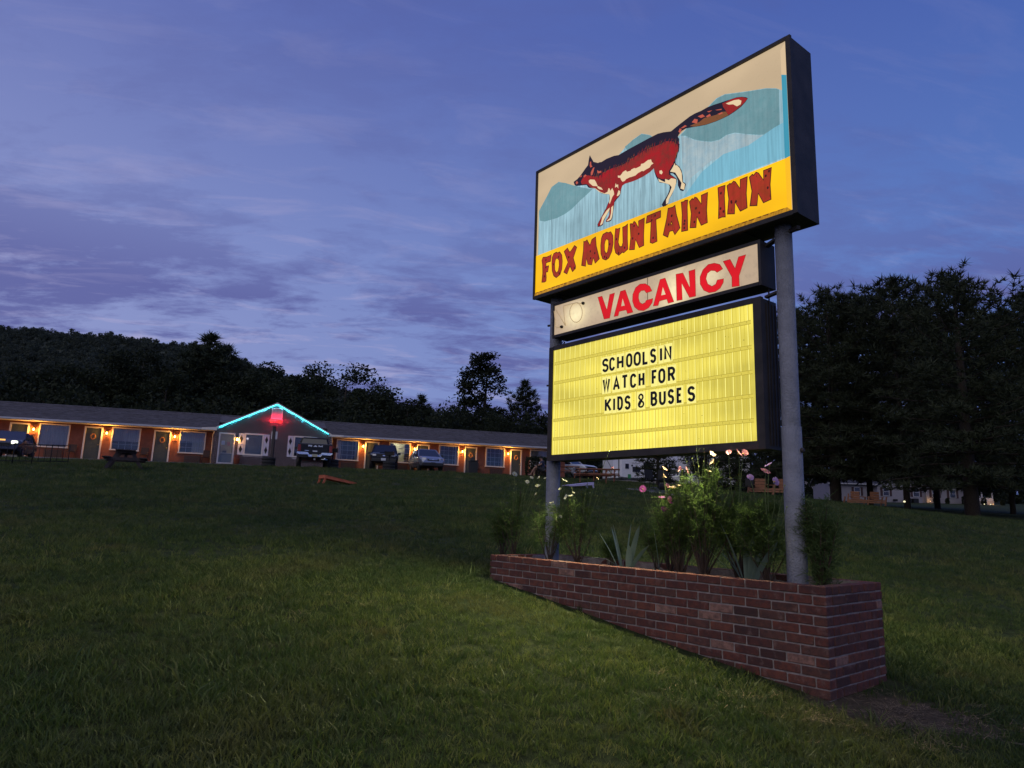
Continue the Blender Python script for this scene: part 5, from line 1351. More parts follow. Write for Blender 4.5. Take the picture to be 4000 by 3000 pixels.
BUD = MB(); BUD.lathe([(0, .008), (.004, .006), (.006, 0), (.004, -.006), (0, -.008)], 8); BUDM = BUD.mesh('bud', M('bud_green', (.22, .26, .06), .7))
fr = random.Random(8)
def flower(th, X, z, y, colr, size=1., tilt=None, yaw=None, npet=8):
    """stalk from the plant's crown to the flower; petals are parts of the flower"""
    X = 4.35 - (4.35 - X) * (SK + y) / 5.25; z = CAM_Z + (z - CAM_Z) * (SK + y) / 5.25
    w = sl_(X, y, z); inv = Matrix.Rotation(-SA, 3, 'Z'); l = inv @ (w - th.location)
    b = MB(); s0 = Vector((l.x * .55, l.y * .55, l.z * .62)); d = l - s0; bend = rv3(fr, .02)
    b.tube([s0, s0 + d * .4 + bend, s0 + d * .8 + bend * .6, l], [.0030, .0026, .0022, .0018], 4); b.build('stalk', STEM, th)
    if colr == 'b':
        o = bpy.data.objects.new('bud', BUDM); COL.objects.link(o); o.parent = th; o.location = l; return
    o = bpy.data.objects.new('flower', CEN); COL.objects.link(o); o.parent = th; o.location = l
    o.rotation_euler = (tilt if tilt is not None else fr.uniform(-1.2, 1.2), fr.uniform(-.6, .6) if yaw is None else yaw, fr.uniform(0, 6.28)); o.scale = (size,) * 3
    cup = fr.uniform(.0, .7)
    for k in range(npet):
        q = bpy.data.objects.new('petal', PME[colr]); COL.objects.link(q); q.parent = o; q.rotation_euler = (cup + fr.uniform(-.12, .12), fr.uniform(-.2, .2), k * 6.283 / 8 + fr.uniform(-.05, .05))
Wf = [(-2.125, 1.922, 1, 1.), (-1.887, 1.831, 1, .7), (-1.817, 1.874, 1, .7), (-1.679, 1.871, 1, .75), (-1.579, 1.86, 1, .7), (-1.706, 1.771, 1, .95), (-1.729, 1.689, 1, .6), (-1.328, 1.737, 2, .7), (-1.287, 1.841, 2, .75), (-1.246, 1.821, 2, .6), (-1.234, 1.658, 2, .95), (-1.17, 1.666, 2, 1.), (-1.469, 1.594, 2, .75), (-1.317, 1.451, 2, .6), (-1.124, 1.698, 3, .6)]
for X, z, pl_, s_ in Wf: flower(B[pl_], X, z, -.20, 'w', s_)
for X, z, pl_, s_, c_ in [(-.61, 2.117, 3, .7, 'b'), (-.559, 1.942, 3, .6, 'p'), (-.779, 1.845, 3, .6, 'y'), (.083, 1.915, 6, 1.0, 'y'), (.082, 1.844, 6, .9, 'y'), (.12, 1.761, 6, .7, 'p'), (.185, 1.744, 6, 1., 'y'), (.252, 1.759, 6, .9, 'y'), (.289, 1.907, 6, .95, 'p'), (.346, 1.901, 6, 1., 'p'), (.463, 1.775, 7, .6, 'w'), (.579, 1.88, 7, .95, 'y'), (.625, 2.031, 7, .9, 'y'), (.631, 1.955, 7, 1.1, 'y'),
                         (.794, 2.03, 8, .9, 'p'), (.887, 2.023, 8, 1.2, 'p'), (.936, 2.021, 8, 1.1, 'p'), (1.17, 1.916, 9, 1.1, 'v'), (1.134, 1.869, 9, 1.2, 'p'), (.988, 1.814, 9, 1.0, 'v'), (1.21, 1.781, 9, 1.15, 'v'), (-.169, 1.735, 5, 1.0, 'm'), (.062, 1.648, 5, 1.0, 'm'), (.139, 1.639, 6, .9, 'p'), (.154, 1.604, 6, .8, 'm'), (.088, 1.55, 5, .9, 'm'), (.12, 1.55, 5, .6, 'm')]:
    flower(B[pl_], X, z, -.22, c_, s_, tilt=fr.uniform(.5, 1.3) if c_ in 'vp' else None)
for k in range(26):
    i = fr.choice((1, 3, 6, 7, 7, 8, 9)); X = specs[i][1] + fr.uniform(-.22, .22); flower(B[i], X, ZT + specs[i][3] * fr.uniform(.75, 1.08), -.15 + fr.uniform(-.08, .08), 'b')
# long bright stems reaching over the lower edge of the message cabinet
b = MB()
for (x0, x1, z1) in ((.05, .02, 1.12), (-.02, -.10, 1.02), (.10, .20, 1.0)):
    b.tube([(x0 * .3, -.05, .6), ((x0 + x1) / 2, -.09, .85), (x1, -.10, z1)], [.003, .0024, .0015], 4)
    for k in range(7): f = .3 + .1 * k; p = Vector((x0 * .3, -.05, .6)).lerp(Vector((x1, -.10, z1)), f); b.tube([p, p + Vector((fr.uniform(-.05, .05), fr.uniform(-.03, .03), .04))], [.0015, .0006], 3)
b.build('flower_stem', STEM, B[7])

# bearded-iris fans: every sword leaf a part
IRI = M('iris_leaf', (.15, .21, .165), .5, var=.3, vs=5, stretch=(6, 6, .8), trans=.25, cols=(.22, .29, .21))
def sword(th, base, lean, L, wd, droop=0., seed=0):
    r = random.Random(seed); b = MB(); b.sm = True; vs = []
    d = Vector(lean); side = Vector((-d.y, d.x, 0)); side = side.normalized() if side.length > .02 else Vector((1, 0, 0))
    side = (side * .75 + Vector((1, 0, 0)) * .5).normalized()
    p = Vector(base); n_ = 9
    for k in range(n_):
        f = k / (n_ - 1); w2 = wd * 1.6 * (.62 + .9 * f) * (1 - f) ** .55 if f > .35 else wd * 1.6 * (.62 + .9 * f) * (1 - .35) ** .55 * 1.0
        q = p + Vector((d.x * f * L * (1 + f * .4), d.y * f * L * (1 + f * .4), L * (f - droop * f * f)))
        vs += [q - side * w2 / 2, q + Vector((0, .004, 0)), q + side * w2 / 2]
    fs = []
    for k in range(n_ - 1):
        o = 3 * k; fs += [(o, o + 1, o + 4, o + 3), (o + 1, o + 2, o + 5, o + 4)]
    b.add(vs, fs); return b.build('leaf', IRI, th)
def iris(label, X, y, leaves):
    th = thing('iris_plant', label, 'plant', sl_(X, y, ZT - .07), SA, 'irises in the brick planter')
    for k, (bx, lx, ly, L, wd, dr) in enumerate(leaves): sword(th, (bx, 0.01 * k % .05, 0), (lx, ly, 0), L, wd, dr, k)
    return th
iris('fan of blue-green sword leaves in the middle of the planter', -.33, -.10, [(-.03, -.55, 0, .34, .045, 0), (-.01, -.32, .1, .40, .045, 0), (.0, -.12, -.1, .42, .05, 0), (.03, .02, .1, .44, .045, 0), (.06, .22, 0, .43, .045, 0), (.09, .12, -.1, .24, .05, 0), (.1, .5, .1, .28, .04, .1), (-.02, -.95, -.2, .34, .04, .82)])
iris('single broad grey iris leaf rising between two cosmos', .20, -.18, [(0, -.12, 0, .40, .05, 0), (.02, .3, .1, .12, .02, .5), (-.03, -.6, 0, .10, .025, .4)])
iris('large dark iris fan left of the right post with one leaf bent left', .98, -.12, [(-.02, -.85, -.1, .38, .055, .0), (0, -.5, .1, .42, .05, 0), (.01, -.25, -.1, .47, .055, 0), (.03, -.05, .1, .50, .06, 0), (.05, .12, 0, .46, .06, 0), (.08, .3, .1, .48, .05, 0), (.10, .45, 0, .36, .045, 0), (.0, -.65, .2, .30, .04, .2)])
# small fallen dry leaves on the soil
b = MB()
for _ in range(26):
    x = gr.uniform(-1.0, 1.0); p = sl_(x, gr.uniform(-.24, .1), ZT - .045); a = gr.uniform(0, 6.28); L = gr.uniform(.03, .09); d = Vector((math.cos(a), math.sin(a), .2)) * L; s_ = Vector((-d.y, d.x, .004)) * .18
    b.add([p - d * .5, p - s_ + Vector((0, 0, .008)), p + d * .5, p + s_], [(0, 1, 2, 3)], 0, False)
b.build('fallen_leaves', M('dry_leaf', (.26, .19, .13), .8, var=.4, vs=9), kind='stuff')

# ================================================================ TREES
trr = random.Random(101)
# behind the motel: every crown that can be told apart is a tree
protos = []
for k, (h, w, cl, lv, sp_) in enumerate(((15, 5.2, 62, 170, .05), (13, 4.4, 55, 170, .15), (16, 4.6, 64, 160, .3), (12, 5.4, 58, 180, .0))):
    tb, cb = tree_broad('t', random.Random(40 + k), h, w, cl, lv, .34, sp_)
    protos.append((h, tb.mesh('trunk', BARK), cb.mesh('crown', LEAF)))
for k, (h, w) in enumerate(((17, 4.6), (14, 3.8))):
    tb, cb = tree_pine('p', random.Random(60 + k), h, w, 17, .55, .75, .28, .1, .95)
    protos.append((h, tb.mesh('trunk', BARK), cb.mesh('crown', NEEDLE)))
def place_tree(x, y, top, kind, label, group, name='tree', sx=1., rot=None, sink=.3):
    h, tm, cm_ = protos[kind]; z = G(x, y) - sink; s_ = (top - z) / (h + (1.35 if kind < 4 else .5))
    th = thing(name, label, 'tree', (x, y, z), trr.uniform(0, 6.28) if rot is None else rot, group); th.scale = (s_ * sx, s_ * sx, s_)
    for nm, me in (('trunk', tm), ('crown', cm_)):
        o = bpy.data.objects.new(nm, me); COL.objects.link(o); o.parent = th
    return th
def P2(px, py, d):
    """a surveyed bearing and height turned into ground coordinates at distance d"""
    q = w_ + rt * ((px - 2000) / 2752) + upv * ((1500 - py) / 2752); q = q * (d / q.y); return q.x, q.y, q.z + CAM_Z
GT = 'trees behind the motel'
TL = [(-60, 1440, 74, 0, 'leafy tree at the far left edge over the motel roof'), (70, 1430, 80, 3, 'wide dark tree second from the left behind the roof'), (190, 1405, 76, 0, 'rounded tree above the left window pair'), (300, 1425, 83, 2, 'narrow leafy tree left of the dome-shaped one'), (400, 1400, 78, 3, 'low broad tree above the second wall lamp'),
      (560, 1345, 80, 0, 'dome-topped tree whose crown stands out over the mountain foot'), (660, 1420, 76, 1, 'shorter tree in the notch left of the tall pine'), (830, 1287, 86, 4, 'tallest ragged pine crossing the mountain skyline'), (885, 1335, 88, 4, 'ragged pine whose top touches the ridge beside the tallest pine'), (760, 1390, 82, 5, 'smaller pine tucked beside the tallest one'), (940, 1425, 78, 1, 'leafy tree directly left of the office peak'),
      (1030, 1400, 84, 2, 'pointed tree behind the office gable'), (1120, 1440, 77, 3, 'low wide tree right of the office peak'), (1210, 1450, 80, 0, 'leafy tree above the black pickup'), (1350, 1400, 84, 0, 'round-headed tree that tops the ridge line in the middle'), (1440, 1455, 78, 2, 'tree with a small knob crown right of the round-headed one'),
      (1530, 1500, 80, 3, 'broad low tree above the silver car'), (1650, 1505, 82, 5, 'small pine peeping over the falling ridge'), (1590, 1530, 76, 1, 'short leafy tree above the black car'), (1750, 1555, 78, 0, 'dark tree at the foot of the ridge right part'), (1830, 1540, 84, 3, 'wide tree under the tall lone tree'), (1960, 1570, 80, 1, 'leafy tree between the two lone silhouettes'), (2100, 1570, 82, 2, 'tree right behind the left sign post'), (2010, 1600, 74, 3, 'lowest tree just above the right wing roof')]
for px, py, d, kd, lab in TL:
    x, y, z = P2(px, py + (28 if px > 1400 else 0), d); place_tree(x, y, z, kd, lab, GT, 'pine_tree' if kd > 3 else 'leafy_tree', sx=1.6 if px in (830, 885) else trr.uniform(1.1, 1.4))
# undergrowth that closes the gaps behind the roof: one mass
cb = MB()
for k in range(150):
    u = -22 + k * .46; p = mw(u, trr.uniform(15, 26)); leaf_quads(cb, (p.x, p.y, G(p.x, p.y) + trr.uniform(1, 6.5)), 180, 2.1, .36, trr, .95)
cb.build('undergrowth', LEAF, kind='stuff')
# two lone silhouettes against the sky
tb, cb = tree_broad('l', random.Random(77), 17, 4.3, 84, 120, .32, .7, .3, gap=.18)
protos.append((17, tb.mesh('trunk', BARK), cb.mesh('crown', LEAF)))
x, y, z = P2(1893, 1366, 92); place_tree(x, y, z, 6, 'tall tapering tree with sky showing through its branches', None, 'leafy_tree', sx=1.25, rot=1.1)
tb, cb = tree_pine('l2', random.Random(78), 15, 3.2, 15, .42, .66, .22, .20, 1.1)
protos.append((15, tb.mesh('trunk', BARK), cb.mesh('crown', NEEDLE)))
x, y, z = P2(2052, 1475, 90); place_tree(x, y, z, 7, 'pine with a round top and gappy lower limbs left of the sign post', None, 'pine_tree', sx=1.2, rot=.5)

# the stand of white pines at the right
pines = []
for k, (h, w, wh, fl_, tr_, cl_) in enumerate(((19, 6.4, 21, .28, .40, .12), (18, 6.2, 21, .24, .19, .135))):
    tb, cb = tree_pine('wp', random.Random(90 + k), h, w, wh, fl_, .58, tr_, cl_, 1.35)
    protos.append((h, tb.mesh('trunk', BARK), cb.mesh('crown', NEEDLE)))
GP = 'white pines beside the lawn'
for px, py, d, kd, sx, lab in [(3222, 1115, 60, 8, 1.0, 'white pine whose trunk stands just right of the thick sign post'), (3715, 1035, 45, 8, 1.08, 'largest white pine with the thick bare trunk nearest the camera'), (3480, 1060, 56, 9, 1.05, 'white pine between the two thick trunks behind the path light'),
                            (3985, 1110, 52, 9, 1.0, 'white pine at the right edge of the picture'), (3350, 1130, 68, 9, 1.1, 'white pine behind the wooden glider chairs'), (3880, 1200, 66, 9, 1.0, 'white pine behind the small lit porch'), (4250, 1150, 60, 9, 1.05, 'white pine just outside the right edge'), (3600, 1180, 76, 9, 1.1, 'back-row white pine over the gabled house'), (3090, 1190, 66, 9, .95, 'white pine hidden behind the sign cabinets')]:
    x, y, z = P2(px, py, d); place_tree(x, y, z, kd, lab, GP, 'white_pine', sx=sx)
# far wood behind the house and the trailers
cb = MB()
for k in range(170):
    x = trr.uniform(5, 150); y = 150 + trr.uniform(-6, 20) + .1 * x; leaf_quads(cb, (x, y, G(min(x, 90), 120) + 1.2 + trr.uniform(1, 11) * (.55 + .45 * math.sin(x * .13) ** 2)), 60, 3.4, 1.2, trr, .9)
for k in range(90):
    x = trr.uniform(4, 40); y = 92 + trr.uniform(-4, 8); leaf_quads(cb, (x, y, G(x, y) + trr.uniform(.6, 8)), 90, 2.4, .7, trr, .9)
cb.build('far_wood', LEAF, kind='stuff')

# clipped evergreen hedge by the last room, dark shrub beside the trailer
def shrub(name, lab, x, y, dims, n_, size=.10, cat='shrub', mat=LEAF):
    th = thing(name, lab, cat, (x, y, G(x, y)), 0); b = MB()
    vs = []; fs = []
    for _ in range(n_):
        d = rv3(trr); m_ = max(abs(d.x), abs(d.y), abs(d.z)); d = d / (m_ ** .75); p = Vector((d.x * dims[0], d.y * dims[1], dims[2] * (1 + .97 * d.z))) * trr.uniform(.86, 1.02)
        u = rv3(trr); v_ = u.cross(rv3(trr)).normalized(); s_ = size * trr.uniform(.5, 1.2); k = len(vs); vs += [p - u * s_, p - v_ * s_ * .5, p + u * s_, p + v_ * s_ * .5]; fs.append((k, k + 1, k + 2, k + 3))
    b.add(vs, fs, 0, False); b.build('foliage', mat, th)
    b = MB(); b.tube([(0, 0, -.1), (0, 0, dims[2])], [.06, .03], 6)
    for k in range(5): a = k * 1.26; b.tube([(0, 0, .2), (dims[0] * .6 * math.cos(a), dims[1] * .6 * math.sin(a), dims[2] * 1.3)], [.03, .01], 4)
    b.build('stem', BARK, th); return th
shrub('hedge', 'clipped dark evergreen hedge beside the seated person and the last lit window', 1.75, 46.2, (.72, .55, .66), 2600, .075, 'hedge')
tb, cb = tree_pine('dk', random.Random(5), 5.2, 1.6, 15, .7, .33, .09, .05, 1.5)
protos.append((5.2, tb.mesh('trunk', BARK), cb.mesh('crown', NEEDLE)))
x, y, _ = P2(2570, 1890, 41); place_tree(x, y, G(x, y) + 5.6, 10, 'small dark evergreen in front of the white travel trailer', None, 'evergreen_tree', sink=.05)
x, y, _ = P2(2880, 1890, 44); place_tree(x, y, G(x, y) + 6.4, 10, 'dark evergreen behind the pink flowers near the right post', None, 'evergreen_tree', sx=1.2, sink=.05)
x, y, _ = P2(2760, 1890, 58); place_tree(x, y, G(x, y) + 6.0, 3, 'dark round tree right of the towed trailer', None, 'leafy_tree', sx=1.0, sink=.05)

# ================================================================ VEHICLES  (local +Y is the vehicle's front)
CARG = GLASS('car_glass', (.10, .11, .12), .93, .02)
CARG = M('car_window', (.012, .013, .018), .06, 0, spec=.9)
TYRE = M('tyre_rubber', (.018, .018, .019), .9, bump=.3)
RIM = M('alloy_rim', (.32, .33, .36), .35, .8)
PLAST = M('black_trim', (.016, .016, .018), .6)
CHROME = M('chrome', (.62, .65, .72), .15, 1.)
LENS = M('headlight_lens', (.45, .46, .50), .12, .3)
TAIL = M('tail_lens', (.22, .012, .012), .2)
PLATE = M('licence_plate', (.55, .57, .62), .5, emit=(.5, .55, .7), es=.0)
def ring(y, zb, zs, zt, wb, ws, wt): return [(-wb, y, zb), (-ws, y, (zb + zs) / 2), (-ws, y, zs), (-wt, y, zt), (wt, y, zt), (ws, y, zs), (ws, y, (zb + zs) / 2), (wb, y, zb)]
def wheel(th, x, y, r, w):
    b = MB(); s_ = 1 if x > 0 else -1
    b.lathe([(r * .62, -w / 2), (r * .93, -w / 2), (r, -w * .32), (r, w * .32), (r * .93, w / 2), (r * .62, w / 2)], 22, (x, y, r), 'X', close=True); t_ = b.build('wheel', TYRE, th)
    b = MB(); b.lathe([(0, s_ * w * .30), (r * .16, s_ * w * .34), (r * .2, s_ * w * .25), (r * .5, s_ * w * .2), (r * .63, s_ * w * .42), (r * .63, -s_ * w * .3)], 20, (x, y, r), 'X')
    for k in range(6):
        a = k * 1.047; b.bar((x + s_ * w * .36, y + r * .12 * math.cos(a), r + r * .12 * math.sin(a)), (x + s_ * w * .40, y + r * .6 * math.cos(a), r + r * .6 * math.sin(a)), r * .13, .02)
    b.build('rim', RIM, t_)
def vehicle(label, loc, rz, paint, st, cab, wheels, cat='car', name='parked_car', group=None, roof_rails=False):
    th = thing(name, label, cat, loc, rz, group)
    b = MB(); b.loft([ring(*s_) for s_ in st], sm=False); body = b.build('body', [paint, PLAST], th, bevel=.035)
    # greenhouse: cab = (y_rear, y_front, z0, w0, y_rear_top, y_front_top, z1, w1)
    yr, yf, z0, w0, yrt, yft, z1, w1 = cab
    b = MB(); i_ = .012; b.loft([[(-w0 + i_, yr, z0 - .02), (w0 - i_, yr, z0 - .02), (w0 - i_, yf, z0 - .02), (-w0 + i_, yf, z0 - .02)], [(-w1 + i_, yrt, z1), (w1 - i_, yrt, z1), (w1 - i_, yft, z1), (-w1 + i_, yft, z1)]], sm=False); b.build('windows', CARG, th)
    b = MB(); b.loft([[(-w1 - .01, yrt - .03, z1 - .03), (w1 + .01, yrt - .03, z1 - .03), (w1 + .01, yft + .03, z1 - .03), (-w1 - .01, yft + .03, z1 - .03)], [(-w1 + .06, yrt + .04, z1 + .06), (w1 - .06, yrt + .04, z1 + .06), (w1 - .06, yft - .06, z1 + .05), (-w1 + .06, yft - .06, z1 + .05)]], sm=False); b.build('roof', paint, th, bevel=.02)
    for s_ in (-1, 1):
        b = MB()
        for (a, c_) in (((s_ * w0, yf, z0), (s_ * w1, yft, z1)), ((s_ * w0, yr, z0), (s_ * w1, yrt, z1)), ((s_ * w0, (yr * .45 + yf * .55), z0), (s_ * w1, (yrt * .45 + yft * .55), z1)), ((s_ * w0, yr * .75 + yf * .25, z0), (s_ * w1, yrt * .8 + yft * .2, z1))): b.bar(a, c_, .07, .07)
        b.build('pillar', paint, th)
        b = MB(); b.box((s_ * (w0 + .13), yf - .28, z0 + .1), (.20, .09, .15)); b.bar((s_ * w0, yf - .28, z0 + .06), (s_ * (w0 + .1), yf - .28, z0 + .08), .04); b.build('mirror', PLAST if cat != 'van' else paint, th, bevel=.015)
        if roof_rails:
            b = MB(); b.tube([(s_ * (w1 - .04), yrt + .15, z1 + .06), (s_ * (w1 - .04), yrt + .3, z1 + .11), (s_ * (w1 - .04), yft - .3, z1 + .11), (s_ * (w1 - .04), yft - .12, z1 + .06)], .018, 6); b.build('roof_rail', PLAST, th)
    for (x, y, r, w) in wheels:
        wheel(th, x, y, r, w); s_ = 1 if x > 0 else -1
        b = MB(); arc = [(x + s_ * (w / 2 - .10), y + (r + .06) * math.cos(a), r + (r + .06) * math.sin(a)) for a in [math.pi * q / 12 for q in range(-1, 14)]]
        b.tube(arc, .045, 6); b.prism([(p[1], p[2]) for p in arc], x + s_ * (w / 2 - .17), x + s_ * (w / 2 - .10), ax='YZ'); b.build('wheel_arch', PLAST, th)
    return th
def bx(th, nm, c_, d, mat, rz=0, bevel=0, rx=0):
    b = MB(); b.box(c_, d, rz, rx=rx); return b.build(nm, mat, th, bevel=bevel)
def pix(name, px, py, d): x, y, z = P2(px, py, d); return Vector((x, y, 0))
# --- dark SUV, front to the camera
BLK = M('black_paint', (.008, .008, .010), .18, 0, spec=.3)
p = pix('', 1478, 1835, 47.2); gzz = G(p.x, p.y)
suv = vehicle('black off-road SUV facing the lawn in front of the lit room window', (p.x, p.y + 2.0, gzz + .04), R(180 + 9), BLK,
    [(-2.38, .55, .92, 1.02, .80, .88, .80), (-2.3, .48, .98, 1.06, .84, .93, .86), (-1.0, .42, 1.0, 1.08, .86, .955, .88), (.9, .42, 1.0, 1.09, .86, .955, .88), (1.2, .42, .98, 1.13, .86, .955, .84), (2.1, .44, .95, 1.08, .84, .94, .80), (2.36, .50, .88, 1.00, .80, .86, .70)],
    (-2.25, 1.05, 1.05, .86, -1.95, .30, 1.72, .68), [(.80, 1.48, .39, .26), (-.80, 1.48, .39, .26), (.80, -1.40, .39, .26), (-.80, -1.40, .39, .26)], roof_rails=True)
bx(suv, 'grille', (0, 2.375, .86), (.92, .06, .20), PLAST); bx(suv, 'bumper', (0, 2.40, .58), (1.62, .16, .22), PLAST, bevel=.03); bx(suv, 'lower_grille', (0, 2.36, .66), (1.15, .18, .10), M('dark_metal', (.02, .02, .022), .5, .5))
for s_ in (-1, 1):
    bx(suv, 'headlight', (s_ * .66, 2.33, .90), (.34, .10, .13), LENS, rz=-s_ * .25, bevel=.02); b = MB(); b.lathe([(0, 0), (.055, 0), (.07, -.03)], 12, (s_ * .68, 2.47, .62), 'Y'); b.build('fog_lamp', LENS, suv)
b = MB(); b.box((.0, 2.42, .87), (.16, .02, .07)); b.build('badge', CHROME, suv); bx(suv, 'licence_plate', (.02, 2.50, .62), (.31, .02, .16), PLATE)
b = MB(); b.add([(-.33, 1.3, 1.15), (.33, 1.3, 1.15), (.28, 2.1, 1.11), (-.28, 2.1, 1.11), (-.29, 1.38, 1.19), (.29, 1.38, 1.19), (.24, 2.06, 1.135), (-.24, 2.06, 1.135)], [(4, 5, 6, 7), (0, 1, 5, 4), (1, 2, 6, 5), (2, 3, 7, 6), (3, 0, 4, 7)]); b.build('hood_scoop', BLK, suv)
# --- silver crossover, three-quarter front
SIL = M('silver_paint', (.30, .33, .42), .25, .55, spec=.6)
p = pix('', 1655, 1838, 50.2)
cr = vehicle('silver crossover parked right of the black SUV by the car park edge', (p.x + .0, p.y + 1.2, G(p.x, p.y) + .03), R(180 + 19), SIL,
    [(-2.25, .50, .85, .98, .74, .82, .72), (-2.1, .38, .92, 1.04, .80, .90, .80), (-1, .30, .95, 1.06, .82, .91, .83), (.9, .30, .93, 1.05, .82, .91, .83), (1.15, .30, .92, 1.06, .82, .91, .80), (1.85, .32, .85, .98, .80, .90, .72), (2.2, .36, .72, .84, .72, .80, .58), (2.28, .42, .62, .72, .62, .70, .5)],
    (-2.0, 1.15, 1.02, .82, -1.6, .10, 1.60, .62), [(.77, 1.32, .34, .22), (-.77, 1.32, .34, .22), (.77, -1.30, .34, .22), (-.77, -1.30, .34, .22)])
bx(cr, 'grille', (0, 2.27, .73), (.82, .08, .13), PLAST, bevel=.02); bx(cr, 'chrome_bar', (0, 2.315, .755), (.60, .02, .035), CHROME); bx(cr, 'badge', (0, 2.33, .755), (.10, .02, .08), CHROME, bevel=.01); bx(cr, 'bumper', (0, 2.22, .42), (1.5, .22, .24), PLAST, bevel=.04)
for s_ in (-1, 1): bx(cr, 'headlight', (s_ * .60, 2.12, .80), (.36, .20, .16), LENS, rz=-s_ * .5, bevel=.03)
b = MB(); glyph(b, '1', -.03, 0, .0601, .01, .004, 0, .001) if False else b.box((0, 2.34, .50), (.30, .02, .12)); b.build('licence_plate', PLAST, cr)
# --- black pickup seen from behind
p = pix('', 1172, 1826, 40.9); gzz = G(p.x, p.y)
pk = vehicle('big black pickup truck with its tailgate to the lawn in front of the office', (p.x - .1, p.y + 2.9, gzz + .02), R(17), BLK,
    [(-2.86, .72, 1.22, 1.40, .93, .965, .93), (-2.8, .66, 1.24, 1.42, .94, .985, .95), (-.95, .60, 1.24, 1.40, .94, .99, .95), (.9, .58, 1.22, 1.34, .94, .99, .92), (1.25, .58, 1.2, 1.36, .94, .99, .9), (2.6, .62, 1.12, 1.28, .92, .98, .84), (2.9, .68, 1.0, 1.16, .86, .9, .74)],
    (-.85, 1.35, 1.34, .90, -.62, .62, 1.93, .72), [(.84, 1.85, .42, .28), (-.84, 1.85, .42, .28), (.84, -1.75, .42, .28), (-.84, -1.75, .42, .28)], name='pickup_truck', cat='pickup truck')
tg = bx(pk, 'tailgate', (0, -2.875, 1.13), (1.52, .05, .50), BLK, bevel=.02)
for k, ch in enumerate('RAM'):
    b = MB(); glyph(b, ch, -.40 + k * .29, 1.215, .23, .115, .042, -2.918, -2.90); b.build('letter', M('letter_chrome', (.62, .65, .75), .45, .5), tg)
b = MB(); b.box((0, -2.905, 1.36), (1.2, .02, .05)); b.build('gate_lip', PLAST, tg); bx(tg, 'small_badge', (-.46, -2.908, 1.00), (.24, .01, .03), CHROME)
b = MB(); b.prism([(-.98, .82), (-.86, .76), (-.42, .76), (-.32, .66), (.32, .66), (.42, .76), (.86, .76), (.98, .82), (.98, .88), (.40, .88), (.30, .78), (-.30, .78), (-.40, .88), (-.98, .88)], -3.06, -2.86); b.build('rear_bumper', CHROME, pk, bevel=.02)
bx(pk, 'licence_plate', (0, -3.075, .72), (.31, .02, .15), M('tan_plate', (.40, .38, .27), .5)); bx(pk, 'plate_lamp', (0, -2.915, .98), (.26, .012, .07), M('sticker_white', (.55, .55, .62), .6))
for s_ in (-1, 1): bx(pk, 'tail_light', (s_ * .885, -2.87, 1.14), (.17, .08, .38), TAIL, bevel=.02)
b = MB(); b.lathe([(0, 0), (.05, 0), (.06, .03), (.06, .28), (.0, .28)], 12, (.58, -3.0, .56), 'Y'); b.tube([(.3, -2.95, .53), (.74, -3.02, .50)], .035, 8); b.build('exhaust_pipe', CHROME, pk)
bx(pk, 'tow_hitch', (0, -3.0, .50), (.10, .3, .09), M('hitch_metal', (.3, .3, .32), .4, .8)); bx(pk, 'lower_valance', (0, -2.93, .68), (1.85, .10, .14), PLAST); bx(pk, 'rear_glass_surround', (0, -.80, 1.37), (1.5, .04, .05), PLAST)
# --- dark car at the left edge with one lit headlight
GRY_ = M('dark_grey_paint', (.06, .065, .085), .2, .5)
p = pix('', -26, 1812, 38.2)
lc = vehicle('dark car at the left edge with one headlight on behind a black railing', (p.x - .35, p.y + 1.6, G(p.x, p.y) + .05), R(180 + 24), GRY_,
    [(-2.3, .50, .80, .92, .72, .80, .70), (-2.1, .32, .86, .98, .80, .90, .80), (-1, .28, .88, 1.0, .82, .92, .83), (.9, .28, .88, 1.0, .82, .92, .83), (1.25, .28, .86, .99, .82, .92, .80), (1.95, .30, .80, .90, .80, .90, .72), (2.3, .36, .66, .76, .70, .78, .56)],
    (-2.0, 1.25, .97, .83, -1.5, .25, 1.47, .62), [(.78, 1.38, .34, .22), (-.78, 1.38, .34, .22), (.78, -1.35, .34, .22), (-.78, -1.35, .34, .22)])
bx(lc, 'grille', (0, 2.33, .62), (.9, .06, .16), PLAST); bx(lc, 'headlight', (.58, 2.20, .72), (.36, .16, .15), LENS, rz=-.4, bevel=.03)
bx(lc, 'headlight', (-.58, 2.22, .74), (.30, .16, .22), GLOW('headlight_glow', (.95, 1.0, .80), 2.4), rz=.4, bevel=.05); bx(lc, 'turn_signal', (-.05, 2.345, .86), (.26, .03, .08), GLOW('indicator_glow', (1, .5, .12), 1.4))
# --- white 4x4 half hidden behind the left post and picnic table
WHT = M('white_paint', (.72, .74, .80), .3, .1, spec=.6)
p = pix('', 2225, 1866, 62)
wc = vehicle('white pickup with a black grille half hidden behind the left post', (p.x - .3, p.y + .8, G(p.x, p.y) + .04), R(180 + 48), WHT,
    [(-2.8, .60, 1.1, 1.25, .86, .93, .86), (-2.6, .52, 1.12, 1.27, .90, .97, .92), (-.8, .48, 1.12, 1.25, .92, .98, .92), (1.0, .48, 1.12, 1.25, .92, .98, .9), (1.3, .48, 1.1, 1.27, .92, .98, .88), (2.5, .52, 1.05, 1.20, .90, .96, .82), (2.8, .58, .95, 1.08, .84, .9, .74)],
    (-.9, 1.35, 1.22, .88, -.65, .6, 1.82, .70), [(.84, 1.75, .42, .28), (-.84, 1.75, .42, .28), (.84, -1.7, .42, .28), (-.84, -1.7, .42, .28)], name='pickup_truck', cat='pickup truck')
bx(wc, 'grille', (0, 2.80, .92), (1.25, .08, .26), PLAST, bevel=.03); bx(wc, 'bumper', (0, 2.84, .64), (1.75, .14, .18), CHROME, bevel=.03)
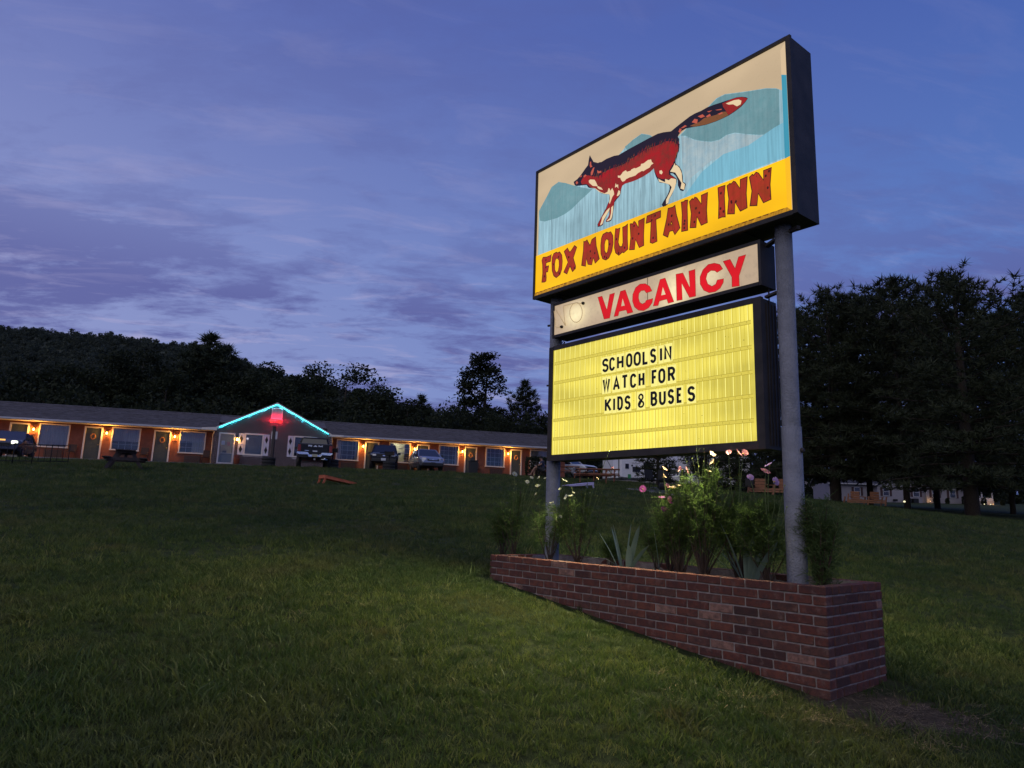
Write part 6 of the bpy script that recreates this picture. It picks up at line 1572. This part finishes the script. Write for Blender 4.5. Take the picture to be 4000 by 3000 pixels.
for s_ in (-1, 1): bx(wc, 'headlight', (s_ * .74, 2.74, .98), (.24, .14, .22), LENS, rz=-s_ * .2, bevel=.02)

# --- white travel trailer with slide-out
RVW = M('trailer_white', (.82, .82, .90), .5, var=.05)
RVG = M('trailer_grey', (.10, .10, .12), .5)
x, y, _ = P2(2395, 1884, 74); zg = G(x, y)
tr = thing('travel_trailer', 'white travel trailer with black windows and dark swoosh stripes beyond the picnic table', 'trailer', (x, y, zg), R(20))
b = MB(); b.box((3.9, 1.2, 1.95), (7.8, 2.4, 2.75)); b.build('body', RVW, tr, bevel=.06)
b = MB(); b.box((2.5, -.25, 1.85), (3.6, .5, 2.35)); b.build('slide_out', RVW, tr, bevel=.03)
bx(tr, 'slide_gap', (.66, -.02, 1.95), (.14, .06, 2.6), RVG)
for (cx, cz, w, h) in ((1.35, 1.85, .42, .52), (2.45, 1.56, .90, .52), (3.75, 1.95, .9, .7), (1.95, 1.95, .20, .16), (.15, .85, .10, .18), (2.3, .85, .10, .16)):
    bx(tr, 'window' if h > .3 else 'vent', (cx, -.53 if .7 < cx < 4.3 else -.03, cz), (w, .05, h), CARG, bevel=.02)
bx(tr, 'green_notice', (1.62, -.54, .80), (.34, .02, .44), M('green_notice', (.05, .25, .10), .6))
b = MB()
for k, (z0_, z1_, wd) in enumerate(((.80, .45, .05), (.62, .30, .08), (.70, .60, .03))): ribbon(b, [(.1 + .3 * k, z0_), (1.6, (z0_ + z1_) / 2 - .05), (4.2, z1_ - .05)], wd, -.54 - k * .002, -.535)
b.build('stripe', RVG, tr)
b = MB(); ribbon(b, [(2.85, .32), (2.85, .72), (3.4, .72), (3.4, .32)], .04, -.556, -.55); ribbon(b, [(1.2, .30), (1.25, .5), (1.9, .5), (1.95, .3)], .04, -.556, -.55); b.build('hatch_outline', RVG, tr)
for k, ch in enumerate('WOLFPACK'):
    b = MB(); glyph(b, ch, 1.90 + k * .125, 2.16, .10, .10, .022, -.535, -.53); b.build('letter', RVG, tr)
for cx in (3.6, 4.5): 
    b = MB(); b.lathe([(0, -.1), (.2, -.1), (.34, -.08), (.34, .1), (0, .1)], 16, (cx, .1, .34), 'Y'); b.build('wheel', TYRE, tr)
bx(tr, 'underframe', (3.9, 1.2, .48), (7.4, 2.0, .2), RVG)
b = MB(); b.bar((-.1, -.1, 2.75), (-1.9, -.9, 2.62), .05); b.bar((-.1, -.1, 1.4), (-1.3, -.7, 2.6), .04); b.build('awning_arm', RVG, tr)
# --- fifth-wheel trailer front over a truck bed
x, y, _ = P2(2650, 1880, 66); zg = G(x, y)
fwl = thing('fifth_wheel_trailer', 'grey and white overhanging trailer front right of the dark evergreen', 'trailer', (x, y, zg), R(14))
b = MB(); b.prism([(-.05, 1.75), (.0, 3.6), (1.1, 3.75), (7.5, 3.75), (7.5, .55), (2.3, .55), (1.8, 1.5), (.45, 1.5)], 0, 2.4); b.build('body', RVW, fwl, bevel=.05)
b = MB(); b.prism([(.85, 1.55), (.95, 3.7), (3.2, 3.7), (3.2, .6), (2.35, .6), (1.85, 1.55)], -.012, -.004); b.build('grey_panel', M('trailer_mid_grey', (.20, .21, .24), .5), fwl)
b = MB(); ribbon(b, [(-.02, 2.62), (.7, 2.60), (1.5, 2.40)], .08, -.03, -.02); ribbon(b, [(0, 1.85), (.8, 1.78), (1.4, 1.8)], .10, -.03, -.02); ribbon(b, [(1.3, 3.6), (1.6, 2.2), (1.75, 1.2)], .05, -.034, -.03); b.build('stripe', RVG, fwl)
bx(fwl, 'window', (2.6, -.02, 2.6), (.8, .04, .6), CARG, bevel=.02)
x, y, _ = P2(2700, 1884, 61)
wt = vehicle('white pickup truck parked under the overhanging trailer front', (x, y + .6, G(x, y)), R(180 + 75), WHT,
    [(-2.8, .55, .95, 1.1, .86, .93, .86), (-.8, .48, .98, 1.1, .92, .98, .92), (1.0, .48, .98, 1.1, .92, .98, .9), (2.5, .52, .95, 1.05, .90, .96, .82), (2.8, .58, .85, .98, .84, .9, .74)],
    (-.9, 1.35, 1.08, .88, -.65, .6, 1.65, .70), [(.84, 1.75, .40, .28), (-.84, 1.75, .40, .28), (.84, -1.7, .40, .28), (-.84, -1.7, .40, .28)], name='pickup_truck', cat='pickup truck')

# ================================================================ LAWN FURNITURE
def wood(name, c, v=.35): return M(name, c, .8, var=v, vs=5, bump=.3, bs=50, stretch=(1, 6, 6))
WD = wood('dark_weathered_wood', (.045, .034, .036)); WR = wood('red_stained_wood', (.23, .085, .05)); WO = wood('orange_cedar', (.26, .115, .06))
def picnic(label, loc, rz, mat, L=1.85, group=None):
    th = thing('picnic_table', label, 'picnic table', loc, rz, group)
    for k in range(5):
        b = MB(); b.box((0, -.30 + k * .15, .755), (L, .14, .038)); b.build('plank', mat, th)
    for s_ in (-1, 1):
        for k in range(2):
            b = MB(); b.box((0, s_ * (.60 + k * .15), .455), (L, .14, .038)); b.build('bench_plank', mat, th)
        for q in (-1, 1):
            b = MB(); b.bar((s_ * (L / 2 - .32), q * .22, .74), (s_ * (L / 2 - .32), q * .66, 0), .045, .13); b.build('leg', mat, th)
        b = MB(); b.box((s_ * (L / 2 - .27), 0, .40), (.04, 1.5, .12)); b.box((s_ * (L / 2 - .27), 0, .69), (.04, .72, .09)); b.bar((s_ * (L / 2 - .32), 0, .40), (s_ * .25, 0, .71), .08, .04); b.build('crossbeam', mat, th)
    return th
x, y = -16.2, 29.9
picnic('dark weathered picnic table end-on on the lawn at the left before the motel', (x, y, G(x, y) + .01), R(116), WD)
x, y, _ = P2(2316, 1892, 37.5); picnic('reddish picnic table nearest the left sign post on the lawn', (x, y, G(x, y) + .01), R(-6), WR, 2.0, 'red picnic tables by the trailers')
x, y, _ = P2(2195, 1872, 45); picnic('reddish picnic table farther back beside the white pickup', (x, y, G(x, y) + .01), R(-4), WR, 2.2, 'red picnic tables by the trailers')
x, y, _ = P2(2360, 1885, 41.5); picnic('reddish picnic table behind the nearest one in front of the travel trailer', (x, y, G(x, y) + .01), R(-10), WR, 1.8, 'red picnic tables by the trailers')
# black and white bag on the bench of the near table
x, y, _ = P2(2240, 1862, 37.2); b = MB(); b.sm = True
for k in range(5): b.lathe([(0, -.09), (.1, -.07), (.12 - k * .012, 0), (.08, .06), (0, .08)], 8, (rng.uniform(-.04, .04), rng.uniform(-.03, .03), .09 + k * .06))
tag(b.build('bag', M('spotted_cloth', (.02, .02, .03), .8, var=.9, vs=9, cols=(.30, .30, .34)), loc=(x, y, G(x, y) + .42)), 'black and white patterned bag on the bench of the red picnic table', 'bag')
# cornhole boards
def cornhole(label, loc, rz, top, side, L=1.2, W_=.6, H=.30, lo=.08):
    th = thing('cornhole_board', label, 'cornhole board', loc, rz, 'cornhole boards on the lawn')
    sl = math.atan2(H - lo, L); b = MB()
    # deck with a round hole near the raised end (local x runs down the board)
    def dk(x, y): return (x, y, H - (H - lo) * x / L)
    hole = [(.23 + .076 * math.cos(a), .076 * math.sin(a)) for a in [k * math.pi / 7 for k in range(14)]]
    outer = [(0, -W_ / 2), (L, -W_ / 2), (L, W_ / 2), (0, W_ / 2)]
    tri = tessellate_polygon([[Vector((q[0], q[1], 0)) for q in r_] for r_ in (outer, hole)]); fl_ = outer + hole
    b.add([dk(*q) for q in fl_] + [(q[0], q[1], dk(*q)[2] - .015) for q in fl_], [tuple(t_) for t_ in tri] + [tuple(i + 18 for i in t_) for t_ in tri] + [(i, (i + 1) % 4, (i + 1) % 4 + 18, i + 18) for i in range(4)])
    b.build('deck', top, th)
    b = MB()
    for s_ in (-1, 1): b.prism([(0.002, H - .016), (L, lo - .016), (L, max(0.0, lo - .09)), (0.002, H - .12)], s_ * (W_ / 2 - .02) - .012, s_ * (W_ / 2 - .02) + .012)
    b.box((.016, 0, H - .068), (.028, W_ - .07, .10)); b.build('frame', side, th)
    for s_ in (-1, 1):
        b = MB(); b.bar((.06, s_ * (W_ / 2 - .05), H - .06), (-.02, s_ * (W_ / 2 - .05), -.01), .035, .07); b.build('leg', side, th)
    return th
x, y = -6.85, 26.0; OR = M('orange_board_paint', (.50, .12, .05), .6, var=.2)
ori = math.atan2(29.3 - 26.0, -6.35 + 6.85)
cornhole('orange cornhole board alone in the middle of the lawn', (x, y, G(x, y) + .04), R(36), OR, OR, 1.25)
x, y, _ = P2(2305, 1897, 31); WB = M('lilac_white_paint', (.52, .46, .66), .6, var=.08)
cornhole('pale cornhole board on the grass right of the left sign post', (x + .0, y, G(x, y) + .03), R(180 + 28), WB, WB, 1.25, .6, .24, .06)

# ring planters made of stacked old tyres, with posts
def tyre_stack(label, x, y, n_, r=.36, grp='stacked tyre rings along the car park'):
    th = thing('tyre_stack', label, 'tyre stack', (x, y, G(x, y) - .03), 0, grp)
    prof = [(r - .12, -.07), (r - .03, -.09), (r, -.05), (r, .05), (r - .03, .09), (r - .12, .07)]
    for k in range(n_):
        b = MB(); b.lathe(prof, 22, (rng.uniform(-.015, .015), rng.uniform(-.015, .015), .10 + k * .185), close=True); b.build('tyre', TYRE, th)
    b = MB(); b.lathe([(0, .0), (r - .1, .0)], 16, (0, 0, .1 + n_ * .185 - .12)); b.build('soil', M('dark_soil', (.022, .016, .012)), th)
    return th
x, y, _ = P2(1048, 1818, 42.0); tyre_stack('tyre ring round the tall dark post in front of the office', x, y, 3, .40)
z = G(x, y); th = thing('wooden_post', 'tall dark capped wooden post before the office gable', 'post', (x + .16, y, z), 0)
b = MB(); b.box((0, 0, 1.17), (.15, .15, 2.35)); b.build('shaft', WD, th); b = MB(); b.box((0, 0, 2.37), (.22, .22, .05)); b.build('cap', WD, th); b = MB(); b.box((.02, .05, 1.86), (.36, .03, .46)); b.build('white_board', SHW, th)
x, y, _ = P2(1297, 1822, 42.6); tyre_stack('tyre ring under the charcoal grill at the office corner', x, y, 3, .38)
x2, y2, _ = P2(1518, 1830, 43.6); tyre_stack('tyre ring under the charcoal grill in front of the black SUV', x2, y2, 3, .38)
def grill(label, x, y, rz, H=.98):
    th = thing('charcoal_grill', label, 'grill', (x, y, G(x, y)), rz, 'park grills on posts'); IR = M('black_iron', (.012, .012, .013), .7, .3)
    b = MB(); b.tube([(0, 0, 0), (0, 0, H)], .045, 8); b.build('post', IR, th)
    b = MB(); b.box((0, 0, H + .02), (.52, .40, .03)); b.box((-.255, 0, H + .13), (.02, .40, .24)); b.box((.255, 0, H + .13), (.02, .40, .24)); b.box((0, .195, H + .13), (.5, .02, .24)); b.box((0, -.195, H + .09), (.5, .02, .15)); b.build('firebox', IR, th)
    b = MB()
    for k in range(9): b.bar((-.24 + k * .06, -.19, H + .22), (-.24 + k * .06, .19, H + .22), .01)
    b.tube([(.26, -.1, H + .2), (.40, -.1, H + .2)], .012, 6); b.build('grate', IR, th); return th
grill('black park grill on a post beside the office corner', x, y, .1); grill('black park grill on a post before the black SUV', x2, y2, -.1, .92)
# waste bin
x, y, _ = P2(1848, 1846, 45.6); th = thing('waste_bin', 'square black waste bin on the grass in front of a room door', 'bin', (x, y, G(x, y) - .02), R(15))
BP = M('black_plastic', (.012, .013, .014), .6)
b = MB(); b.box((0, 0, .40), (.48, .48, .8), taper=1.06); b.build('bin_body', BP, th, bevel=.02); b = MB(); b.box((0, 0, .85), (.55, .55, .07)); b.build('lid', BP, th, bevel=.02)
# black railing in front of the left car
th = thing('metal_railing', 'black metal railing in front of the car at the left edge', 'railing', (-20.6, 30.6, G(-20.6, 30.6)), R(60))
IR = M('black_iron', (.012, .012, .013), .7, .3)
for k in range(13):
    b = MB(); X_ = -1.5 + k * .25; w = Vector((-20.6 + math.cos(R(60)) * X_, 30.6 + math.sin(R(60)) * X_, 0)); dz_ = G(w.x, w.y) - G(-20.6, 30.6)
    b.tube([(X_, 0, dz_ - .05 if k % 3 == 0 else dz_ + .12), (X_, 0, dz_ + .82)], .02 if k % 3 == 0 else .011, 6); b.build('post' if k % 3 == 0 else 'baluster', IR, th)
for zz_ in (.12, .83):
    b = MB(); e0 = G(-20.6 - .75, 30.6 - 1.3) - G(-20.6, 30.6); e1 = G(-20.6 + .75, 30.6 + 1.3) - G(-20.6, 30.6); b.tube([(-1.5, 0, zz_ + e0), (1.5, 0, zz_ + e1)], .018, 6); b.build('rail', IR, th)
# metal chairs by the doors, potted plant at the office door
def metal_chair(label, p, rz, group='chairs outside the room doors', mat=None):
    mat = mat or M('rust_dark_metal', (.05, .025, .02), .6, .3); th = thing('lawn_chair', label, 'chair', p, rz, group)
    b = MB(); b.box((0, 0, .42), (.48, .46, .03)); b.build('seat', mat, th, bevel=.01); b = MB(); b.box((0, .26, .70), (.46, .03, .46), rx=-.2); b.build('backrest', mat, th, bevel=.01)
    for s_ in (-1, 1):
        b = MB(); b.tube([(s_ * .24, -.22, 0), (s_ * .24, -.22, .60), (s_ * .25, .2, .62)], .014, 6); b.build('armrest', mat, th)
        b = MB(); b.tube([(s_ * .24, .24, 0), (s_ * .23, .2, .44)], .014, 6); b.build('leg', mat, th)
    return th
for u, lab in ((-.62, 'dark metal chair against the wall between the left window and door'), (3.55, 'dark metal chair behind the dark picnic table by the wall'), (7.35, 'dark metal chair by the wall left of the office'), (27.0 - .3, 'dark metal chair right of the black bin by the wall')):
    p = mw(u, -.5, 0); metal_chair(lab, (p.x, p.y, mz(u)), MA)
p = mw(9.30, -1.35); th = thing('potted_plant', 'reddish flower pot with a leafy plant beside the office door', 'potted plant', (p.x, p.y, mz(9.3)), 0)
b = MB(); b.lathe([(0, 0), (.14, 0), (.20, .38), (.22, .40), (.18, .40), (0, .38)], 14); b.build('pot', M('terracotta', (.30, .09, .05), .8, var=.2), th)
b = MB(); leaf_quads(b, (0, 0, .52), 130, .2, .09, rng); b.build('foliage', M('red_foliage', (.22, .06, .05), .7, var=.5, vs=9), th)
# woodland-side things: glider swings, path light, fire pit with edging and dark chairs
def glider(label, p, rz):
    th = thing('glider_bench', label, 'bench', p, rz, None)
    for cx in (-.05, 1.25):
        for k in range(3):
            b = MB(); b.box((cx, -.02, .88 - k * .17), (.60, .03, .15), rx=.15); b.build('back_slat', WO, th)
        for k in range(4): b = MB(); b.box((cx, -.10 - k * .13, .42), (.60, .11, .03)); b.build('seat_slat', WO, th)
    for z_, y_ in ((.22, -.5), (.34, -.52)): b = MB(); b.box((.5, y_, z_), (2.5, .05, .10)); b.build('rail', WO, th)
    for cx in (-.75, .60, 1.75):
        b = MB(); b.bar((cx + .08, -.5, .78 if cx < 0 else .62), (cx - .05, -.55, 0), .05, .09); b.build('leg', WO, th)
        b = MB(); b.bar((cx + .08, .1, .6), (cx, .25, 0), .05, .09); b.build('leg', WO, th)
    for cx in (-.40, .30, .9, 1.6): b = MB(); b.box((cx, -.28, .60), (.08, .56, .03)); b.build('armrest', WO, th)
    b = MB(); b.box((.6, -.2, .58), (.35, .4, .03)); b.build('middle_table', WO, th)
    return th
x, y, _ = P2(3345, 1980, 49.0); glider('orange cedar glider bench with two seats under the pines', (x, y, G(x, y)), R(-4))
x, y, _ = P2(2975, 1936, 41); th0 = glider('cedar glider bench half hidden by flowers near the right post', (x, y, G(x, y)), R(-14))
metal_chair('black reclining lawn chair left of the half-hidden cedar bench', tuple(Vector((P2(2925, 1930, 40)[0], P2(2925, 1930, 40)[1], G(P2(2925, 1930, 40)[0], P2(2925, 1930, 40)[1])))), R(-30), None, IR)
def path_light(label, px, py, d, h=.35, e=1.2):
    x, y, _ = P2(px, py, d); th = thing('path_light', label, 'garden light', (x, y, G(x, y)), 0, 'small garden lights')
    b = MB(); b.tube([(0, 0, -.05), (0, 0, h)], .02, 6); b.build('stake', IR, th)
    b = MB(); b.lathe([(0, h - .02), (.06, h + .0), (.08, h + .05), (.045, h + .1), (0, h + .11)], 12); b.build('globe', GLOW('garden_light_glow', (1, .9, .55), 1.3), th)
path_light('round glowing garden light standing on the lawn under the pines', 3535, 1990, 50, .55)
path_light('small garden light left of the porch foot', 3846, 1978, 106, .2); path_light('small garden light before the porch steps', 3871, 1981, 106, .2)
x, y, _ = P2(2450, 1914, 32.4); x1, y1, _ = P2(2700, 1945, 28.6)
th = thing('timber_edging', 'pale timber edging strip along the gravel sitting area', 'edging', (x, y, G(x, y)), 0)
b = MB(); b.bar((0, 0, .03), (x1 - x, y1 - y, G(x1, y1) - G(x, y) + .03), .10, .08); b.build('beam', M('grey_timber', (.20, .20, .20), .9, var=.2), th)
b = MB(); gv = [(x + .1, y + .1), (x1, y1 + .1), (x1 + 2.4, y1 + 4.5), (x + 2.2, y + 4.8)]
rows_ = 10
V = []
for i in range(rows_ + 1):
    for j in range(rows_ + 1):
        f, g = i / rows_, j / rows_; X_ = (gv[0][0] * (1 - f) + gv[1][0] * f) * (1 - g) + (gv[3][0] * (1 - f) + gv[2][0] * f) * g; Y_ = (gv[0][1] * (1 - f) + gv[1][1] * f) * (1 - g) + (gv[3][1] * (1 - f) + gv[2][1] * f) * g; V.append((X_, Y_, G(X_, Y_) + .05))
b.add(V, [(i * 11 + j, i * 11 + j + 1, (i + 1) * 11 + j + 1, (i + 1) * 11 + j) for i in range(10) for j in range(10)]); b.build('gravel_pad', M('gravel', (.07, .068, .07), .95, var=.5, vs=40, bump=.8, bs=60), kind='structure')
for k, (px, py, d, rz, lab) in enumerate(((2545, 1925, 34.5, 20, 'dark chair at the left of the gravel sitting area'), (2590, 1925, 35.5, -10, 'dark chair in the middle of the gravel sitting area'), (2660, 1930, 35, -50, 'dark chair at the right of the gravel sitting area'))):
    x, y, _ = P2(px, py, d); metal_chair(lab, (x, y, G(x, y) + .05), R(rz), 'dark chairs on the gravel', IR)
x, y, _ = P2(2610, 1925, 33.5); th = thing('fire_pit', 'low round steel fire pit on the gravel between dark chairs', 'fire pit', (x, y, G(x, y) + .05), 0)
b = MB(); b.lathe([(.30, 0), (.42, .0), (.44, .30), (.40, .30), (.38, .06), (.3, .06)], 18, close=True); b.build('ring_wall', IR, th)

# white ranch house beyond the pines
SID = M('vinyl_siding', (.27, .25, .28), .7, var=.06, vs=2); HT = M('house_trim', (.40, .39, .42), .6); HR = M('house_roof', (.05, .047, .055), .9, var=.3)
hx, hy, _ = P2(3242, 1956, 116); hx2, hy2, _ = P2(3800, 1975, 114); hz = G(hx, hy) - .2
house = thing('ranch_house', 'pale siding ranch house with a small lit porch behind the pines', 'house', (hx, hy, hz), math.atan2(hy2 - hy, hx2 - hx))
HL = math.hypot(hx2 - hx, hy2 - hy)
b = MB(); b.box((HL / 2, 4, 1.5), (HL, 7.8, 3.2)); b.build('wall', SID, house)
b = MB()
for s_, y0, y1 in ((1, -.5, 4), (-1, 8.5, 4)): b.add([(-.5, y0, 3.0), (HL + .4, y0, 3.0), (HL + .4, y1, 5.2), (-.5, y1, 5.2), (-.5, y0, 2.85), (HL + .4, y0, 2.85), (HL + .4, y1, 5.05), (-.5, y1, 5.05)], [(0, 1, 2, 3), (7, 6, 5, 4), (0, 4, 5, 1), (1, 5, 6, 2), (3, 2, 6, 7), (0, 3, 7, 4)])
b.build('roof', HR, house); b = MB(); b.box((HL / 2, -.5, 2.92), (HL + .9, .06, .16)); b.build('fascia', HT, house)
for k in range(14):
    b = MB(); b.box((HL / 2, .088, .25 + k * .2), (HL - .1, .02, .012)); b.build('siding_board', HT if False else SID, house)
gx = HL * .47
b = MB(); b.prism([(gx - 3.4, -.1), (gx + 3.4, -.1), (gx + 3.4, 2.95), (gx, 4.9), (gx - 3.4, 2.95)], -1.4, .09); b.build('gable_wall', SID, house)
b = MB()
for s_ in (-1, 1): b.add([(gx + s_ * 3.9, -1.7, 2.72), (gx, -1.7, 5.02), (gx, 3.5, 5.02), (gx + s_ * 3.9, 3.5, 2.72), (gx + s_ * 3.9, -1.7, 2.60), (gx, -1.7, 4.90), (gx, 3.5, 4.9), (gx + s_ * 3.9, 3.5, 2.6)], [(0, 1, 2, 3), (7, 6, 5, 4), (0, 4, 5, 1)])
b.build('gable_roof', HR, house); b = MB()
for s_ in (-1, 1): b.prism([(gx + s_ * 3.9, 2.60), (gx, 4.90), (gx, 5.06), (gx + s_ * 3.9, 2.76)], -1.76, -1.72)
b.build('bargeboard', HT, house)
SHB = M('maroon_shutter', (.045, .018, .022), .7)
for cx, fy in ((1.05, .09), (gx - 2.1, -1.4), (gx + 2.5, -1.4), (HL - 5.6, .09), (HL - 2.9, .09), (4.4, .09)):
    b = MB(); 
    for s_ in (-1, 1): b.box((cx + s_ * .46, fy - .04, 1.75), (.09, .08, 1.35))
    b.box((cx, fy - .04, 2.40), (.9, .08, .09)); b.box((cx, fy - .04, 1.10), (.9, .08, .09)); b.box((cx, fy - .04, 1.75), (.84, .06, .06)); f = b.build('window', HT, house)
    b = MB(); b.box((cx, fy - .015, 1.75), (.84, .02, 1.25)); b.build('pane', CARG, f)
    for s_ in (-1, 1): b = MB(); b.box((cx + s_ * .70, fy - .03, 1.75), (.34, .05, 1.38)); b.build('shutter', SHB, house)
b = MB(); b.tube([(HL - 7.0, -.05, 2.8), (HL - 7.0, -.05, .1)], .06, 6); b.build('downspout', HT, house)
# porch at the right end
bx(house, 'porch_floor', (HL + .3, -1.0, .35), (3.6, 2.2, .7), SID); bx(house, 'porch_roof', (HL + .4, -1.0, 2.98), (4.0, 2.5, .30), HT)
for cx in (HL - 1.3, HL + .4, HL + 1.95): bx(house, 'porch_post', (cx, -2.0, 1.75), (.16, .16, 2.3), HT)
b = MB(); b.box((HL + 1.0, -2.02, .72), (2.1, .06, .9)); b.build('porch_skirt', HT, house)
for k in range(4): bx(house, 'porch_step', (HL - .55, -2.3 - k * .28, .60 - k * .17), (1.2, .28, .14), M('concrete', (.27, .25, .23)))
b = MB(); b.tube([(HL - 1.1, -2.1, 1.4), (HL - 1.1, -3.2, .8), (HL - 1.1, -3.2, 0)], .04, 6); b.tube([(HL, -2.1, 1.4), (HL, -3.2, .8), (HL, -3.2, 0)], .04, 6); b.build('handrail', HT, house)
hm = Matrix.Rotation(house.rotation_euler.z, 3, 'Z')
def hp(x, y, z): return Vector(house.location) + hm @ Vector((x, y, z))
WG = GLOW('porch_glow', (1, .55, .18), 1.6)
for cx, cy, cz, e in ((HL + 1.5, -2.9, .2, 22), (HL - 6.6, -.35, .45, 12)):
    l_ = b = MB(); b.lathe([(0, -.06), (.07, -.03), (.07, .03), (0, .06)], 8, (cx, cy, cz)); b.build('uplight', WG, house); point('porch_uplight', hp(cx, cy - .0, cz + .1), (1, .58, .24), e, .1)
for cx, s_ in ((HL - 6.3, .8), (HL - 4.6, .5), (HL - 2.0, .7), (HL - .05, .6), (HL + 2.7, .5)):
    w = hp(cx, -1.6 if cx < HL - 1 else -3.3, 0); shrub('foundation_shrub', {0: 'pointed dwarf conifer in front of the warm wall light', 1: 'low round shrub along the house wall', 2: 'rounded shrub left of the porch steps', 3: 'small cone shrub at the porch steps', 4: 'low shrub right of the porch'}[[HL - 6.3, HL - 4.6, HL - 2.0, HL - .05, HL + 2.7].index(cx)], w.x, w.y, (.5 * s_, .5 * s_, .9 * s_), 500, .12)
for cx in (gx + .9, gx + 2.0, gx - 1.0): w = hp(cx, -2.0, 0); tag(bx(None, 'condenser_unit', (w.x, w.y, G(w.x, w.y) + .35), (.8 if cx > gx else .4, .7, .7 if cx > gx else .35), M('dark_metal', (.02, .02, .022)), bevel=.02), {gx + .9: 'dark outdoor air unit at the gable wall nearer the downspout side', gx + 2.0: 'dark outdoor air unit right of its twin at the gable wall', gx - 1.0: 'small dark meter box low on the gable wall'}[cx], 'air unit')
# far barn roof glimpsed on the rise behind the post
x, y, _ = P2(3150, 1872, 175); fb_ = thing('far_house', 'distant low white house on the rise just right of the thick post', 'house', (x, y, G(90, 120) + 4.6), 0)
b = MB(); b.box((2, 2, 1.2), (9, 5, 3.4)); b.build('wall', SID, fb_); b = MB(); b.prism([(-.5, 2.6), (5, 2.6), (2, 4.8)], -3, 7, ax='YZ'); b.build('roof', HR, fb_)

# ================================================================ SEATED PERSON
x, y, _ = P2(2112, 1866, 43.3); zg = G(x, y)
chair = metal_chair('dark lawn chair in which the person sits beside the hedge', (x, y, zg), R(90 + 12), None, IR)
person = thing('person', 'person in dark shirt and shorts sitting cross-legged beside the hedge, looking down', 'person', (x, y, zg), R(12))
SK_ = M('skin', (.30, .17, .12), .6); SH_ = M('navy_shirt', (.02, .025, .06), .8, var=.3, vs=8); SO_ = M('dark_shorts', (.03, .03, .035), .8); HA_ = M('dark_hair', (.012, .009, .008), .7); SHO = M('shoe', (.16, .10, .08), .7)
def skinned(name, verts, edges, radii, mat, parent, sub=1, root=0):
    me = bpy.data.meshes.new(name); me.from_pydata(verts, edges, []); me.materials.append(mat)
    o = bpy.data.objects.new(name, me); COL.objects.link(o); o.parent = parent
    if not me.skin_vertices:
        # the skin layer needs an operator-free route: the modifier adds it
        pass
    sm_ = o.modifiers.new('skin', 'SKIN'); 
    lay = me.skin_vertices[0] if me.skin_vertices else None
    if lay:
        for i, r_ in enumerate(radii):
            rr = r_ if hasattr(r_, '__len__') else (r_, r_); lay.data[i].radius = rr; lay.data[i].use_root = (i == root)
    s2 = o.modifiers.new('sub', 'SUBSURF'); s2.levels = sub; s2.render_levels = sub; o['has_skin'] = bool(lay)
    return o
# person faces local -X; hips at the chair seat
V = [(.10, 0, .52), (.12, 0, .68), (.10, 0, .86), (.05, 0, 1.02), (.03, 0, 1.10), (-.02, 0, 1.20), (-.06, 0, 1.27),
     (.05, .17, 1.00), (-.06, .22, .80), (-.26, .08, .72), (-.33, .05, .73), (.05, -.17, 1.00), (-.06, -.22, .80), (-.26, -.08, .72), (-.33, -.05, .73),
     (.08, .09, .52), (-.34, .10, .56), (-.40, .10, .30), (-.42, .10, .08), (-.54, .10, .045),
     (.08, -.09, .52), (-.36, -.04, .66), (-.52, .06, .38), (-.60, .12, .22), (-.70, .12, .19)]
E_ = [(0, 1), (1, 2), (2, 3), (3, 4), (4, 5), (5, 6), (3, 7), (7, 8), (8, 9), (9, 10), (3, 11), (11, 12), (12, 13), (13, 14), (0, 15), (15, 16), (16, 17), (17, 18), (18, 19), (0, 20), (20, 21), (21, 22), (22, 23), (23, 24)]
RD = [(.15, .12), (.15, .12), (.16, .11), (.13, .09), .055, .10, .085, .065, .05, .04, .035, .065, .05, .04, .035, .10, .075, .055, .04, .04, .10, .075, .055, .04, .04]
bd = skinned('body', V, E_, RD, SK_, person)
V2 = [(.10, 0, .50), (.12, 0, .68), (.10, 0, .86), (.05, 0, 1.02), (.05, .17, 1.00), (-.03, .21, .85), (.05, -.17, 1.00), (-.03, -.21, .85)]
skinned('shirt', V2, [(0, 1), (1, 2), (2, 3), (3, 4), (4, 5), (3, 6), (6, 7)], [(.17, .14), (.17, .135), (.175, .125), (.14, .10), .08, .07, .08, .07], SH_, person)
skinned('shorts', [(.09, 0, .52), (.07, .10, .52), (-.28, .10, .555), (.07, -.10, .52), (-.29, -.06, .63)], [(0, 1), (1, 2), (0, 3), (3, 4)], [(.15, .13), .115, .095, .115, .095], SO_, person)
b = MB(); b.sm = True; b.lathe([(0, .105), (.05, .095), (.085, .055), (.098, 0), (.09, -.045), (.075, -.05)], 12, (-.025, 0, 1.245)); b.build('hair', HA_, person)
for q in (((-.46, .10, .03), (.25, .09, .08)), ((-.66, .12, .17), (.24, .09, .08))): b = MB(); b.box(q[0], q[1]); b.build('shoe', SHO, person, bevel=.03)
b = MB(); b.box((-.10, 0, .92), (.02, .16, .10)); b.build('shirt_print', M('white_print', (.6, .6, .68), .8), person)
b = MB(); b.box((x - .36, y - .07, zg + .75), (.09, .16, .015), rz=.2); tag(b.build('book', M('white_paper', (.75, .75, .78))), 'small pale book held in the hands of the seated person', 'book')
